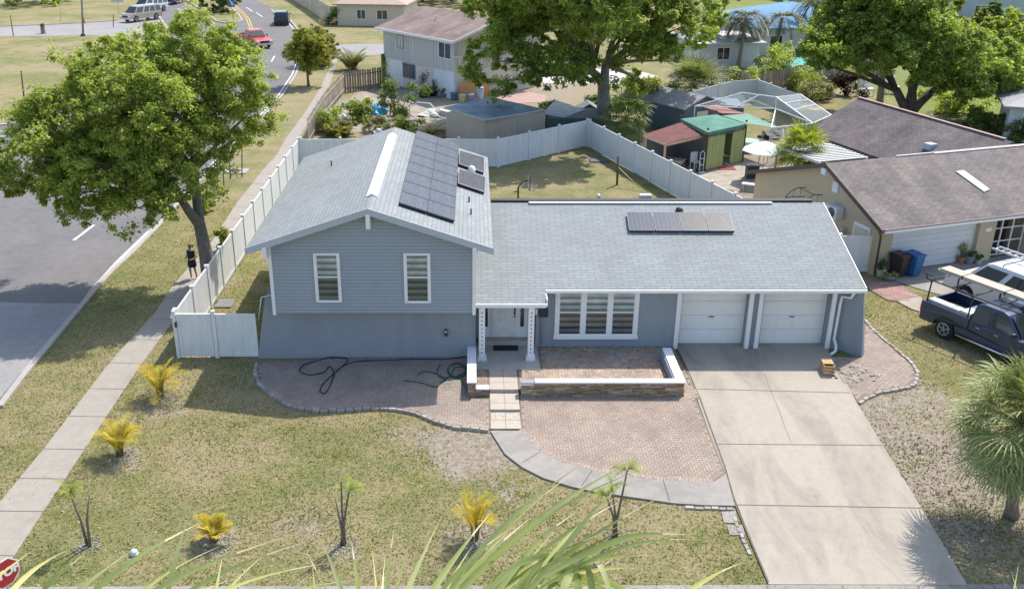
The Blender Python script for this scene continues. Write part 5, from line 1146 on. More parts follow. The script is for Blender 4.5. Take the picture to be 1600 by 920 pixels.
for y_ in (-1.0,):
    m = MB(); m.box(-.12,.3,y_-.42,y_+.42,1.9,2.5); a_ = bld(m, 'air_conditioner', acm, N1, bevel=.02); m = MB(); m.tube([(-.13,y_-.05,2.2),(-.15,y_-.05,2.2)], .23, 16); m.build('fan_grille', M('fan_grey', (.12,.12,.13)), a_, world=False)
m = MB(); m.box(.1,.34,-1.75,-1.55,1.2,1.6); m.tube([(.24,-1.65,1.2),(.24,-1.65,.1)], .03, 6); bld(m, 'meter_box', M('meter_grey', (.5,.48,.44)), N1)
m = MB(); m.tube([(.3,-3.9,2.25),(.28,-3.92,2.1),(.45,-3.9,1.9),(.45,-3.9,.1)], .04, 6); bld(m, 'downpipe', BROWN, N1)
m = MB(); m.box(7.05,9.15,-2.5,-2.42,.05,2.4); bld(m, 'porch_screen', M('porch_dark', (.07,.045,.04)), N1)
m = MB()
for x_ in (7.1,7.75,8.4,9.1): m.box(x_-.03,x_+.03,-3.5,-3.44,.05,2.12)
for z_ in (.08,.75,1.4,2.1): m.box(7.131,9.069,-3.49,-3.45,z_-.025,z_+.025)
bld(m, 'porch_grille', WHITE, N1)
m = MB(); m.box(6.35,6.65,-3.93,-3.9,1.5,1.68); bld(m, 'number_plaque', WHITE, N1)
m = MB()
for i in range(11): m.box(4.6,8.0,6.5+i*.32,6.5+i*.32+.16,2.33,2.37)
for x_ in (4.7,7.8): m.box(x_-.05,x_+.05,6.4,10.6,2.2,2.329); m.box(x_-.05,x_+.05,10.4,10.5,0,2.199)
bld(m, 'patio_lattice', M('lattice_white', (.62,.62,.60)), N1)

# two-storey house with the brown roof
N2 = F('two_storey_house', 'two-storey house with brown roof, grey boarded upper floor and patched white and pink walls below', 'house', -1.6, 79.7, -51)
m = MB(); m.prism([(-11.6,0,4.95),(-11.6,5.4,6.45),(-11.6,10.8,4.95),(-11.6,10.8,4.8),(-11.6,5.4,6.3),(-11.6,0,4.8)], (11.6,0,0)); bld(m, 'roof', shingle('brown_shingle_far', (0.23,0.165,0.145), (0.27,0.20,0.175), (0.16,0.12,0.11), False, .5, .3, .3, (.7,.68,.68)), N2)
m = MB(); m.box(-11.6,0,-.06,-.004,4.76,4.97); m.bar((.03,-.02,4.87),(.03,5.4,6.37),.05,.2); m.bar((.03,5.4,6.37),(.03,10.8,4.87),.05,.2); bld(m, 'fascia', WHITE, N2)
UP = M('grey_board_wall', (0.60,0.60,0.56), (0.48,0.48,0.45), 1.2, .9, stretch=(3,3,.2))
m = MB(); m.prism([(-11.0,.5,2.35),(-11.0,10.3,2.35),(-11.0,10.3,4.9),(-11.0,5.4,6.25),(-11.0,.5,4.9)], (10.4,0,0)); m.m = 1
for i in range(1, 26): x_ = -11 + i*.4; m.box(x_-.01,x_+.01,.49,.499,2.36,4.85)
for i in range(1, 12): y_ = .5 + i*.4; m.box(-.599,-.59,y_-.01,y_+.01,2.36,4.8)
bld(m, 'upper_wall', [UP, M('board_gap', (.27,.27,.25))], N2)
for xa, xb, mt, nm_ in ((-10.9,-8.2,(.80,.81,.83),'white_wall'),(-8.199,-3.6,(.72,.62,.60),'pink_wall'),(-3.599,-.7,(.76,.79,.83),'pale_blue_wall')):
    m = MB(); m.box(xa,xb,.6,5,0,2.349); bld(m, 'lower_wall', M(nm_, mt, tuple(c*.9 for c in mt), 1, .9), N2)
m = MB(); m.box(-.699,-.6,.7,9.8,0,2.34); m.box(-10.9,-.7,5.001,9.8,0,2.34); bld(m, 'lower_wall', M('plain_wall', (.68,.64,.58), (.6,.57,.52)), N2)
def win(root, x0, x1, y, z0, z1, n=2, fm_=WHITE, gm=DGLASS, axis='x'):
    m = MB(); d_ = .05
    def bx(mm, a, b, c, d, off0, off1):
        if axis == 'x': mm.box(a,b,y-off1,y-off0,c,d)
        else: mm.box(y+off0,y+off1,a,b,c,d)
    bx(m,x0-.06,x0,z0-.06,z1+.06,0,.05); bx(m,x1,x1+.06,z0-.06,z1+.06,0,.05); bx(m,x0,x1,z1,z1+.06,0,.05); bx(m,x0,x1,z0-.06,z0,0,.05)
    for i in range(1,n): c = x0+(x1-x0)*i/n; bx(m,c-.03,c+.03,z0,z1,0,.05)
    w = bld(m, 'window', fm_, root); g_ = MB(); bx(g_,x0,x1,z0,z1,.005,.02); g_.build('pane', gm, w, world=False); return w
win(N2, -8.7,-7.9,.5,3.45,4.5,2, M('frame_grey', (.3,.32,.35)), M('blind_white', (.6,.6,.58))); win(N2, -2.6,-1.0,.5,3.35,4.55,2, WHITE, M('blue_dark_glass', (.06,.08,.12), rough=.1)); win(N2, -8.1,-6.3,.6,.95,2.15,2, M('frame_grey2', (.3,.3,.3)), MATS['blue_dark_glass'])
m = MB(); m.tube([(-.55,1.2,2.4),(-.45,1.0,3.0),(-.3,.9,3.4)], .03, 6); m.lathe([(.02,-.02),(.3,.05),(.42,.14)], (-.3,.7,3.5), 14); bld(m, 'satellite_dish', M('dish', (.75,.75,.75)), N2)
m = MB(); m.tube([(-6.6,3.2,5.85),(-6.6,3.2,6.15),(-6.3,3.0,6.15)], .05, 6); bld(m, 'roof_pipe', M('pipe_pale', (.7,.68,.66)), N2)
m = MB(); m.box(-11.2,-10.9,.3,1.0,.0,2.6); bld(m, 'vine', LEAF_DARK, N2)

# sheds, lean-tos and gazebo behind the white fence
def slab(mb, pts, th): P = [Vector(p) for p in pts]; mb.prism(P, (0,0,-th)); return mb
def quadshed(name, label, foot, h, roofpx, zr, wmat, rmat, th=.1, cat='shed', trim=None):
    root = thing(name, label, cat, (foot[0][0], foot[0][1], 0)); m = MB(); m.prism([(x, y, 0) for x, y in foot], (0,0,h)); m.build('wall', wmat, root)
    P = [G(x, y, z) for (x, y), z in zip(roofpx, zr)]; m = MB(); slab(m, P, th); m.build('roof', rmat, root)
    if trim:
        m = MB()
        for a, b in zip(P, P[1:]+P[:1]): m.bar(a - Vector((0,0,th*.4)) + Vector((0,-.03,0)), b - Vector((0,0,th*.4)) + Vector((0,-.03,0)), .04, th*1.1)
        m.build('fascia', trim, root)
    return root
TW = M('tan_shed_wall', (0.50,0.42,0.33), (0.42,0.36,0.29), 1.5, .95, stretch=(3,3,.3)); BLR = M('blue_felt_roof', (0.10,0.17,0.21), (0.24,0.32,0.36), 1.3, .6)
quadshed('garden_shed', 'long tan wooden shed with a mottled blue roof behind the back fence', [(-1.9,66.6),(.78,64.3),(5.1,66.6),(2.4,69.4)], 1.93, ((694,168),(757,187),(851,171),(766,152)), (2.05,2.0,2.05,2.1), TW, BLR, .1, trim=M('trim_tan', (.55,.5,.45)))
quadshed('garden_shed', 'low lean-to with dark tarpaulin roof between the tan shed and the grey trunked oak', [(5.2,66.7),(8.8,66.6),(9.1,70.0),(5.6,70.3)], 1.5, ((846,178),(880,184),(914,172),(868,156)), (1.6,1.5,1.55,1.7), M('dark_green_wall', (.06,.09,.08)), M('tarp_dark', (.10,.13,.13), (.2,.24,.25), 2, .5), .06)
r_ = thing('dog_house', 'tiny brown gabled kennel with a dark roof at the foot of the grey trunked oak', 'kennel', G(920,190)); b = G(920,190)
m = MB(); m.prism([(b.x-.8,b.y,0),(b.x+.8,b.y,0),(b.x+.8,b.y,.8),(b.x,b.y,1.3),(b.x-.8,b.y,.8)], (0,1.5,0)); m.build('wall', M('rust_brown', (.25,.13,.08)), r_)
m = MB()
for s_ in (-1,1): m.prism([(b.x,b.y-.15,1.37),(b.x+s_*1.0,b.y-.15,.76),(b.x+s_*1.0,b.y-.15,.70),(b.x,b.y-.15,1.31)], (0,1.8,0))
m.build('roof', MATS['tarp_dark'], r_)
def gshed(name, label, e0, e1, dpt, h, hr, wmat, rmat, ov=.25):
    "gable shed: gable face runs from ground point e0 to e1, depth behind it"
    e0, e1 = Vector(e0), Vector(e1); d = (e1-e0); W_ = d.length; root = thing(name, label, 'shed', e0, math.atan2(d.y, d.x))
    m = MB(); m.prism([(0,0,0),(W_,0,0),(W_,0,h),(W_/2,0,hr),(0,0,h)], (0,dpt,0)); bld(m, 'wall', wmat, root)
    m = MB(); k = (hr-h)/(W_/2)
    for x0, x1 in ((-ov, W_/2), (W_+ov, W_/2)): z0 = h - k*ov + .05; m.prism([(x0,-ov,z0),(x1,-ov,hr+.05),(x1,-ov,hr+.13),(x0,-ov,z0+.08)], (0,dpt+2*ov,0))
    bld(m, 'roof', rmat, root)
    m = MB(); m.box(W_*.35,W_*.65,-.03,-.005,.05,1.6); bld(m, 'door', WHITE, root); return root
gf = G(1066,213); gr_ = G(1122,203)
gshed('garden_shed', 'blue-grey gabled shed with worn grey and blue roof beside the green gazebo', (gf.x,gf.y,0), (gr_.x,gr_.y,0), 4.2, 1.95, 2.6, M('slate_wall', (.12,.17,.21), (.09,.13,.17), 2), M('worn_grey_roof', (0.36,0.32,0.28), (0.14,0.18,0.22), .9, .8))
quadshed('lean_to', 'low rust red metal roof behind the blue-grey gabled shed', [tuple(G(1112,186))[:2], tuple(G(1160,192))[:2], tuple(G(1150,178))[:2], tuple(G(1110,175))[:2]], 1.2, ((1098,167),(1128,177),(1166,178),(1118,163)), (2,2,2,2), MATS['slate_wall'], M('rust_roof', (.30,.13,.11), (.24,.11,.10), 3, .8), .06)
def corrug(name, c): return M(name, c, tuple(x*.7 for x in c), 2.5, .7, stretch=(6,.6,1))
lt = thing('lean_to', 'open lean-to with a pinkish red corrugated roof between the fan palm and the green gazebo', 'shelter', G(1045,240)); P = [G(1006,211,2.2), G(1042,225,2.1), G(1107,210,2.15), G(1064,192,2.3)]
m = MB(); n_ = 26
for i in range(n_):
    a0 = P[1].lerp(P[2], i/n_); a1 = P[1].lerp(P[2], (i+.5)/n_); a2 = P[1].lerp(P[2], (i+1)/n_); c0 = P[0].lerp(P[3], i/n_); c1_ = P[0].lerp(P[3], (i+.5)/n_); c2 = P[0].lerp(P[3], (i+1)/n_); u = Vector((0,0,.05))
    m.quad(a0, a1+u, c1_+u, c0); m.quad(a1+u, a2, c2, c1_+u)
m.build('roof', M('red_corrugated', (.34,.155,.125), (.23,.11,.095), 1.8, .9), lt)
m = MB(); m.bar(P[1]-Vector((0,0,.08)), P[2]-Vector((0,0,.08)), .07, .12); m.bar(P[1]-Vector((0,0,.08)), P[0]-Vector((0,0,.08)), .07, .12); m.build('beam', M('pale_timber', (.55,.38,.26)), lt)
for p in (P[1].lerp(P[0],.06), P[2].lerp(P[1],.03), P[0].lerp(P[1],.1)): m = MB(); m.bar((p.x,p.y,0),(p.x,p.y,p.z-.1),.12,.12); m.build('post', MATS['pale_timber'], lt)
m = MB(); m.bar(Vector((P[3].x,P[3].y-.2,1.0)), Vector((P[2].x,P[2].y+.5,1.0)), .06, 2.0); m.bar(Vector((P[0].x,P[0].y-.1,1.0)), Vector((P[3].x,P[3].y-.2,1.0)), .06, 2.0); m.build('back_wall', M('back_panel', (.25,.27,.29)), lt)
gz = thing('gazebo', 'green canopy gazebo hung with pale lime curtains in the back garden', 'gazebo', G(1135,262)); P = [G(1106,207,2.5), G(1166,194,2.5), G(1119,179,2.5), G(1064,186,2.5)]
GREENC = M('green_canvas', (0.07,0.20,0.15), (0.12,0.27,0.20), .9, .9); LIME = M('lime_curtain', (0.50,0.55,0.24), (0.42,0.47,0.20), 1.5, .9); DWOOD = M('dark_timber', (.10,.055,.04))
c_ = sum(P, Vector())/4 + Vector((0,0,.35)); m = MB()
for a, b_ in zip(P, P[1:]+P[:1]): m.add([a, b_, c_], [(0,1,2)]); m.quad(a - Vector((0,0,.22)), b_ - Vector((0,0,.22)), b_, a)
m.build('canopy', GREENC, gz)
m = MB()
for a, b_ in zip(P, P[1:]+P[:1]): m.bar(a - Vector((0,0,.3)), b_ - Vector((0,0,.3)), .08, .12)
m.build('beam', DWOOD, gz)
for p in P: m = MB(); m.bar((p.x,p.y,0),(p.x,p.y,2.45),.12,.12); m.ball((p.x,p.y,2.7),.08,6,4); m.build('post', DWOOD, gz)
def curtain(a, b_, z0, z1, name='curtain'):
    m = MB(); n_ = 28; d = (b_-a).normalized(); s = Vector((-d.y,d.x,0)); V_ = []
    for i in range(n_+1): p = a.lerp(b_, i/n_) + s*.07*math.sin(i*1.7); V_.append(p)
    for i in range(n_):
        p, q = V_[i], V_[i+1]; mx = (V_[0]+V_[-1])/2
        m.quad((p.x,p.y,z0),(q.x,q.y,z0),(q.x,q.y,z1),(p.x,p.y,z1))
    m.build(name, LIME, gz)
curtain(P[0], P[0].lerp(P[1],.46), .1, 2.25); curtain(P[0].lerp(P[1],.66), P[1], .1, 2.25); curtain(P[1].lerp(P[2],.3), P[2], .1, 2.25); curtain(P[2], P[3], .1, 2.25)
sh = thing('shade_sail', 'green triangular shade sail stretched right of the gazebo', 'shade sail', G(1185,240)); P = [G(1128,181,2.45), G(1168,178,2.4), G(1224,202,2.2), G(1166,193,2.45)]
m = MB(); m.quad(*P[:1], P[3], P[2], P[1]); m.quad(P[0]+Vector((0,0,.01)), P[1]+Vector((0,0,.01)), P[2]+Vector((0,0,.01)), P[3]+Vector((0,0,.01))); m.build('canvas', M('sail_green', (.13,.26,.20), (.18,.31,.25), .8, .9), sh)
m = MB(); m.tube([(P[2].x,P[2].y,0), P[2]], .04, 6); m.build('pole', WHITE, sh)
# pool enclosure
pc = thing('pool_enclosure', 'white framed screened pool enclosure behind the brown roofs', 'pool enclosure', G(1230,200))
T1, T2, T0, T3 = G(1213,152,3.1), G(1251,148,3.1), G(1160,145,3.1), G(1180,163,3.0)
E1, E2, E0, B0 = G(1270,193,2.3), G(1299,180,2.3), G(1086,166,2.2), G(1205,200,2.3); fl = lambda p: Vector((p.x,p.y,0))
lines = [(T1,T2),(T1,E1),(T2,E2),(E1,E2),(T0,T1),(T0,E0),(E0,G(1212,170,2.3)),(T1.lerp(E1,.5),T2.lerp(E2,.5)),(T1.lerp(E1,.25),T2.lerp(E2,.25)),(G(1212,170,2.3),E1),(T1,G(1212,170,2.3)),(E0,fl(E0)),(E1,fl(E1)),(B0,E1),(B0,fl(B0)),(G(1212,170,2.3),B0),(G(1212,170,2.3),fl(G(1212,170,2.3))),(T0.lerp(T1,.5), E0.lerp(G(1212,170,2.3),.5))]
m = MB()
for a, b_ in lines: m.bar(a, b_, .06, .06)
m.build('frame', WHITE, pc)
def screenmat():
    m, nt, b = newmat('insect_screen'); o = nt.nodes['Material Output']; t = N(nt, 'ShaderNodeBsdfTransparent'); b.inputs['Base Color'].default_value = (.55,.6,.62,1)
    ms = N(nt, 'ShaderNodeMixShader'); ms.inputs[0].default_value = .24; nt.links.new(t.outputs[0], ms.inputs[1]); nt.links.new(b.outputs[0], ms.inputs[2]); nt.links.new(ms.outputs[0], o.inputs[0]); return m
m = MB(); m.quad(T1,T2,E2,E1); m.quad(T0,T1,G(1212,170,2.3),E0); m.quad(T1,E1,G(1212,170,2.3)); m.quad(E1,fl(E1),fl(B0),B0); m.build('screen', screenmat(), pc)

# houses further off
def house(name, label, x, y, rz, L, D, h, hr, wall, roof, hip=True, wins=((.2,.35),(.6,.75)), z0=0):
    root = F(name, label, 'house', x, y, rz); m = MB(); m.box(0,L,0,D,0,h); bld(m, 'wall', wall, root); o = .5; hp = D/2 if hip else -.001
    m = MB(); V_ = [(-o,-o,h),(L+o,-o,h),(L+o,D+o,h),(-o,D+o,h),(hp,D/2,hr),(L-hp,D/2,hr)]; lo = [(a,b,h-.15) for a,b,c in V_[:4]]
    m.add(V_+lo, [(0,1,5,4),(1,2,5),(2,3,4,5),(3,0,4),(6,7,1,0),(7,8,2,1),(8,9,3,2),(9,6,0,3),(9,8,7,6)]); bld(m, 'roof', roof, root)
    for a, b_ in wins: win(root, L*a, L*b_, 0, .9, 2.0, 2)
    return root
BLUER = M('blue_metal_roof', (0.16,0.29,0.46), (0.20,0.34,0.51), .4, .9, spec=.1); CREAM = M('cream_wall', (.62,.55,.42)); PINKR = M('pink_tile_roof', (.50,.36,.30), (.45,.33,.28), 1.5, .85); GREYB = M('grey_blue_wall', (.42,.48,.55)); BEIR = M('beige_roof', (.52,.43,.34), (.46,.38,.30), 1, .9)
house('bungalow', 'white bungalow with a broad bright blue roof behind the queen palms', 30.6, 104.5, 14, 14, 13, 2.9, 4.8, M('off_white_wall', (.66,.66,.64)), BLUER, True, ((.1,.2),(.4,.55),(.7,.85)))
p = G(1090,108); house('garage_building', 'low white outbuilding with a flat grey roof left of the queen palms', p.x, p.y, 8, 6.3, 8, 2.5, 2.9, MATS['off_white_wall'], M('pale_grey_roof', (.5,.49,.48)), False, ((.3,.5),))
p = G(528,40); house('bungalow', 'cream bungalow with blue shutters at the end of the cream fence', p.x, p.y, -8, 9, 9, 2.8, 4.4, CREAM, M('rose_roof', (.42,.30,.24)), True, ((.3,.42),(.6,.75)))
p = G(1432,34); house('two_storey_house', 'grey-blue two-storey house with a pale pink roof at the top right corner', p.x, p.y, 4, 16, 12, 4.2, 6.8, GREYB, PINKR, True, ((.05,.12),(.5,.6)))
p = G(1225,2); house('bungalow', 'distant beige roofed house above the blue roof', p.x, p.y, 6, 22, 14, 3, 5.5, CREAM, BEIR)
p = G(640,-6); house('bungalow', 'distant house with a brown roof behind the trees above the two-storey house', p.x, p.y, -5, 16, 12, 3, 5, CREAM, M('far_brown_roof', (.3,.22,.18)))
p = G(790,-4); house('bungalow', 'distant pale house half hidden behind the broad oak', p.x, p.y, 4, 18, 12, 3, 5, MATS['off_white_wall'], M('far_grey_roof', (.34,.32,.31)))
p = G(1060,-2); house('bungalow', 'distant tan house right of the top of the broad oak', p.x, p.y, 4, 16, 12, 3, 5, CREAM, M('far_tan_roof', (.42,.34,.28)))
p = G(1568,220); hb = house('bungalow', 'pale blue house with a dark bay window at the right edge above the brown roofs', p.x, p.y, -22, 9, 5, 2.5, 3.4, M('pale_blue_paint', (.50,.60,.64)), M('far_slate_roof', (.30,.30,.31), (.25,.25,.26)), True, ())
win(hb, .9, 3.2, 0, .7, 2.2, 2, WHITE, DGLASS)
# ================================================================ vehicles
RUB = M('tyre_rubber', (.02,.02,.02), rough=.85); RIM = M('alloy', (.55,.56,.58), rough=.3, metal=.7); CHR = M('chrome', (.7,.7,.72), rough=.15, metal=.9); CARGL = M('car_glass', (.02,.03,.035), (.03,.04,.045), 1, .05, spec=.9)
HL = M('headlight_lens', (.75,.77,.8), rough=.1); TLm = M('tail_lens', (.45,.02,.02), rough=.2); PLASTIC = M('black_plastic', (.03,.03,.03), rough=.6)
def carpaint(name, c, c2=None):
    if name in MATS: return MATS[name]
    m, nt, b = newmat(name); co = objco(nt); n = noise(nt, co, 2.2, 4, .6); c2 = c2 or tuple(x*.85 for x in c)
    nt.links.new(mix(nt, n.outputs['Fac'], c, c2), b.inputs['Base Color']); b.inputs['Roughness'].default_value = .32; b.inputs['Coat Weight'].default_value = .6; b.inputs['Coat Roughness'].default_value = .08; MATS[name] = m; return m
def arch(cx, r, z0, n=8): return [(cx + r*math.cos(math.pi*i/n), z0 + r*math.sin(math.pi*i/n)) for i in range(n+1)]
def vehicle(name, label, cat, loc, hd, kind, paint, group=None):
    S = {  # length, width, lower profile top line (rear->front), cab profile, wheel x, wheel r
     'pickup': (5.8, 1.98, [(-2.88,.55),(-2.9,.80),(-.78,.80),(-.76,1.12),(1.2,1.14),(2.55,1.06),(2.85,.92),(2.92,.55)], [(-.78,1.10),(-.70,1.80),(-.45,1.88),(.35,1.88),(.55,1.82),(1.28,1.12)], (-1.75,1.85), .39),
     'suv': (4.8, 1.9, [(-2.35,.5),(-2.4,1.05),(1.0,1.08),(2.1,1.0),(2.35,.8),(2.4,.5)], [(-2.36,1.03),(-2.1,1.68),(-1.8,1.76),(.2,1.76),(.4,1.7),(1.1,1.05)], (-1.4,1.45), .36),
     'sedan': (4.7, 1.8, [(-2.3,.45),(-2.35,.95),(-1.5,1.0),(1.0,.98),(2.1,.85),(2.3,.7),(2.35,.45)], [(-1.8,.97),(-1.0,1.42),(.1,1.45),(1.0,.96)], (-1.4,1.4), .33),
     'van': (5.7, 2.0, [(-2.8,.5),(-2.85,1.15),(1.75,1.18),(2.55,1.1),(2.8,.85),(2.85,.5)], [(-2.82,1.12),(-2.74,1.95),(-2.5,2.05),(.9,2.05),(1.15,1.98),(1.95,1.15)], (-1.75,1.75), .37)}[kind]
    L, W_, top, cabp, wx, wr = S; root = thing(name, label, cat, loc, hd, group); hw = W_/2
    prof = top + [(wx[1]+wr+.12,.42)] + arch(wx[1], wr+.07, .42) + arch(wx[0], wr+.07, .42) + [(top[0][0],.42)]
    prof = [p for i, p in enumerate(prof) if i == 0 or (abs(p[0]-prof[i-1][0]) + abs(p[1]-prof[i-1][1])) > 1e-4]
    m = MB(); m.prism([(x,-hw,z) for x, z in prof], (0,W_,0)); m.build('body', paint, root, world=False, bevel=.045)
    z0 = min(p[1] for p in cabp); z1 = max(p[1] for p in cabp)
    def hy(z): return hw - .03 - .20*max(0, z-z0)/(z1-z0)
    def cabv(sc, off): 
        cx = sum(p[0] for p in cabp)/len(cabp); return [(x, z) for x, z in cabp]
    m = MB(); n = len(cabp); vs = [(x,-hy(z),z) for x, z in cabp] + [(x,hy(z),z) for x, z in cabp]
    m.add(vs, [tuple(range(n-1,-1,-1))[::-1] if False else tuple(range(n)), tuple(range(2*n-1,n-1,-1))] + [(i, i+n, (i+1)%n+n, (i+1)%n) for i in range(n)]); m.build('cab', paint, root, world=False, bevel=.04)
    # side glass: band between belt and roof
    def xat(z, side):
        P = cabp; 
        seq = P[:3] if side < 0 else P[-3:]
        for a, b in zip(seq[:-1], seq[1:]):
            lo, hi = sorted((a[1], b[1]))
            if lo <= z <= hi and hi > lo: return a[0] + (b[0]-a[0])*(z-a[1])/(b[1]-a[1])
        return seq[1][0]
    zb, zt = z0+.10, z1-.16; splits = {'pickup': [(0,.42),(.48,1)], 'suv': [(0,.26),(.30,.62),(.66,1)], 'sedan': [(0,.46),(.52,1)], 'van': [(0,.20),(.24,.44),(.48,.68),(.74,1)]}[kind]
    xa0, xa1, xb0, xb1 = xat(zb,-1)+.10, xat(zt,-1)+.08, xat(zb,1)-.16, xat(zt,1)-.12
    for sg in (-1,1):
        for u0, u1 in splits:
            m = MB(); q = [(xa0+(xb0-xa0)*u0,sg*(hy(zb)+.012),zb),(xa0+(xb0-xa0)*u1,sg*(hy(zb)+.012),zb),(xa1+(xb1-xa1)*u1,sg*(hy(zt)+.012),zt),(xa1+(xb1-xa1)*u0,sg*(hy(zt)+.012),zt)]
            m.quad(*(q if sg < 0 else q[::-1])); m.build('side_window', CARGL, root, world=False)
    def glass(pa, pb, nm_, f0=.10, f1=.92):
        a = Vector((pa[0],0,pa[1])); b = Vector((pb[0],0,pb[1])); d = (b-a); nr = Vector((d.z,0,-d.x)).normalized(); 
        if nr.x * (1 if nm_ == 'windscreen' else -1) < 0: nr = -nr
        p0 = a + d*f0 + nr*.045; p1 = a + d*f1 + nr*.045; m = MB(); m.quad((p0.x,-hy(p0.z)+.07,p0.z),(p0.x,hy(p0.z)-.07,p0.z),(p1.x,hy(p1.z)-.08,p1.z),(p1.x,-hy(p1.z)+.08,p1.z)); m.build(nm_, CARGL, root, world=False)
    glass(cabp[-1], cabp[-2], 'windscreen'); glass(cabp[0], cabp[1], 'rear_window', .2, .9)
    for x in wx:
        for sg in (-1,1):
            m = MB(); y0 = sg*(hw-.24); y1 = sg*(hw-.015); m.tube([(x,y0,wr),(x,y0+sg*.02,wr),(x,y1-sg*.02,wr),(x,y1,wr)], [wr-.03,wr,wr,wr-.035], 22); w = m.build('wheel', RUB, root, world=False)
            r = MB(); r.tube([(x,y1-sg*.03,wr),(x,y1+sg*.004,wr)], wr*.64, 20)
            r.build('rim', PLASTIC, w, world=False); r = MB()
            for k in range(5):
                a = k*2*math.pi/5 + .3
                for da in (-.14,.14): r.bar((x,y1+sg*.012,wr),(x+math.cos(a+da)*wr*.6,y1+sg*.012,wr+math.sin(a+da)*wr*.6),.018,.045,up=(0,1,0))
            r.tube([(x+math.cos(t)*wr*.62,y1+sg*.01,wr+math.sin(t)*wr*.62) for t in [i*math.pi/10 for i in range(21)]], .022, 5); r.tube([(x,y1,wr),(x,y1+sg*.02,wr)], .06, 10); r.build('spokes', RIM, w, world=False)
    xf, xr = top[-1][0], top[0][0]
    m = MB(); m.box(xf-.06,xf+.06,-hw+.05,hw-.05,.42,.64); m.build('front_bumper', CHR if kind in ('pickup','van') else paint, root, world=False, bevel=.03)
    m = MB(); m.box(xr-.10,xr+.04,-hw+.05,hw-.05,.42,.62); m.build('rear_bumper', CHR if kind in ('pickup','van') else PLASTIC, root, world=False, bevel=.03)
    m = MB(); m.box(xf-.14,xf+.005,-hw*.5,hw*.5,.66,.90); m.build('grille', PLASTIC, root, world=False, bevel=.02)
    for sg in (-1,1):
        m = MB(); m.box(xf-.22,xf-.015,sg*(hw-.42),sg*(hw-.03),.70,.90); m.build('headlight', HL, root, world=False, bevel=.03)
        m = MB(); m.box(xr-.02,xr+.06,sg*(hw-.18),sg*(hw+.008),.78,1.08); m.build('tail_light', TLm, root, world=False, bevel=.02)
        m = MB(); xm_ = xb0+.02; m.box(xm_-.05,xm_+.06,sg*(hw+.03),sg*(hw+.2),zb+.0,zb+.17); m.bar((xm_,sg*(hw-.05),zb),(xm_,sg*(hw+.05),zb+.05),.03,.03); m.build('wing_mirror', PLASTIC if kind != 'van' else paint, root, world=False, bevel=.02)
        m = MB(); 
        for f in (.05,.5): 
            x_ = xa0+(xb0-xa0)*f+.12; m.box(x_,x_+.14,sg*(hw+.004),sg*(hw+.025),.98,1.01)
        m.build('door_handle', CHR, root, world=False)
        m = MB()
        for f in ((.46,1.02) if kind in ('pickup','sedan') else (.28,.64,1.02)):
            x_ = xa0+(xb0-xa0)*f; m.box(x_-.006,x_+.006,sg*(hw-.001),sg*(hw+.003),.5,z0-.02)
        m.build('door_gap', PLASTIC, root, world=False)
    if kind == 'pickup':
        m = MB()
        for sg in (-1,1): m.box(-2.89,-.80,sg*(hw-.09),sg*hw,.79,1.22)
        m.box(-2.90,-2.82,-hw+.091,hw-.091,.79,1.20); m.build('bed_wall', paint, root, world=False, bevel=.025)
        m = MB(); m.box(-2.81,-.80,-hw+.10,hw-.10,.80,.82); m.build('bed_liner', PLASTIC, root, world=False)
        for sg in (-1,1): m = MB(); m.tube([(-1.15,sg*(hw+.08),.42),(1.3,sg*(hw+.08),.42)], .045, 8); m.build('running_board', CHR, root, world=False)
    return root
def between(fr_, rr_, side, hwid=.85, wb=1.8):
    "centre and heading from the ground pixels of the front and rear wheel on one side"
    a, b = G(*fr_), G(*rr_); d = (a-b); d.z = 0; d.normalize(); l = Vector((-d.y,d.x,0)); c = (a+b)/2 + l*(-side*hwid); return (c.x,c.y,c.z), math.atan2(d.y, d.x)
NAVY = carpaint('navy_paint', (.014,.036,.085), (.010,.028,.07)); WPT = carpaint('white_paint', (.72,.74,.76)); TANP = carpaint('champagne_paint', (.40,.35,.28)); REDP = carpaint('red_paint', (.50,.015,.02)); DKP = carpaint('dark_grey_paint', (.035,.04,.05)); BLP = carpaint('dark_blue_paint', (.03,.05,.09))
hd = Vector((.47,-.883,0)).normalized(); lf = Vector((-hd.y, hd.x, 0)); rw = G(1474,528); c = rw + hd*1.75 + lf*.85
tk = vehicle('pickup_truck', 'dark blue pickup truck with a black ladder rack parked on the grass', 'pickup truck', (c.x,c.y,.02), math.atan2(hd.y,hd.x), 'pickup', NAVY)
m = MB()
for sg in (-1,1):
    m.tube([(-2.75,sg*.86,1.2),(-2.72,sg*.84,2.05)], .03, 6); m.tube([(-.95,sg*.86,1.2),(-.92,sg*.84,2.05)], .03, 6); m.tube([(-2.95,sg*.84,2.07),(1.6,sg*.84,2.07)], .03, 6); m.tube([(1.2,sg*.84,2.07),(1.35,sg*.9,1.2)], .03, 6)
for x_ in (-2.75,-1.85,-.92,.1,1.2): m.tube([(x_,-.84,2.07),(x_,.84,2.07)], .028, 6)
for sg in (-1,1): m.tube([(-2.95,sg*.84,2.07),(-3.0,sg*.84,2.25),(-2.7,sg*.84,2.27)], .03, 6)
m.build('ladder_rack', PLASTIC, tk, world=False)
m = MB(); m.box(-1.3,-.86,-.86,.86,1.10,1.36); m.build('tool_box', ALU, tk, world=False, bevel=.03)
m = MB(); m.box(-2.7,-1.35,-.86,-.50,1.05,1.32); m.build('side_tool_box', ALU, tk, world=False, bevel=.02)
def inveh(root, x, y, z): r = root.rotation_euler.z; return Vector((root.location.x + x*math.cos(r) - y*math.sin(r), root.location.y + x*math.sin(r) + y*math.cos(r), root.location.z + z))
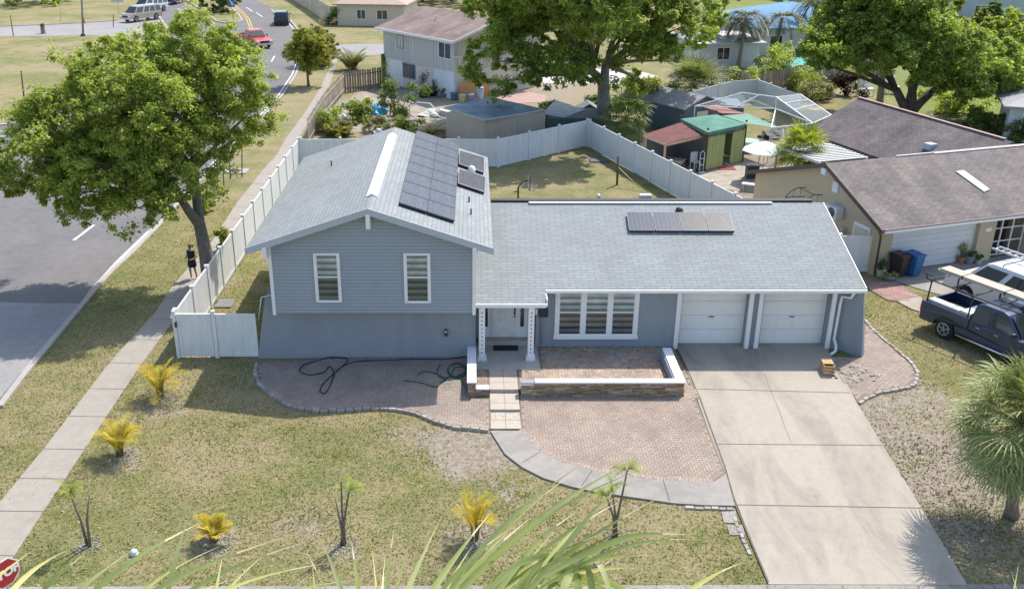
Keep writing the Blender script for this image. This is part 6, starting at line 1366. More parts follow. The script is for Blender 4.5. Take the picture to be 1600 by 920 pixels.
pk = thing('lumber', 'long pale planks strapped on the ladder rack of the dark blue pickup', 'planks', inveh(tk, -.4, .5, 2.1), tk.rotation_euler.z)
m = MB()
for i in range(3): m.box(-2.9,2.6,-.28+i*.19,-.10+i*.19,.0,.06); m.box(-2.8,2.55,-.28+i*.19,-.10+i*.19,.062,.13)
m.build('planks', M('plank', (.50,.42,.33), (.43,.36,.29), 2, .8, stretch=(.3,3,1)), pk, world=False)
m = MB()
for x_ in (-1.8,0,1.7): m.box(x_-.02,x_+.02,-.31,.32,-.01,.14)
m.build('strap', PLASTIC, pk, world=False)
p = G(1560,470); v_ = vehicle('van', 'white work van with a ladder on its roof behind the dark blue pickup', 'van', (22.4,35.9,.02), math.atan2(.90,-.43), 'van', WPT)
m = MB()
for x_ in (-2,-.8,.4): m.tube([(x_,-.85,2.1),(x_,-.85,2.2),(x_,.85,2.2),(x_,.85,2.1)], .025, 6)
m.build('roof_rack', PLASTIC, v_, world=False)
ld = thing('ladder', 'aluminium ladder lying on the roof rack of the white van', 'ladder', inveh(v_, -.6, -.45, 2.24), v_.rotation_euler.z)
m = MB()
for y_ in (-.22,.22): m.box(-2.2,2.4,y_-.02,y_+.02,0,.08)
m.build('rail', ALU, ld, world=False); m = MB()
for i in range(16): m.tube([(-2.05+i*.29,-.2,.04),(-2.05+i*.29,.2,.04)], .018, 6)
m.build('rungs', ALU, ld, world=False)
l_, h_ = between((425,76), (395,67), 1, .85); vehicle('pickup_truck', 'bright red pickup truck coming down the road past the big verge oak', 'pickup truck', (l_[0],l_[1],.02), h_, 'pickup', REDP)
p = G(438,40); vehicle('suv', 'black car seen from behind in the right lane of the road', 'car', (p.x,p.y+1.5,.02), R(98), 'suv', DKP)
p = G(271,7); vehicle('car', 'dark car at the very top of the left carriageway', 'car', (p.x,p.y+1.0,.02), R(-95), 'sedan', BLP)
l_, h_ = between((203,35), (228,32), -1, .9); a = G(203,36); b = G(229,32.5); d = (a-b).normalized(); vehicle('van', 'beige passenger van parked in the side street at the top left', 'van', ((a.x+b.x)/2+.2,(a.y+b.y)/2+1.0,.02), math.atan2(d.y,d.x)*1.0, 'van', TANP)
p = G(229,22); vehicle('van', 'white van parked behind the beige passenger van', 'van', (p.x,p.y+2.0,.02), R(-115), 'van', carpaint('ice_white_paint', (.62,.72,.74)))

# ================================================================ things in the front
rp = M('garden_hose_black', (.015,.017,.018), rough=.4); gp = M('garden_hose_green', (.01,.10,.07), rough=.4)
def hose(label, pts, r_, mat, z=.075):
    P = [G(x, y) for x, y in pts]; Q = []
    for i in range(len(P)-1):
        p0, p1, p2, p3 = P[max(i-1,0)], P[i], P[i+1], P[min(i+2,len(P)-1)]
        for k in range(6): t = k/6; Q.append(.5*((2*p1)+(-p0+p2)*t+(2*p0-5*p1+4*p2-p3)*t*t+(-p0+3*p1-3*p2+p3)*t**3))
    Q.append(P[-1]); Q = [Vector((q.x,q.y,tz(q.y)+z+.012*math.sin(i*.7))) for i, q in enumerate(Q)]
    m = MB(); m.tube(Q, r_, 7); tag(m.build('garden_hose', mat), label, 'hose')
hose('black garden hose looped on the left patio along the wall', [(728,560),(700,563),(640,564),(580,566),(545,570),(525,584),(510,597),(500,612),(508,617),(518,600),(522,586),(515,575),(505,585),(485,588),(470,584),(472,575),(495,566),(520,561),(540,562),(542,568),(530,580)], .02, rp)
hose('green garden hose coiled beside the short planter wall', [(652,590),(662,583),(680,586),(695,592),(715,590),(727,583),(722,573),(708,572),(700,580),(708,590),(722,591),(729,580),(718,570),(704,573),(700,585),(712,594),(726,588),(724,576),(711,577),(704,588),(690,600),(680,607),(655,600),(630,598)], .018, gp)
hose('second tangle of green hose in front of the planter wall end', [(688,572),(683,584),(690,593),(705,596),(719,588),(722,600),(733,612),(760,618)], .016, gp)
b = V(788,544,31); m = MB(); p0, p1 = G(771,548,.1), G(809,540,.1); m.box(p0.x,p1.x,p0.y,p0.y+.62,.104,.125); tag(m.build('doormat', M('mat_black', (.015,.015,.017), (.03,.03,.03), 30, 1)), 'black doormat lying before the white front door', 'doormat')
p = G(1291,582); cr = thing('wooden_crate', 'small open wooden crate standing on the driveway corner by the downpipe', 'crate', (p.x,p.y,p.z+.04), R(-6)); CW = M('crate_wood', (.50,.34,.17), (.40,.26,.13), 6, .8, stretch=(1,1,4))
m = MB(); m.box(-.19,.19,-.30,.30,0,.03); m.box(-.19,-.165,-.30,.30,.031,.36); m.box(.165,.19,-.30,.30,.031,.36); m.box(-.164,.164,.27,.30,.031,.36); m.build('frame', CW, cr, world=False, bevel=.004)
m = MB()
for z_ in (.05,.17,.29): m.box(-.164,.164,-.30,-.275,z_,z_+.07)
m.box(-.19,.19,-.12,.30,.362,.385); m.build('slats', CW, cr, world=False)
p = G(1312,600); m = MB()
for i in range(70): a = rnd.uniform(0,6.28); d = rnd.uniform(0,1.1); s = rnd.uniform(.02,.07); x, y = G(1335,585).x+math.cos(a)*d, G(1335,585).y+math.sin(a)*d*.6; m.ball((x,y,tz(y)+.06),(s,s*.8,s*.4),5,3)
tag(m.build('rubble', PEB), 'scattered pale rubble beside the flared end wall of the garage', 'rubble', kind='stuff')
p = G(210,866); m = MB(); m.lathe([(.085,0),(.095,.02),(.09,.12),(.06,.155),(.02,.17)], p, 14); m.box(p.x-.10,p.x+.10,p.y-.07,p.y+.07,p.z+.0,p.z+.05); tag(m.build('utility_cap', M('cap_pale_blue', (.62,.72,.76))), 'small pale blue utility cap on the lawn between two young palms', 'utility cap')
p = G(1290,300); P0 = G(352,475); m = MB(); m.box(P0.x-.35,P0.x+.35,P0.y-.45,P0.y+.45,.0,.07); tag(m.build('septic_cover', M('cover_grey', (.22,.21,.20)), bevel=.03), 'grey slab lying inside the fence beside the house', 'cover')
p = G(368,268); m = MB(); m.box(p.x-.75,p.x+.75,p.y-.55,p.y+.55,.005,.05); m.m = 1; m.lathe([(.38,.051),(.38,.062)], p, 20); tag(m.build('manhole', [KERB, M('iron', (.12,.10,.09))]), 'concrete manhole slab with a round iron cover among the verge stakes', 'manhole')
GREENP = M('stake_green', (.04,.10,.08))
def pole(label, px, pb, pt, r_, mat=GREENP, cat='post', name='stake', lean=0, group=None):
    b = G(px, pb); t = V(px+lean, pt, b.y); m = MB(); m.tube([b - Vector((0,0,.05)), t], [r_, r_*.85], 7); m.ball(t, r_*1.2, 6, 4); return tag(m.build(name, mat), label, cat, group)
gs = 'stakes on the verge'
pole('tall green stake on the verge right of the manhole', 378,277,208,.035, group=gs); pole('tall green stake left of the short ones, nearest the verge oak', 341,303,228,.035, group=gs, lean=-4); pole('thin tall green stake directly behind the nearest tall one', 335,296,228,.03, group=gs); pole('short green stake left of the manhole slab', 350,292,255,.035, group=gs, lean=-2); pole('green stake touching the manhole slab', 360,280,246,.04, group=gs, lean=-2); pole('short dark stake on the verge near the sprouting oak foot', 328,321,305,.03, M('stake_dark', (.08,.05,.03)), group=gs); pole('white stub post behind the manhole slab', 366,258,246,.05, WHITE, group=gs)
gp_ = 'posts on the left lawns'
DK = M('post_dark', (.06,.055,.06))
pole('dark post at the near edge of the side street, far left', 21,56,25,.06, DK, lean=-5, group=gp_); pole('dark post on the left lawn under the side street, leaning', 38,157,112,.06, DK, lean=-5, group=gp_); pole('short dark post on the left lawn beside the oak crown', 112,115,88,.07, DK, group=gp_); pole('slim post at the street edge by the beige van', 177,42,24,.06, DK, group=gp_); pole('pale thin marker post on the far left lawn', 94,34,2,.04, M('post_pale', (.5,.5,.48)), group=gp_)
lp = thing('street_lamp', 'tall grey lamp pole rising out of the picture beside the orange cone', 'street lamp', G(130,57)); b = G(130,57); t = V(126,-40,b.y)
m = MB(); m.tube([b, t], [.13,.08], 10); m.build('pole', M('galv', (.25,.25,.27)), lp); m = MB(); m.tube([t, t+Vector((-1.2,0,.4)), t+Vector((-2,0,.4))], .05, 6); m.build('arm', MATS['galv'], lp); m = MB(); m.ball(t+Vector((-2.3,0,.38)), (.35,.15,.08), 8, 5); m.build('lamp_head', MATS['galv'], lp); m = MB(); m.lathe([(.28,0),(.28,.25),(.15,.3)], b, 10); m.build('base', DK, lp)
cn = thing('traffic_cone', 'orange traffic cone at the kerb of the side street beside the lamp pole', 'traffic cone', G(132,37)); b = G(132,37); CO = M('cone_orange', (.7,.12,.05)); m = MB(); m.lathe([(.2,.03),(.05,.75)], b, 12); m.build('cone', CO, cn); m = MB(); m.box(b.x-.25,b.x+.25,b.y-.25,b.y+.25,0,.04); m.build('base', CO, cn)
b = G(68,53); fan_palm('stump_palm', 'stubby palm stump with a small green top on the left lawn edge', b, .9, .35, 14, LEAF_DARK, 81, .28, .2, 10, .4, 0, 0, width=.06)
def sign(name, label, px, pb, pt, build_face, rz, hw=.03):
    b = G(px, pb); t = V(px, pt, b.y); root = thing(name, label, 'sign', b, R(rz)); m = MB(); m.tube([(0,.04,0),(0,.04,t.z-b.z+.25)], hw, 6); m.build('pole', M('sign_pole', (.35,.36,.37)), root, world=False); build_face(root, t.z-b.z); return root
def arrowface(root, z):
    m = MB(); m.box(-.45,.45,-.01,.01,z-.55,z+.55); m.build('plate', M('sign_blue', (.05,.15,.30)), root, world=False); m = MB(); m.add([(-.28,-.014,z+.3),(.05,-.014,z-.15),(.15,-.014,z-.05),(-.18,-.014,z+.38)],[(0,1,2,3)]); m.add([(.25,-.014,z-.35),(.22,-.014,z+.1),(-.12,-.014,z-.2)],[(0,1,2)]); m.build('arrow', WHITE, root, world=False)
sign('road_sign', 'blue keep-right arrow sign on the tip of the road median', 364,32,5, arrowface, -8)
def ydiamond(root, z): m = MB(); m.prism([(-.4,0,z),(0,0,z-.4),(.4,0,z),(0,0,z+.4)], (0,.02,0)); m.build('plate', M('sign_yellow', (.7,.5,.03)), root, world=False)
sign('road_sign', 'yellow diamond sign just below the blue arrow sign on the median', 365,34,20, ydiamond, -5)
def wplate(root, z): m = MB(); m.box(-.9,.9,-.02,.02,z-.2,z+.25); m.build('plate', M('plate_white', (.6,.65,.66)), root, world=False)
sign('road_sign', 'white double plate sign on the lawn behind the beige van', 186,24,2, wplate, 5)
# stop sign at the near corner
ss = thing('stop_sign', 'red octagonal stop sign cut by the left edge at the bottom corner', 'stop sign', (-10.10,16.6,tz(16.6)), R(60)); zc = 3.12; r_ = .36; RED = M('sign_red', (.45,.02,.025), (.40,.02,.022), 3, .5)
def octo(r_, y): return [(r_*math.cos(math.pi/8+i*math.pi/4), y, zc + r_*math.sin(math.pi/8+i*math.pi/4)) for i in range(8)]
m = MB(); m.prism(octo(r_,-.01), (0,.012,0)); m.build('border', WHITE, ss, world=False); m = MB(); m.prism(octo(r_-.03,-.016), (0,.005,0)); m.build('plate', RED, ss, world=False); m = MB(); m.tube([(0,.04,0),(0,.04,zc+.3)], .03, 8); m.build('pole', MATS['sign_pole'], ss, world=False)
def text(s, size, parent, loc, rot, mat, name='lettering'):
    cu = bpy.data.curves.new('t', 'FONT'); cu.body = s; cu.size = size; cu.align_x = 'CENTER'; cu.align_y = 'CENTER'; cu.extrude = .001; cu.offset = .014
    to = bpy.data.objects.new('t', cu); COL.objects.link(to); dg = bpy.context.evaluated_depsgraph_get(); me = bpy.data.meshes.new_from_object(to.evaluated_get(dg)); bpy.data.objects.remove(to)
    me.transform(Matrix.Translation(loc) @ Matrix.Rotation(R(rot[0]), 4, 'X')); me.materials.clear(); me.materials.append(mat); o = bpy.data.objects.new(name, me); COL.objects.link(o); o.parent = parent; return o
text('STOP', .27, ss, (0,-.020,zc), (90,0), WHITE)

# ================================================================ back yards: furniture and clutter
bp = G(826,318); bh = thing('basketball_hoop', 'portable basketball hoop with its board edge-on behind the ridge of the main roof', 'basketball hoop', (bp.x-.6,bp.y,0), R(4))
t_ = HT(832, 318, 273); m = MB(); m.tube([(0,0,0),(0,.0,t_-.7)], .05, 8); m.tube([(0,0,t_-.75),(.25,0,t_-.4),(.55,0,t_-.35)], .035, 6); m.tube([(0,0,t_-.95),(-.25,0,t_-1.0)], .03, 6); m.build('pole', PLASTIC, bh, world=False)
m = MB(); m.box(.56,.60,-.55,.55,t_-.75,t_); o = m.build('backboard', M('board_clear', (.5,.55,.6), rough=.15), bh, world=False); m = MB()
for a_, b_ in (((.58,-.56,t_-.76),(.58,.56,t_-.76)),((.58,-.56,t_),(.58,.56,t_)),((.58,-.56,t_-.76),(.58,-.56,t_)),((.58,.56,t_-.76),(.58,.56,t_))): m.bar(a_, b_, .05, .05)
m.build('board_frame', DARK, bh, world=False); m = MB(); m.tube([(.84+.22*math.cos(i*.3142),.22*math.sin(i*.3142),t_-.62) for i in range(21)], .012, 5); m.build('rim', M('rim_orange', (.6,.15,.05)), bh, world=False)
m = MB()
for i in range(12): a = i*.5236; m.tube([(.84+.21*math.cos(a),.21*math.sin(a),t_-.63),(.84+.1*math.cos(a+.3),.1*math.sin(a+.3),t_-1.0)], .006, 4)
m.build('net', WHITE, bh, world=False); m = MB(); m.box(-.4,.3,-.35,.35,0,.16); m.build('base', PLASTIC, bh, world=False, bevel=.04)
b = G(964,289); t = V(966,246,b.y); m = MB(); m.tube([b, t], .07, 8); m.ball(t, .08, 6, 4); tag(m.build('wooden_post', M('post_brown', (.16,.09,.06))), 'short brown post standing alone on the back lawn', 'post')
a, b2 = V(967,262,b.y), V(1012,300,48.6); a = Vector((b.x,b.y,1.1)); e = G(1013,302); m = MB(); m.tube([a, a.lerp(e,.5)-Vector((0,0,.1)), e+Vector((0,0,.05))], .03, 5); tag(m.build('rope', M('rope_yellow', (.45,.38,.15))), 'yellowish rope running from the brown post down to the lawn', 'rope')
p = G(938,252); m = MB(); m.box(p.x-.7,p.x+.5,p.y-.4,p.y+.4,.01,.09); tag(m.build('ground_hatch', M('hatch_grey', (.12,.13,.15)), bevel=.02), 'dark hatch lying in the fence corner of the back lawn', 'hatch')
db = thing('day_bed', 'cushioned beige day bed beside the slanting white fence', 'day bed', G(1045,262), R(-28)); m = MB(); m.box(-.95,.95,-.42,.42,.45,.62); m.build('cushion', M('beige_cushion', (.55,.48,.34)), db, world=False, bevel=.06); m = MB(); m.box(-.9,.9,-.4,.4,.38,.45); m.build('frame', MATS['pale_timber'], db, world=False)
for x_ in (-.85,.85):
    for y_ in (-.35,.35): m = MB(); m.box(x_-.03,x_+.03,y_-.03,y_+.03,0,.38); m.build('leg', MATS['pale_timber'], db, world=False)
def chair(label, px, py, rz, mat=WHITE, s=1.0, group=None):
    root = thing('garden_chair', label, 'chair', G(px, py), R(rz), group); m = MB(); m.box(-.22*s,.22*s,-.22*s,.22*s,.42*s,.45*s); m.build('seat', mat, root, world=False); m = MB(); m.box(-.22*s,.22*s,.20*s,.23*s,.45*s,.95*s); m.build('backrest', mat, root, world=False)
    for x_ in (-.2,.2):
        for y_ in (-.2,.2): m = MB(); m.box((x_-.02)*s,(x_+.02)*s,(y_-.02)*s,(y_+.02)*s,0,.42*s); m.build('leg', mat, root, world=False)
    return root
chair('white garden chair between the day bed and the gazebo curtain', 1086,265,20, s=1.15); GC = M('chair_green', (.03,.22,.10)); chair('green chair under the red corrugated lean-to', 1070,247,-40, GC, 1.2)
for i, (x, y, l) in enumerate(((1346,150,'leftmost white chair of the row under the wide low oak'),(1356,150,'second white chair of the row under the wide low oak'),(1384,146,'white chair right of the grey log post'),(1396,147,'rightmost white chair under the wide low oak'))): chair(l, x, y, 10*i, s=1.5, group='white chairs under the wide oak')
tb_ = thing('garden_table', 'glass topped garden table between the gazebo and the white parasol', 'table', G(1168,236)); p = G(1168,236); m = MB(); m.lathe([(.7,.70),(.7,.73)], p, 20); m.build('table_top', M('table_glass', (.35,.5,.5), rough=.1), tb_)
for a in (0,2.1,4.2): m = MB(); m.tube([p+Vector((math.cos(a)*.5,math.sin(a)*.5,0)), p+Vector((math.cos(a)*.3,math.sin(a)*.3,.7))], .02, 5); m.build('leg', WHITE, tb_)
up = G(1189,283); pr = thing('parasol', 'open white parasol over the patio beside the tan gable wall', 'parasol', up); zt_ = V(1189,234,up.y).z; zt_ = 2.45; rr = 1.35; m = MB(); vs = [(up.x,up.y,zt_)] + [(up.x+rr*math.cos(i*math.pi/4),up.y+rr*math.sin(i*math.pi/4),zt_-.55) for i in range(8)] + [(up.x+rr*.55*math.cos(i*math.pi/4),up.y+rr*.55*math.sin(i*math.pi/4),zt_-.22) for i in range(8)]
m.add(vs, [(0,9+i,9+(i+1)%8) for i in range(8)] + [(9+i,1+i,1+(i+1)%8,9+(i+1)%8) for i in range(8)]); m.build('canopy', M('parasol_cloth', (.72,.75,.78), (.66,.69,.73), 1.5), pr)
m = MB(); m.tube([up, up+Vector((0,0,zt_+.05))], .025, 6); m.build('pole', WHITE, pr); m = MB()
for i in range(8): a = i*math.pi/4; m.tube([(up.x,up.y,zt_-.5),(up.x+rr*.6*math.cos(a),up.y+rr*.6*math.sin(a),zt_-.28)], .01, 4)
m.build('ribs', WHITE, pr); m = MB(); m.lathe([(.3,0),(.28,.08),(.05,.12)], up, 14); m.build('base', DARK, pr)
lb = thing('bench', 'pale wooden bench low by the corner of the tan gable wall', 'bench', G(1180,300), R(-25)); m = MB(); m.box(-.8,.8,-.25,.25,.40,.46); m.build('seat', M('grey_plank', (.5,.5,.5)), lb, world=False)
for x_ in (-.65,.65): m = MB(); m.box(x_-.04,x_+.04,-.2,.2,0,.40); m.build('leg', MATS['grey_plank'], lb, world=False)
p = G(1174,278); m = MB(); m.box(p.x-.35,p.x+.35,p.y-.3,p.y+.3,0,.75); m.box(p.x-.38,p.x+.38,p.y-.33,p.y+.33,.751,.8); tag(m.build('grill', M('grill_dark', (.06,.07,.08)), bevel=.03), 'dark covered grill under the white parasol', 'grill')
ht = thing('hand_truck', 'white hand truck standing at the corner post of the gazebo', 'hand truck', G(1095,270), R(15)); m = MB()
for x_ in (-.14,.14): m.tube([(x_,0,.1),(x_,0,1.25)], .022, 6)
m.tube([(-.14,0,1.25),(0,0,1.4),(.14,0,1.25)], .022, 6); m.bar((-.14,0,.5),(.14,0,.5),.03,.03); m.bar((-.14,0,.9),(.14,0,.9),.03,.03); m.build('frame', WHITE, ht, world=False); m = MB(); m.box(-.2,.2,-.25,0,.05,.07); m.build('toe_plate', WHITE, ht, world=False)
for x_ in (-.22,.22): m = MB(); m.tube([(x_-.03,.06,.12),(x_+.03,.06,.12)], .12, 12); m.build('wheel', RUB, ht, world=False)
m = MB(); p = G(1135,263)
for i in range(3): m.box(p.x-.6,p.x+.5,p.y-.5+i*.3,p.y-.36+i*.3,.03,.06)
tag(m.build('striped_rug', M('rug_red', (.5,.12,.12))), 'red striped rug at the entrance of the gazebo', 'rug')
# pole, stone ring, pool cover
b = G(1374,164); t = V(1380,98,b.y); m = MB(); m.tube([b, b.lerp(t,.5)+Vector((.05,0,0)), t], [.3,.27,.24], 10); tag(m.build('log_post', MATS['grey_bark']), 'tall grey bare log post in front of the wide low oak', 'post')
p = G(1495,184); m = MB(); m.tube([(p.x+1.9*math.cos(i*.3142),p.y+1.6*math.sin(i*.3142),.06) for i in range(21)], .1, 5); tag(m.build('stone_ring', STONE), 'ring of stones round the round shrub on the green lawn', 'edging')
P = [G(1195,116), G(1300,126), G(1324,108), G(1230,102)]; m = MB(); m.prism([(p.x,p.y,.0) for p in P], (0,0,.9)); tag(m.build('covered_pool', M('turquoise_cover', (.04,.42,.46), (.10,.55,.58), .8, .35), bevel=.2), 'turquoise covered pool glimpsed behind the garden shrubs', 'pool')
# clutter of the yard behind the fence
def heap(name, label, px, py, s, h, mat, seed, cat):
    g = random.Random(seed); b = G(px, py); bm_ = bmesh.new(); bmesh.ops.create_icosphere(bm_, subdivisions=3, radius=1)
    ph = [g.uniform(0,6) for _ in range(6)]
    for v in bm_.verts:
        k = 1 + .22*math.sin(v.co.x*5+ph[0])*math.cos(v.co.y*4+ph[1]) + .14*math.sin(v.co.z*9+v.co.x*7+ph[2]); v.co = Vector((v.co.x*s*k+b.x, v.co.y*s*.7*k+b.y, max(-.02, v.co.z*h*k)))
    me = bpy.data.meshes.new(name); bm_.to_mesh(me); bm_.free(); me.materials.append(mat); o = bpy.data.objects.new(name, me); COL.objects.link(o); return tag(o, label, cat)
heap('tarpaulin', 'crumpled bright blue tarpaulin lying among the shrubs', 586,178,1.0,.7, M('tarp_blue', (.03,.33,.62), (.10,.45,.7), 3, .5), 1, 'tarpaulin'); heap('sheet_pile', 'crumpled white sheets near the corner of the weathered fence', 524,188,1.0,.8, M('sheet_white', (.6,.6,.56), (.45,.44,.4), 2.5, .7), 2, 'sheets'); heap('sheet_pile', 'heap of white plastic behind the dry shrub', 598,212,.7,.5, MATS['sheet_white'], 3, 'sheets'); heap('rock', 'pale boulder beside the tan shed behind the solar panels', 690,212,.8,.5, M('rock_pale', (.45,.37,.3), (.35,.28,.23), 3), 4, 'rock'); heap('sheet_pile', 'folded white canopy lying left of the tan shed', 684,181,1.4,.5, MATS['sheet_white'], 5, 'canopy'); heap('tarpaulin', 'small green tarpaulin at the weathered fence', 541,167,.5,.4, M('tarp_green', (.2,.5,.38)), 6, 'tarpaulin')
heap('sheet_pile', 'bluish white bundle by the grey board fence beside the bushy palm', 1132,142,.9,.6, MATS['sheet_white'], 7, 'sheets'); heap('tarpaulin', 'dark clutter heap at the end of the shade sail', 1212,215,1.2,.5, PLASTIC, 8, 'clutter')
fr2 = thing('canopy_frame', 'collapsed white canopy frame lying behind the dirt yard shrubs', 'canopy frame', G(655,180)); m = MB()
for pa, pb, za, zb in (((640,158),(690,185),1.3,.9),((640,185),(640,158),.0,1.3),((650,160),(672,162),.7,.8),((672,162),(686,178),.8,.1),((640,178),(655,190),.5,.05)): m.tube([G(*pa, za), G(*pb, zb)], .04, 5)
m.build('frame', WHITE, fr2)
def pot(name, label, px, py, r_, h, mat, plant, ph, seed, ps=None):
    b = G(px, py); root = thing(name, label, 'potted plant', b); m = MB(); m.lathe([(r_*.7,0),(r_,h),(r_*1.08,h),(r_*1.08,h+.03),(r_*.9,h+.03)], b, 14); m.build('pot', mat, root)
    g = random.Random(seed); cs = [b + Vector((g.gauss(0,.5)*(ps or r_), g.gauss(0,.5)*(ps or r_), h + g.uniform(.05,ph))) for _ in range(9)]; m = MB()
    for c in cs: m.tube([b+Vector((0,0,h)), c], .008, 4)
    m.build('stems', BARK, root); npmesh('foliage', leaves(cs, [max(.1,ph*.3)]*9, 60, .07 if r_ < .3 else .12, seed=seed, shell=.1), 4, plant, root); return root
TERRA = M('terracotta', (.45,.2,.11)); CLAY = M('pot_white', (.6,.6,.58)); GPOT = M('pot_grey', (.25,.28,.27))
FLY = leafmat('flowers_yellow', [(.5,.4,.1),(.6,.5,.2),(.15,.2,.05)])
pot('potted_plant', 'white pot with dark leaves left of the black wheelie bin', 1375,431,.22,.3, CLAY, LEAF_DARK, .5, 1); pot('potted_plant', 'low bowl of yellow flowers in front of the black wheelie bin', 1389,438,.25,.16, GPOT, FLY, .2, 2); pot('potted_plant', 'terracotta pot with a leafy plant at the right end of the neighbour garage door', 1500,411,.22,.3, TERRA, LEAF_OAK, .7, 3); pot('potted_plant', 'grey pot just right of the terracotta pot', 1513,412,.22,.35, GPOT, LEAF_DARK, .3, 4); pot('potted_plant', 'small white pot near the screened porch', 1528,412,.15,.2, CLAY, LEAF_DARK, .2, 5)
pot('potted_plant', 'dark tub with a reddish plant by the patched wall of the two-storey house', 662,152,.5,.6, DARK, leafmat('leaf_red', [(.25,.08,.08),(.3,.15,.12),(.12,.14,.06)]), 1.6, 6); pot('potted_plant', 'dark pot with a spindly green plant near the end of the weathered fence', 604,139,.4,.5, DARK, LEAF_OAK, 1.7, 7); pot('potted_plant', 'dark round bush in a tub by the pale blue wall', 675,150,.5,.4, DARK, LEAF_DARK, .8, 8); pot('potted_plant', 'low tub plant nearest the plywood board', 694,152,.4,.3, GPOT, LEAF_OAK, .5, 9)
p = Vector((.2,81.35,0)); ob = thing('plywood_board', 'orange plywood sheet leaning on the right wall of the two-storey house', 'board', p, R(39)); m = MB(); m.box(-1.6,1.6,-.03,.03,0,1.5); m.build('sheet', M('plywood', (.62,.34,.13), (.52,.3,.13), 2), ob, world=False); m = MB(); m.box(.1,.9,-.06,-.031,.1,1.0); m.build('door_frame', M('grey_frame', (.5,.47,.42)), ob, world=False)
for i, (x, y, c_, l) in enumerate(((709,157,(.1,.2,.3),'dark blue bucket at the left foot of the plywood sheet'),(722,160,(.5,.5,.3),'pale bucket in front of the plywood sheet'),(736,159,(.25,.35,.6),'blue-violet bucket in front of the plywood sheet'),(750,158,(.4,.55,.7),'tall light blue barrel right of the plywood sheet'))):
    b = G(x, y); m = MB(); k = 1 + .8*(i == 3); m.lathe([(.24,0),(.3,.6*k),(.32,.6*k),(.32,.64*k)], b, 12); tag(m.build('bucket' if i < 3 else 'barrel', M(f'bucket_paint_{"abcd"[i]}', c_)), l, 'bucket' if i < 3 else 'barrel')
# wheelie bins
def bin_(label, px, py, rz, c_):
    root = thing('wheelie_bin', label, 'wheelie bin', G(px, py), R(rz)); mt = M('bin_'+label.split()[0], c_, tuple(x*.8 for x in c_), 3, .5); m = MB()
    b0 = [(-.24,-.28,.08),(.24,-.28,.08),(.24,.26,.08),(-.24,.26,.08)]; t0 = [(-.31,-.38,1.02),(.31,-.38,1.02),(.31,.36,1.02),(-.31,.36,1.02)]; m.add(b0+t0, [(3,2,1,0),(0,1,5,4),(1,2,6,5),(2,3,7,6),(3,0,4,7),(4,5,6,7)]); m.build('body', mt, root, world=False, bevel=.03)
    m = MB(); m.box(-.33,.33,-.42,.38,1.025,1.07); m.box(-.30,.30,-.1,.36,1.07,1.11); m.build('lid', mt, root, world=False, bevel=.02); m = MB(); m.tube([(-.28,.44,1.0),(.28,.44,1.0)], .02, 6); m.build('handle', mt, root, world=False)
    for x_ in (-.28,.28): m = MB(); m.tube([(x_-.03,.26,.12),(x_+.03,.26,.12)], .12, 14); m.build('wheel', RUB, root, world=False)
bin_('black wheelie bin in front of the left end of the neighbour garage door', 1402,431,30, (.045,.035,.035)); bin_('blue wheelie bin next to the black one before the neighbour garage door', 1423,430,30, (.02,.14,.36))
sf = post_fence('vinyl_fence', 'short white vinyl gate section joining the tan bungalow to the grey-blue house', [(14.8,40.6),(18.4,40.7)], 1.8, 1.8)
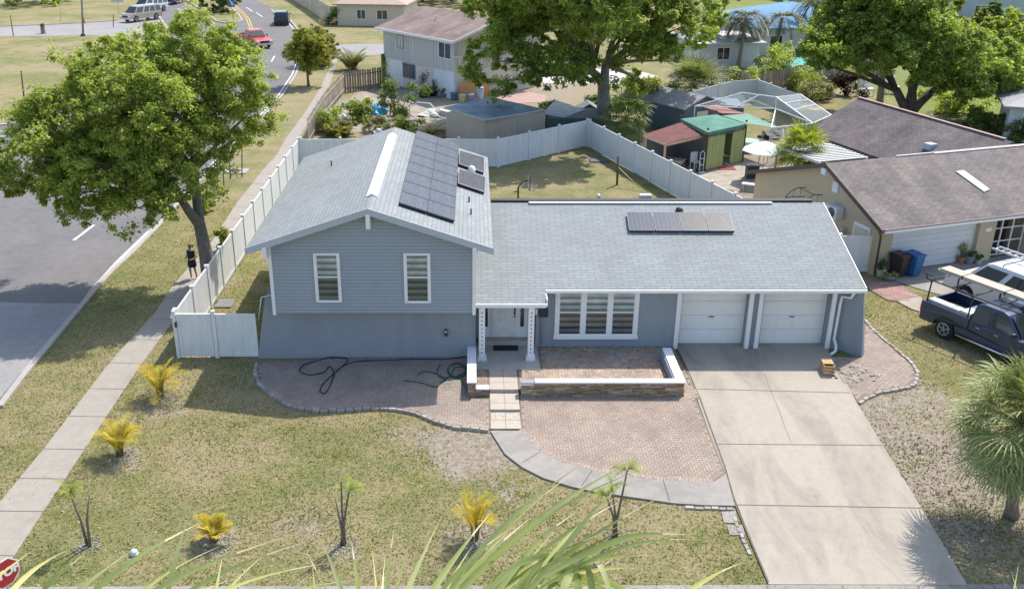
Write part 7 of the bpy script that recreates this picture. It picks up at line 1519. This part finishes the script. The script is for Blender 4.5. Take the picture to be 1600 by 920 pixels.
# ================================================================ the passer-by
def person():
    b = G(303,436); root = thing('person', 'person with tied brown hair in a short dark dress walking past the verge oak', 'person', b, R(160))
    SK = M('skin', (.42,.24,.17), (.38,.22,.15), 8, .6); CL = M('black_dress', (.012,.013,.02), (.02,.02,.03), 8, .8); SHO = M('shoe_white', (.6,.62,.65)); HR = M('brown_hair', (.20,.11,.05), (.12,.06,.03), 20, .6)
    def skin(name, J, E, mat, lv=2, rootj=0):
        me = bpy.data.meshes.new(name); me.from_pydata([j[:3] for j in J], E, []); o = bpy.data.objects.new(name, me); COL.objects.link(o); o.parent = root; me.materials.append(mat)
        s = o.modifiers.new('skin', 'SKIN'); s.use_smooth_shade = True; 
        for i, j in enumerate(J): me.skin_vertices[0].data[i].radius = (j[3], j[4] if len(j) > 4 else j[3]); me.skin_vertices[0].data[i].use_root = (i == rootj)
        u = o.modifiers.new('sub', 'SUBSURF'); u.levels = lv; u.render_levels = lv; return o
    # joints (x right, y forward = +y local, z up); height 1.63
    J = [(0,0,.90,.13,.11),(0,.01,1.06,.11,.09),(0,.0,1.24,.14,.10),(0,-.01,1.36,.09,.07),(0,.01,1.44,.045),(0,.03,1.50,.06,.07),(0,.035,1.57,.075,.09),(0,.03,1.62,.055,.06),(0,.10,1.52,.018),
         (.09,0,.86,.09),(.10,.06,.48,.055),(.10,.02,.10,.038),(.10,.13,.035,.035),(-.09,0,.86,.09),(-.10,-.02,.48,.055),(-.10,-.10,.10,.038),(-.10,.0,.035,.035),
         (.16,0,1.34,.05),(.23,-.03,1.10,.038),(.16,.18,1.05,.03),(.12,.24,1.07,.022,.03),(-.16,0,1.34,.05),(-.24,-.02,1.10,.038),(-.16,.19,1.02,.03),(-.12,.25,1.03,.022,.03)]
    E = [(0,1),(1,2),(2,3),(3,4),(4,5),(5,6),(6,7),(6,8),(0,9),(9,10),(10,11),(11,12),(0,13),(13,14),(14,15),(15,16),(3,17),(17,18),(18,19),(19,20),(3,21),(21,22),(22,23),(23,24)]
    for hb, sx in ((20,1),(24,-1)):
        hx, hy_, hz = J[hb][:3]
        for k, (dx, dz, L_) in enumerate(((-.03,.02,.05),(-.01,.03,.075),(.0,.012,.08),(.0,-.006,.078),(.0,-.024,.062))):
            i = len(J); J.append((hx-sx*.01+dx*sx*.6, hy_+L_*.55, hz+dz, .008)); J.append((hx-sx*.03+dx*sx, hy_+L_*.95, hz+dz-.012, .007)); E += [(hb,i),(i,i+1)]
    skin('body', J, E, SK)
    skin('dress', [(0,0,.56,.23,.22),(0,0,.74,.23,.20),(0,0,.90,.20,.17),(0,.01,1.06,.165,.14),(0,0,1.24,.19,.14),(0,-.01,1.35,.13,.095),(.14,0,1.345,.07),(.20,-.01,1.24,.06),(-.14,0,1.345,.07),(-.20,-.01,1.24,.06)], [(0,1),(1,2),(2,3),(3,4),(4,5),(5,6),(6,7),(5,8),(8,9)], CL)
    m = MB(); m.ball((0,.0,1.60),(.092,.105,.095),14,9); m.ball((0,-.13,1.60),(.045,.05,.05),8,6); m.tube([(0,-.14,1.60),(0,-.19,1.52),(0,-.19,1.42)], [.035,.03,.008], 8); m.build('hair', HR, root, world=False)
    for x_, y_ in ((.10,.08),(-.10,-.05)): m = MB(); m.ball((x_,y_,.04),(.045,.13,.045),10,6); m.build('shoe', SHO, root, world=False)
person()
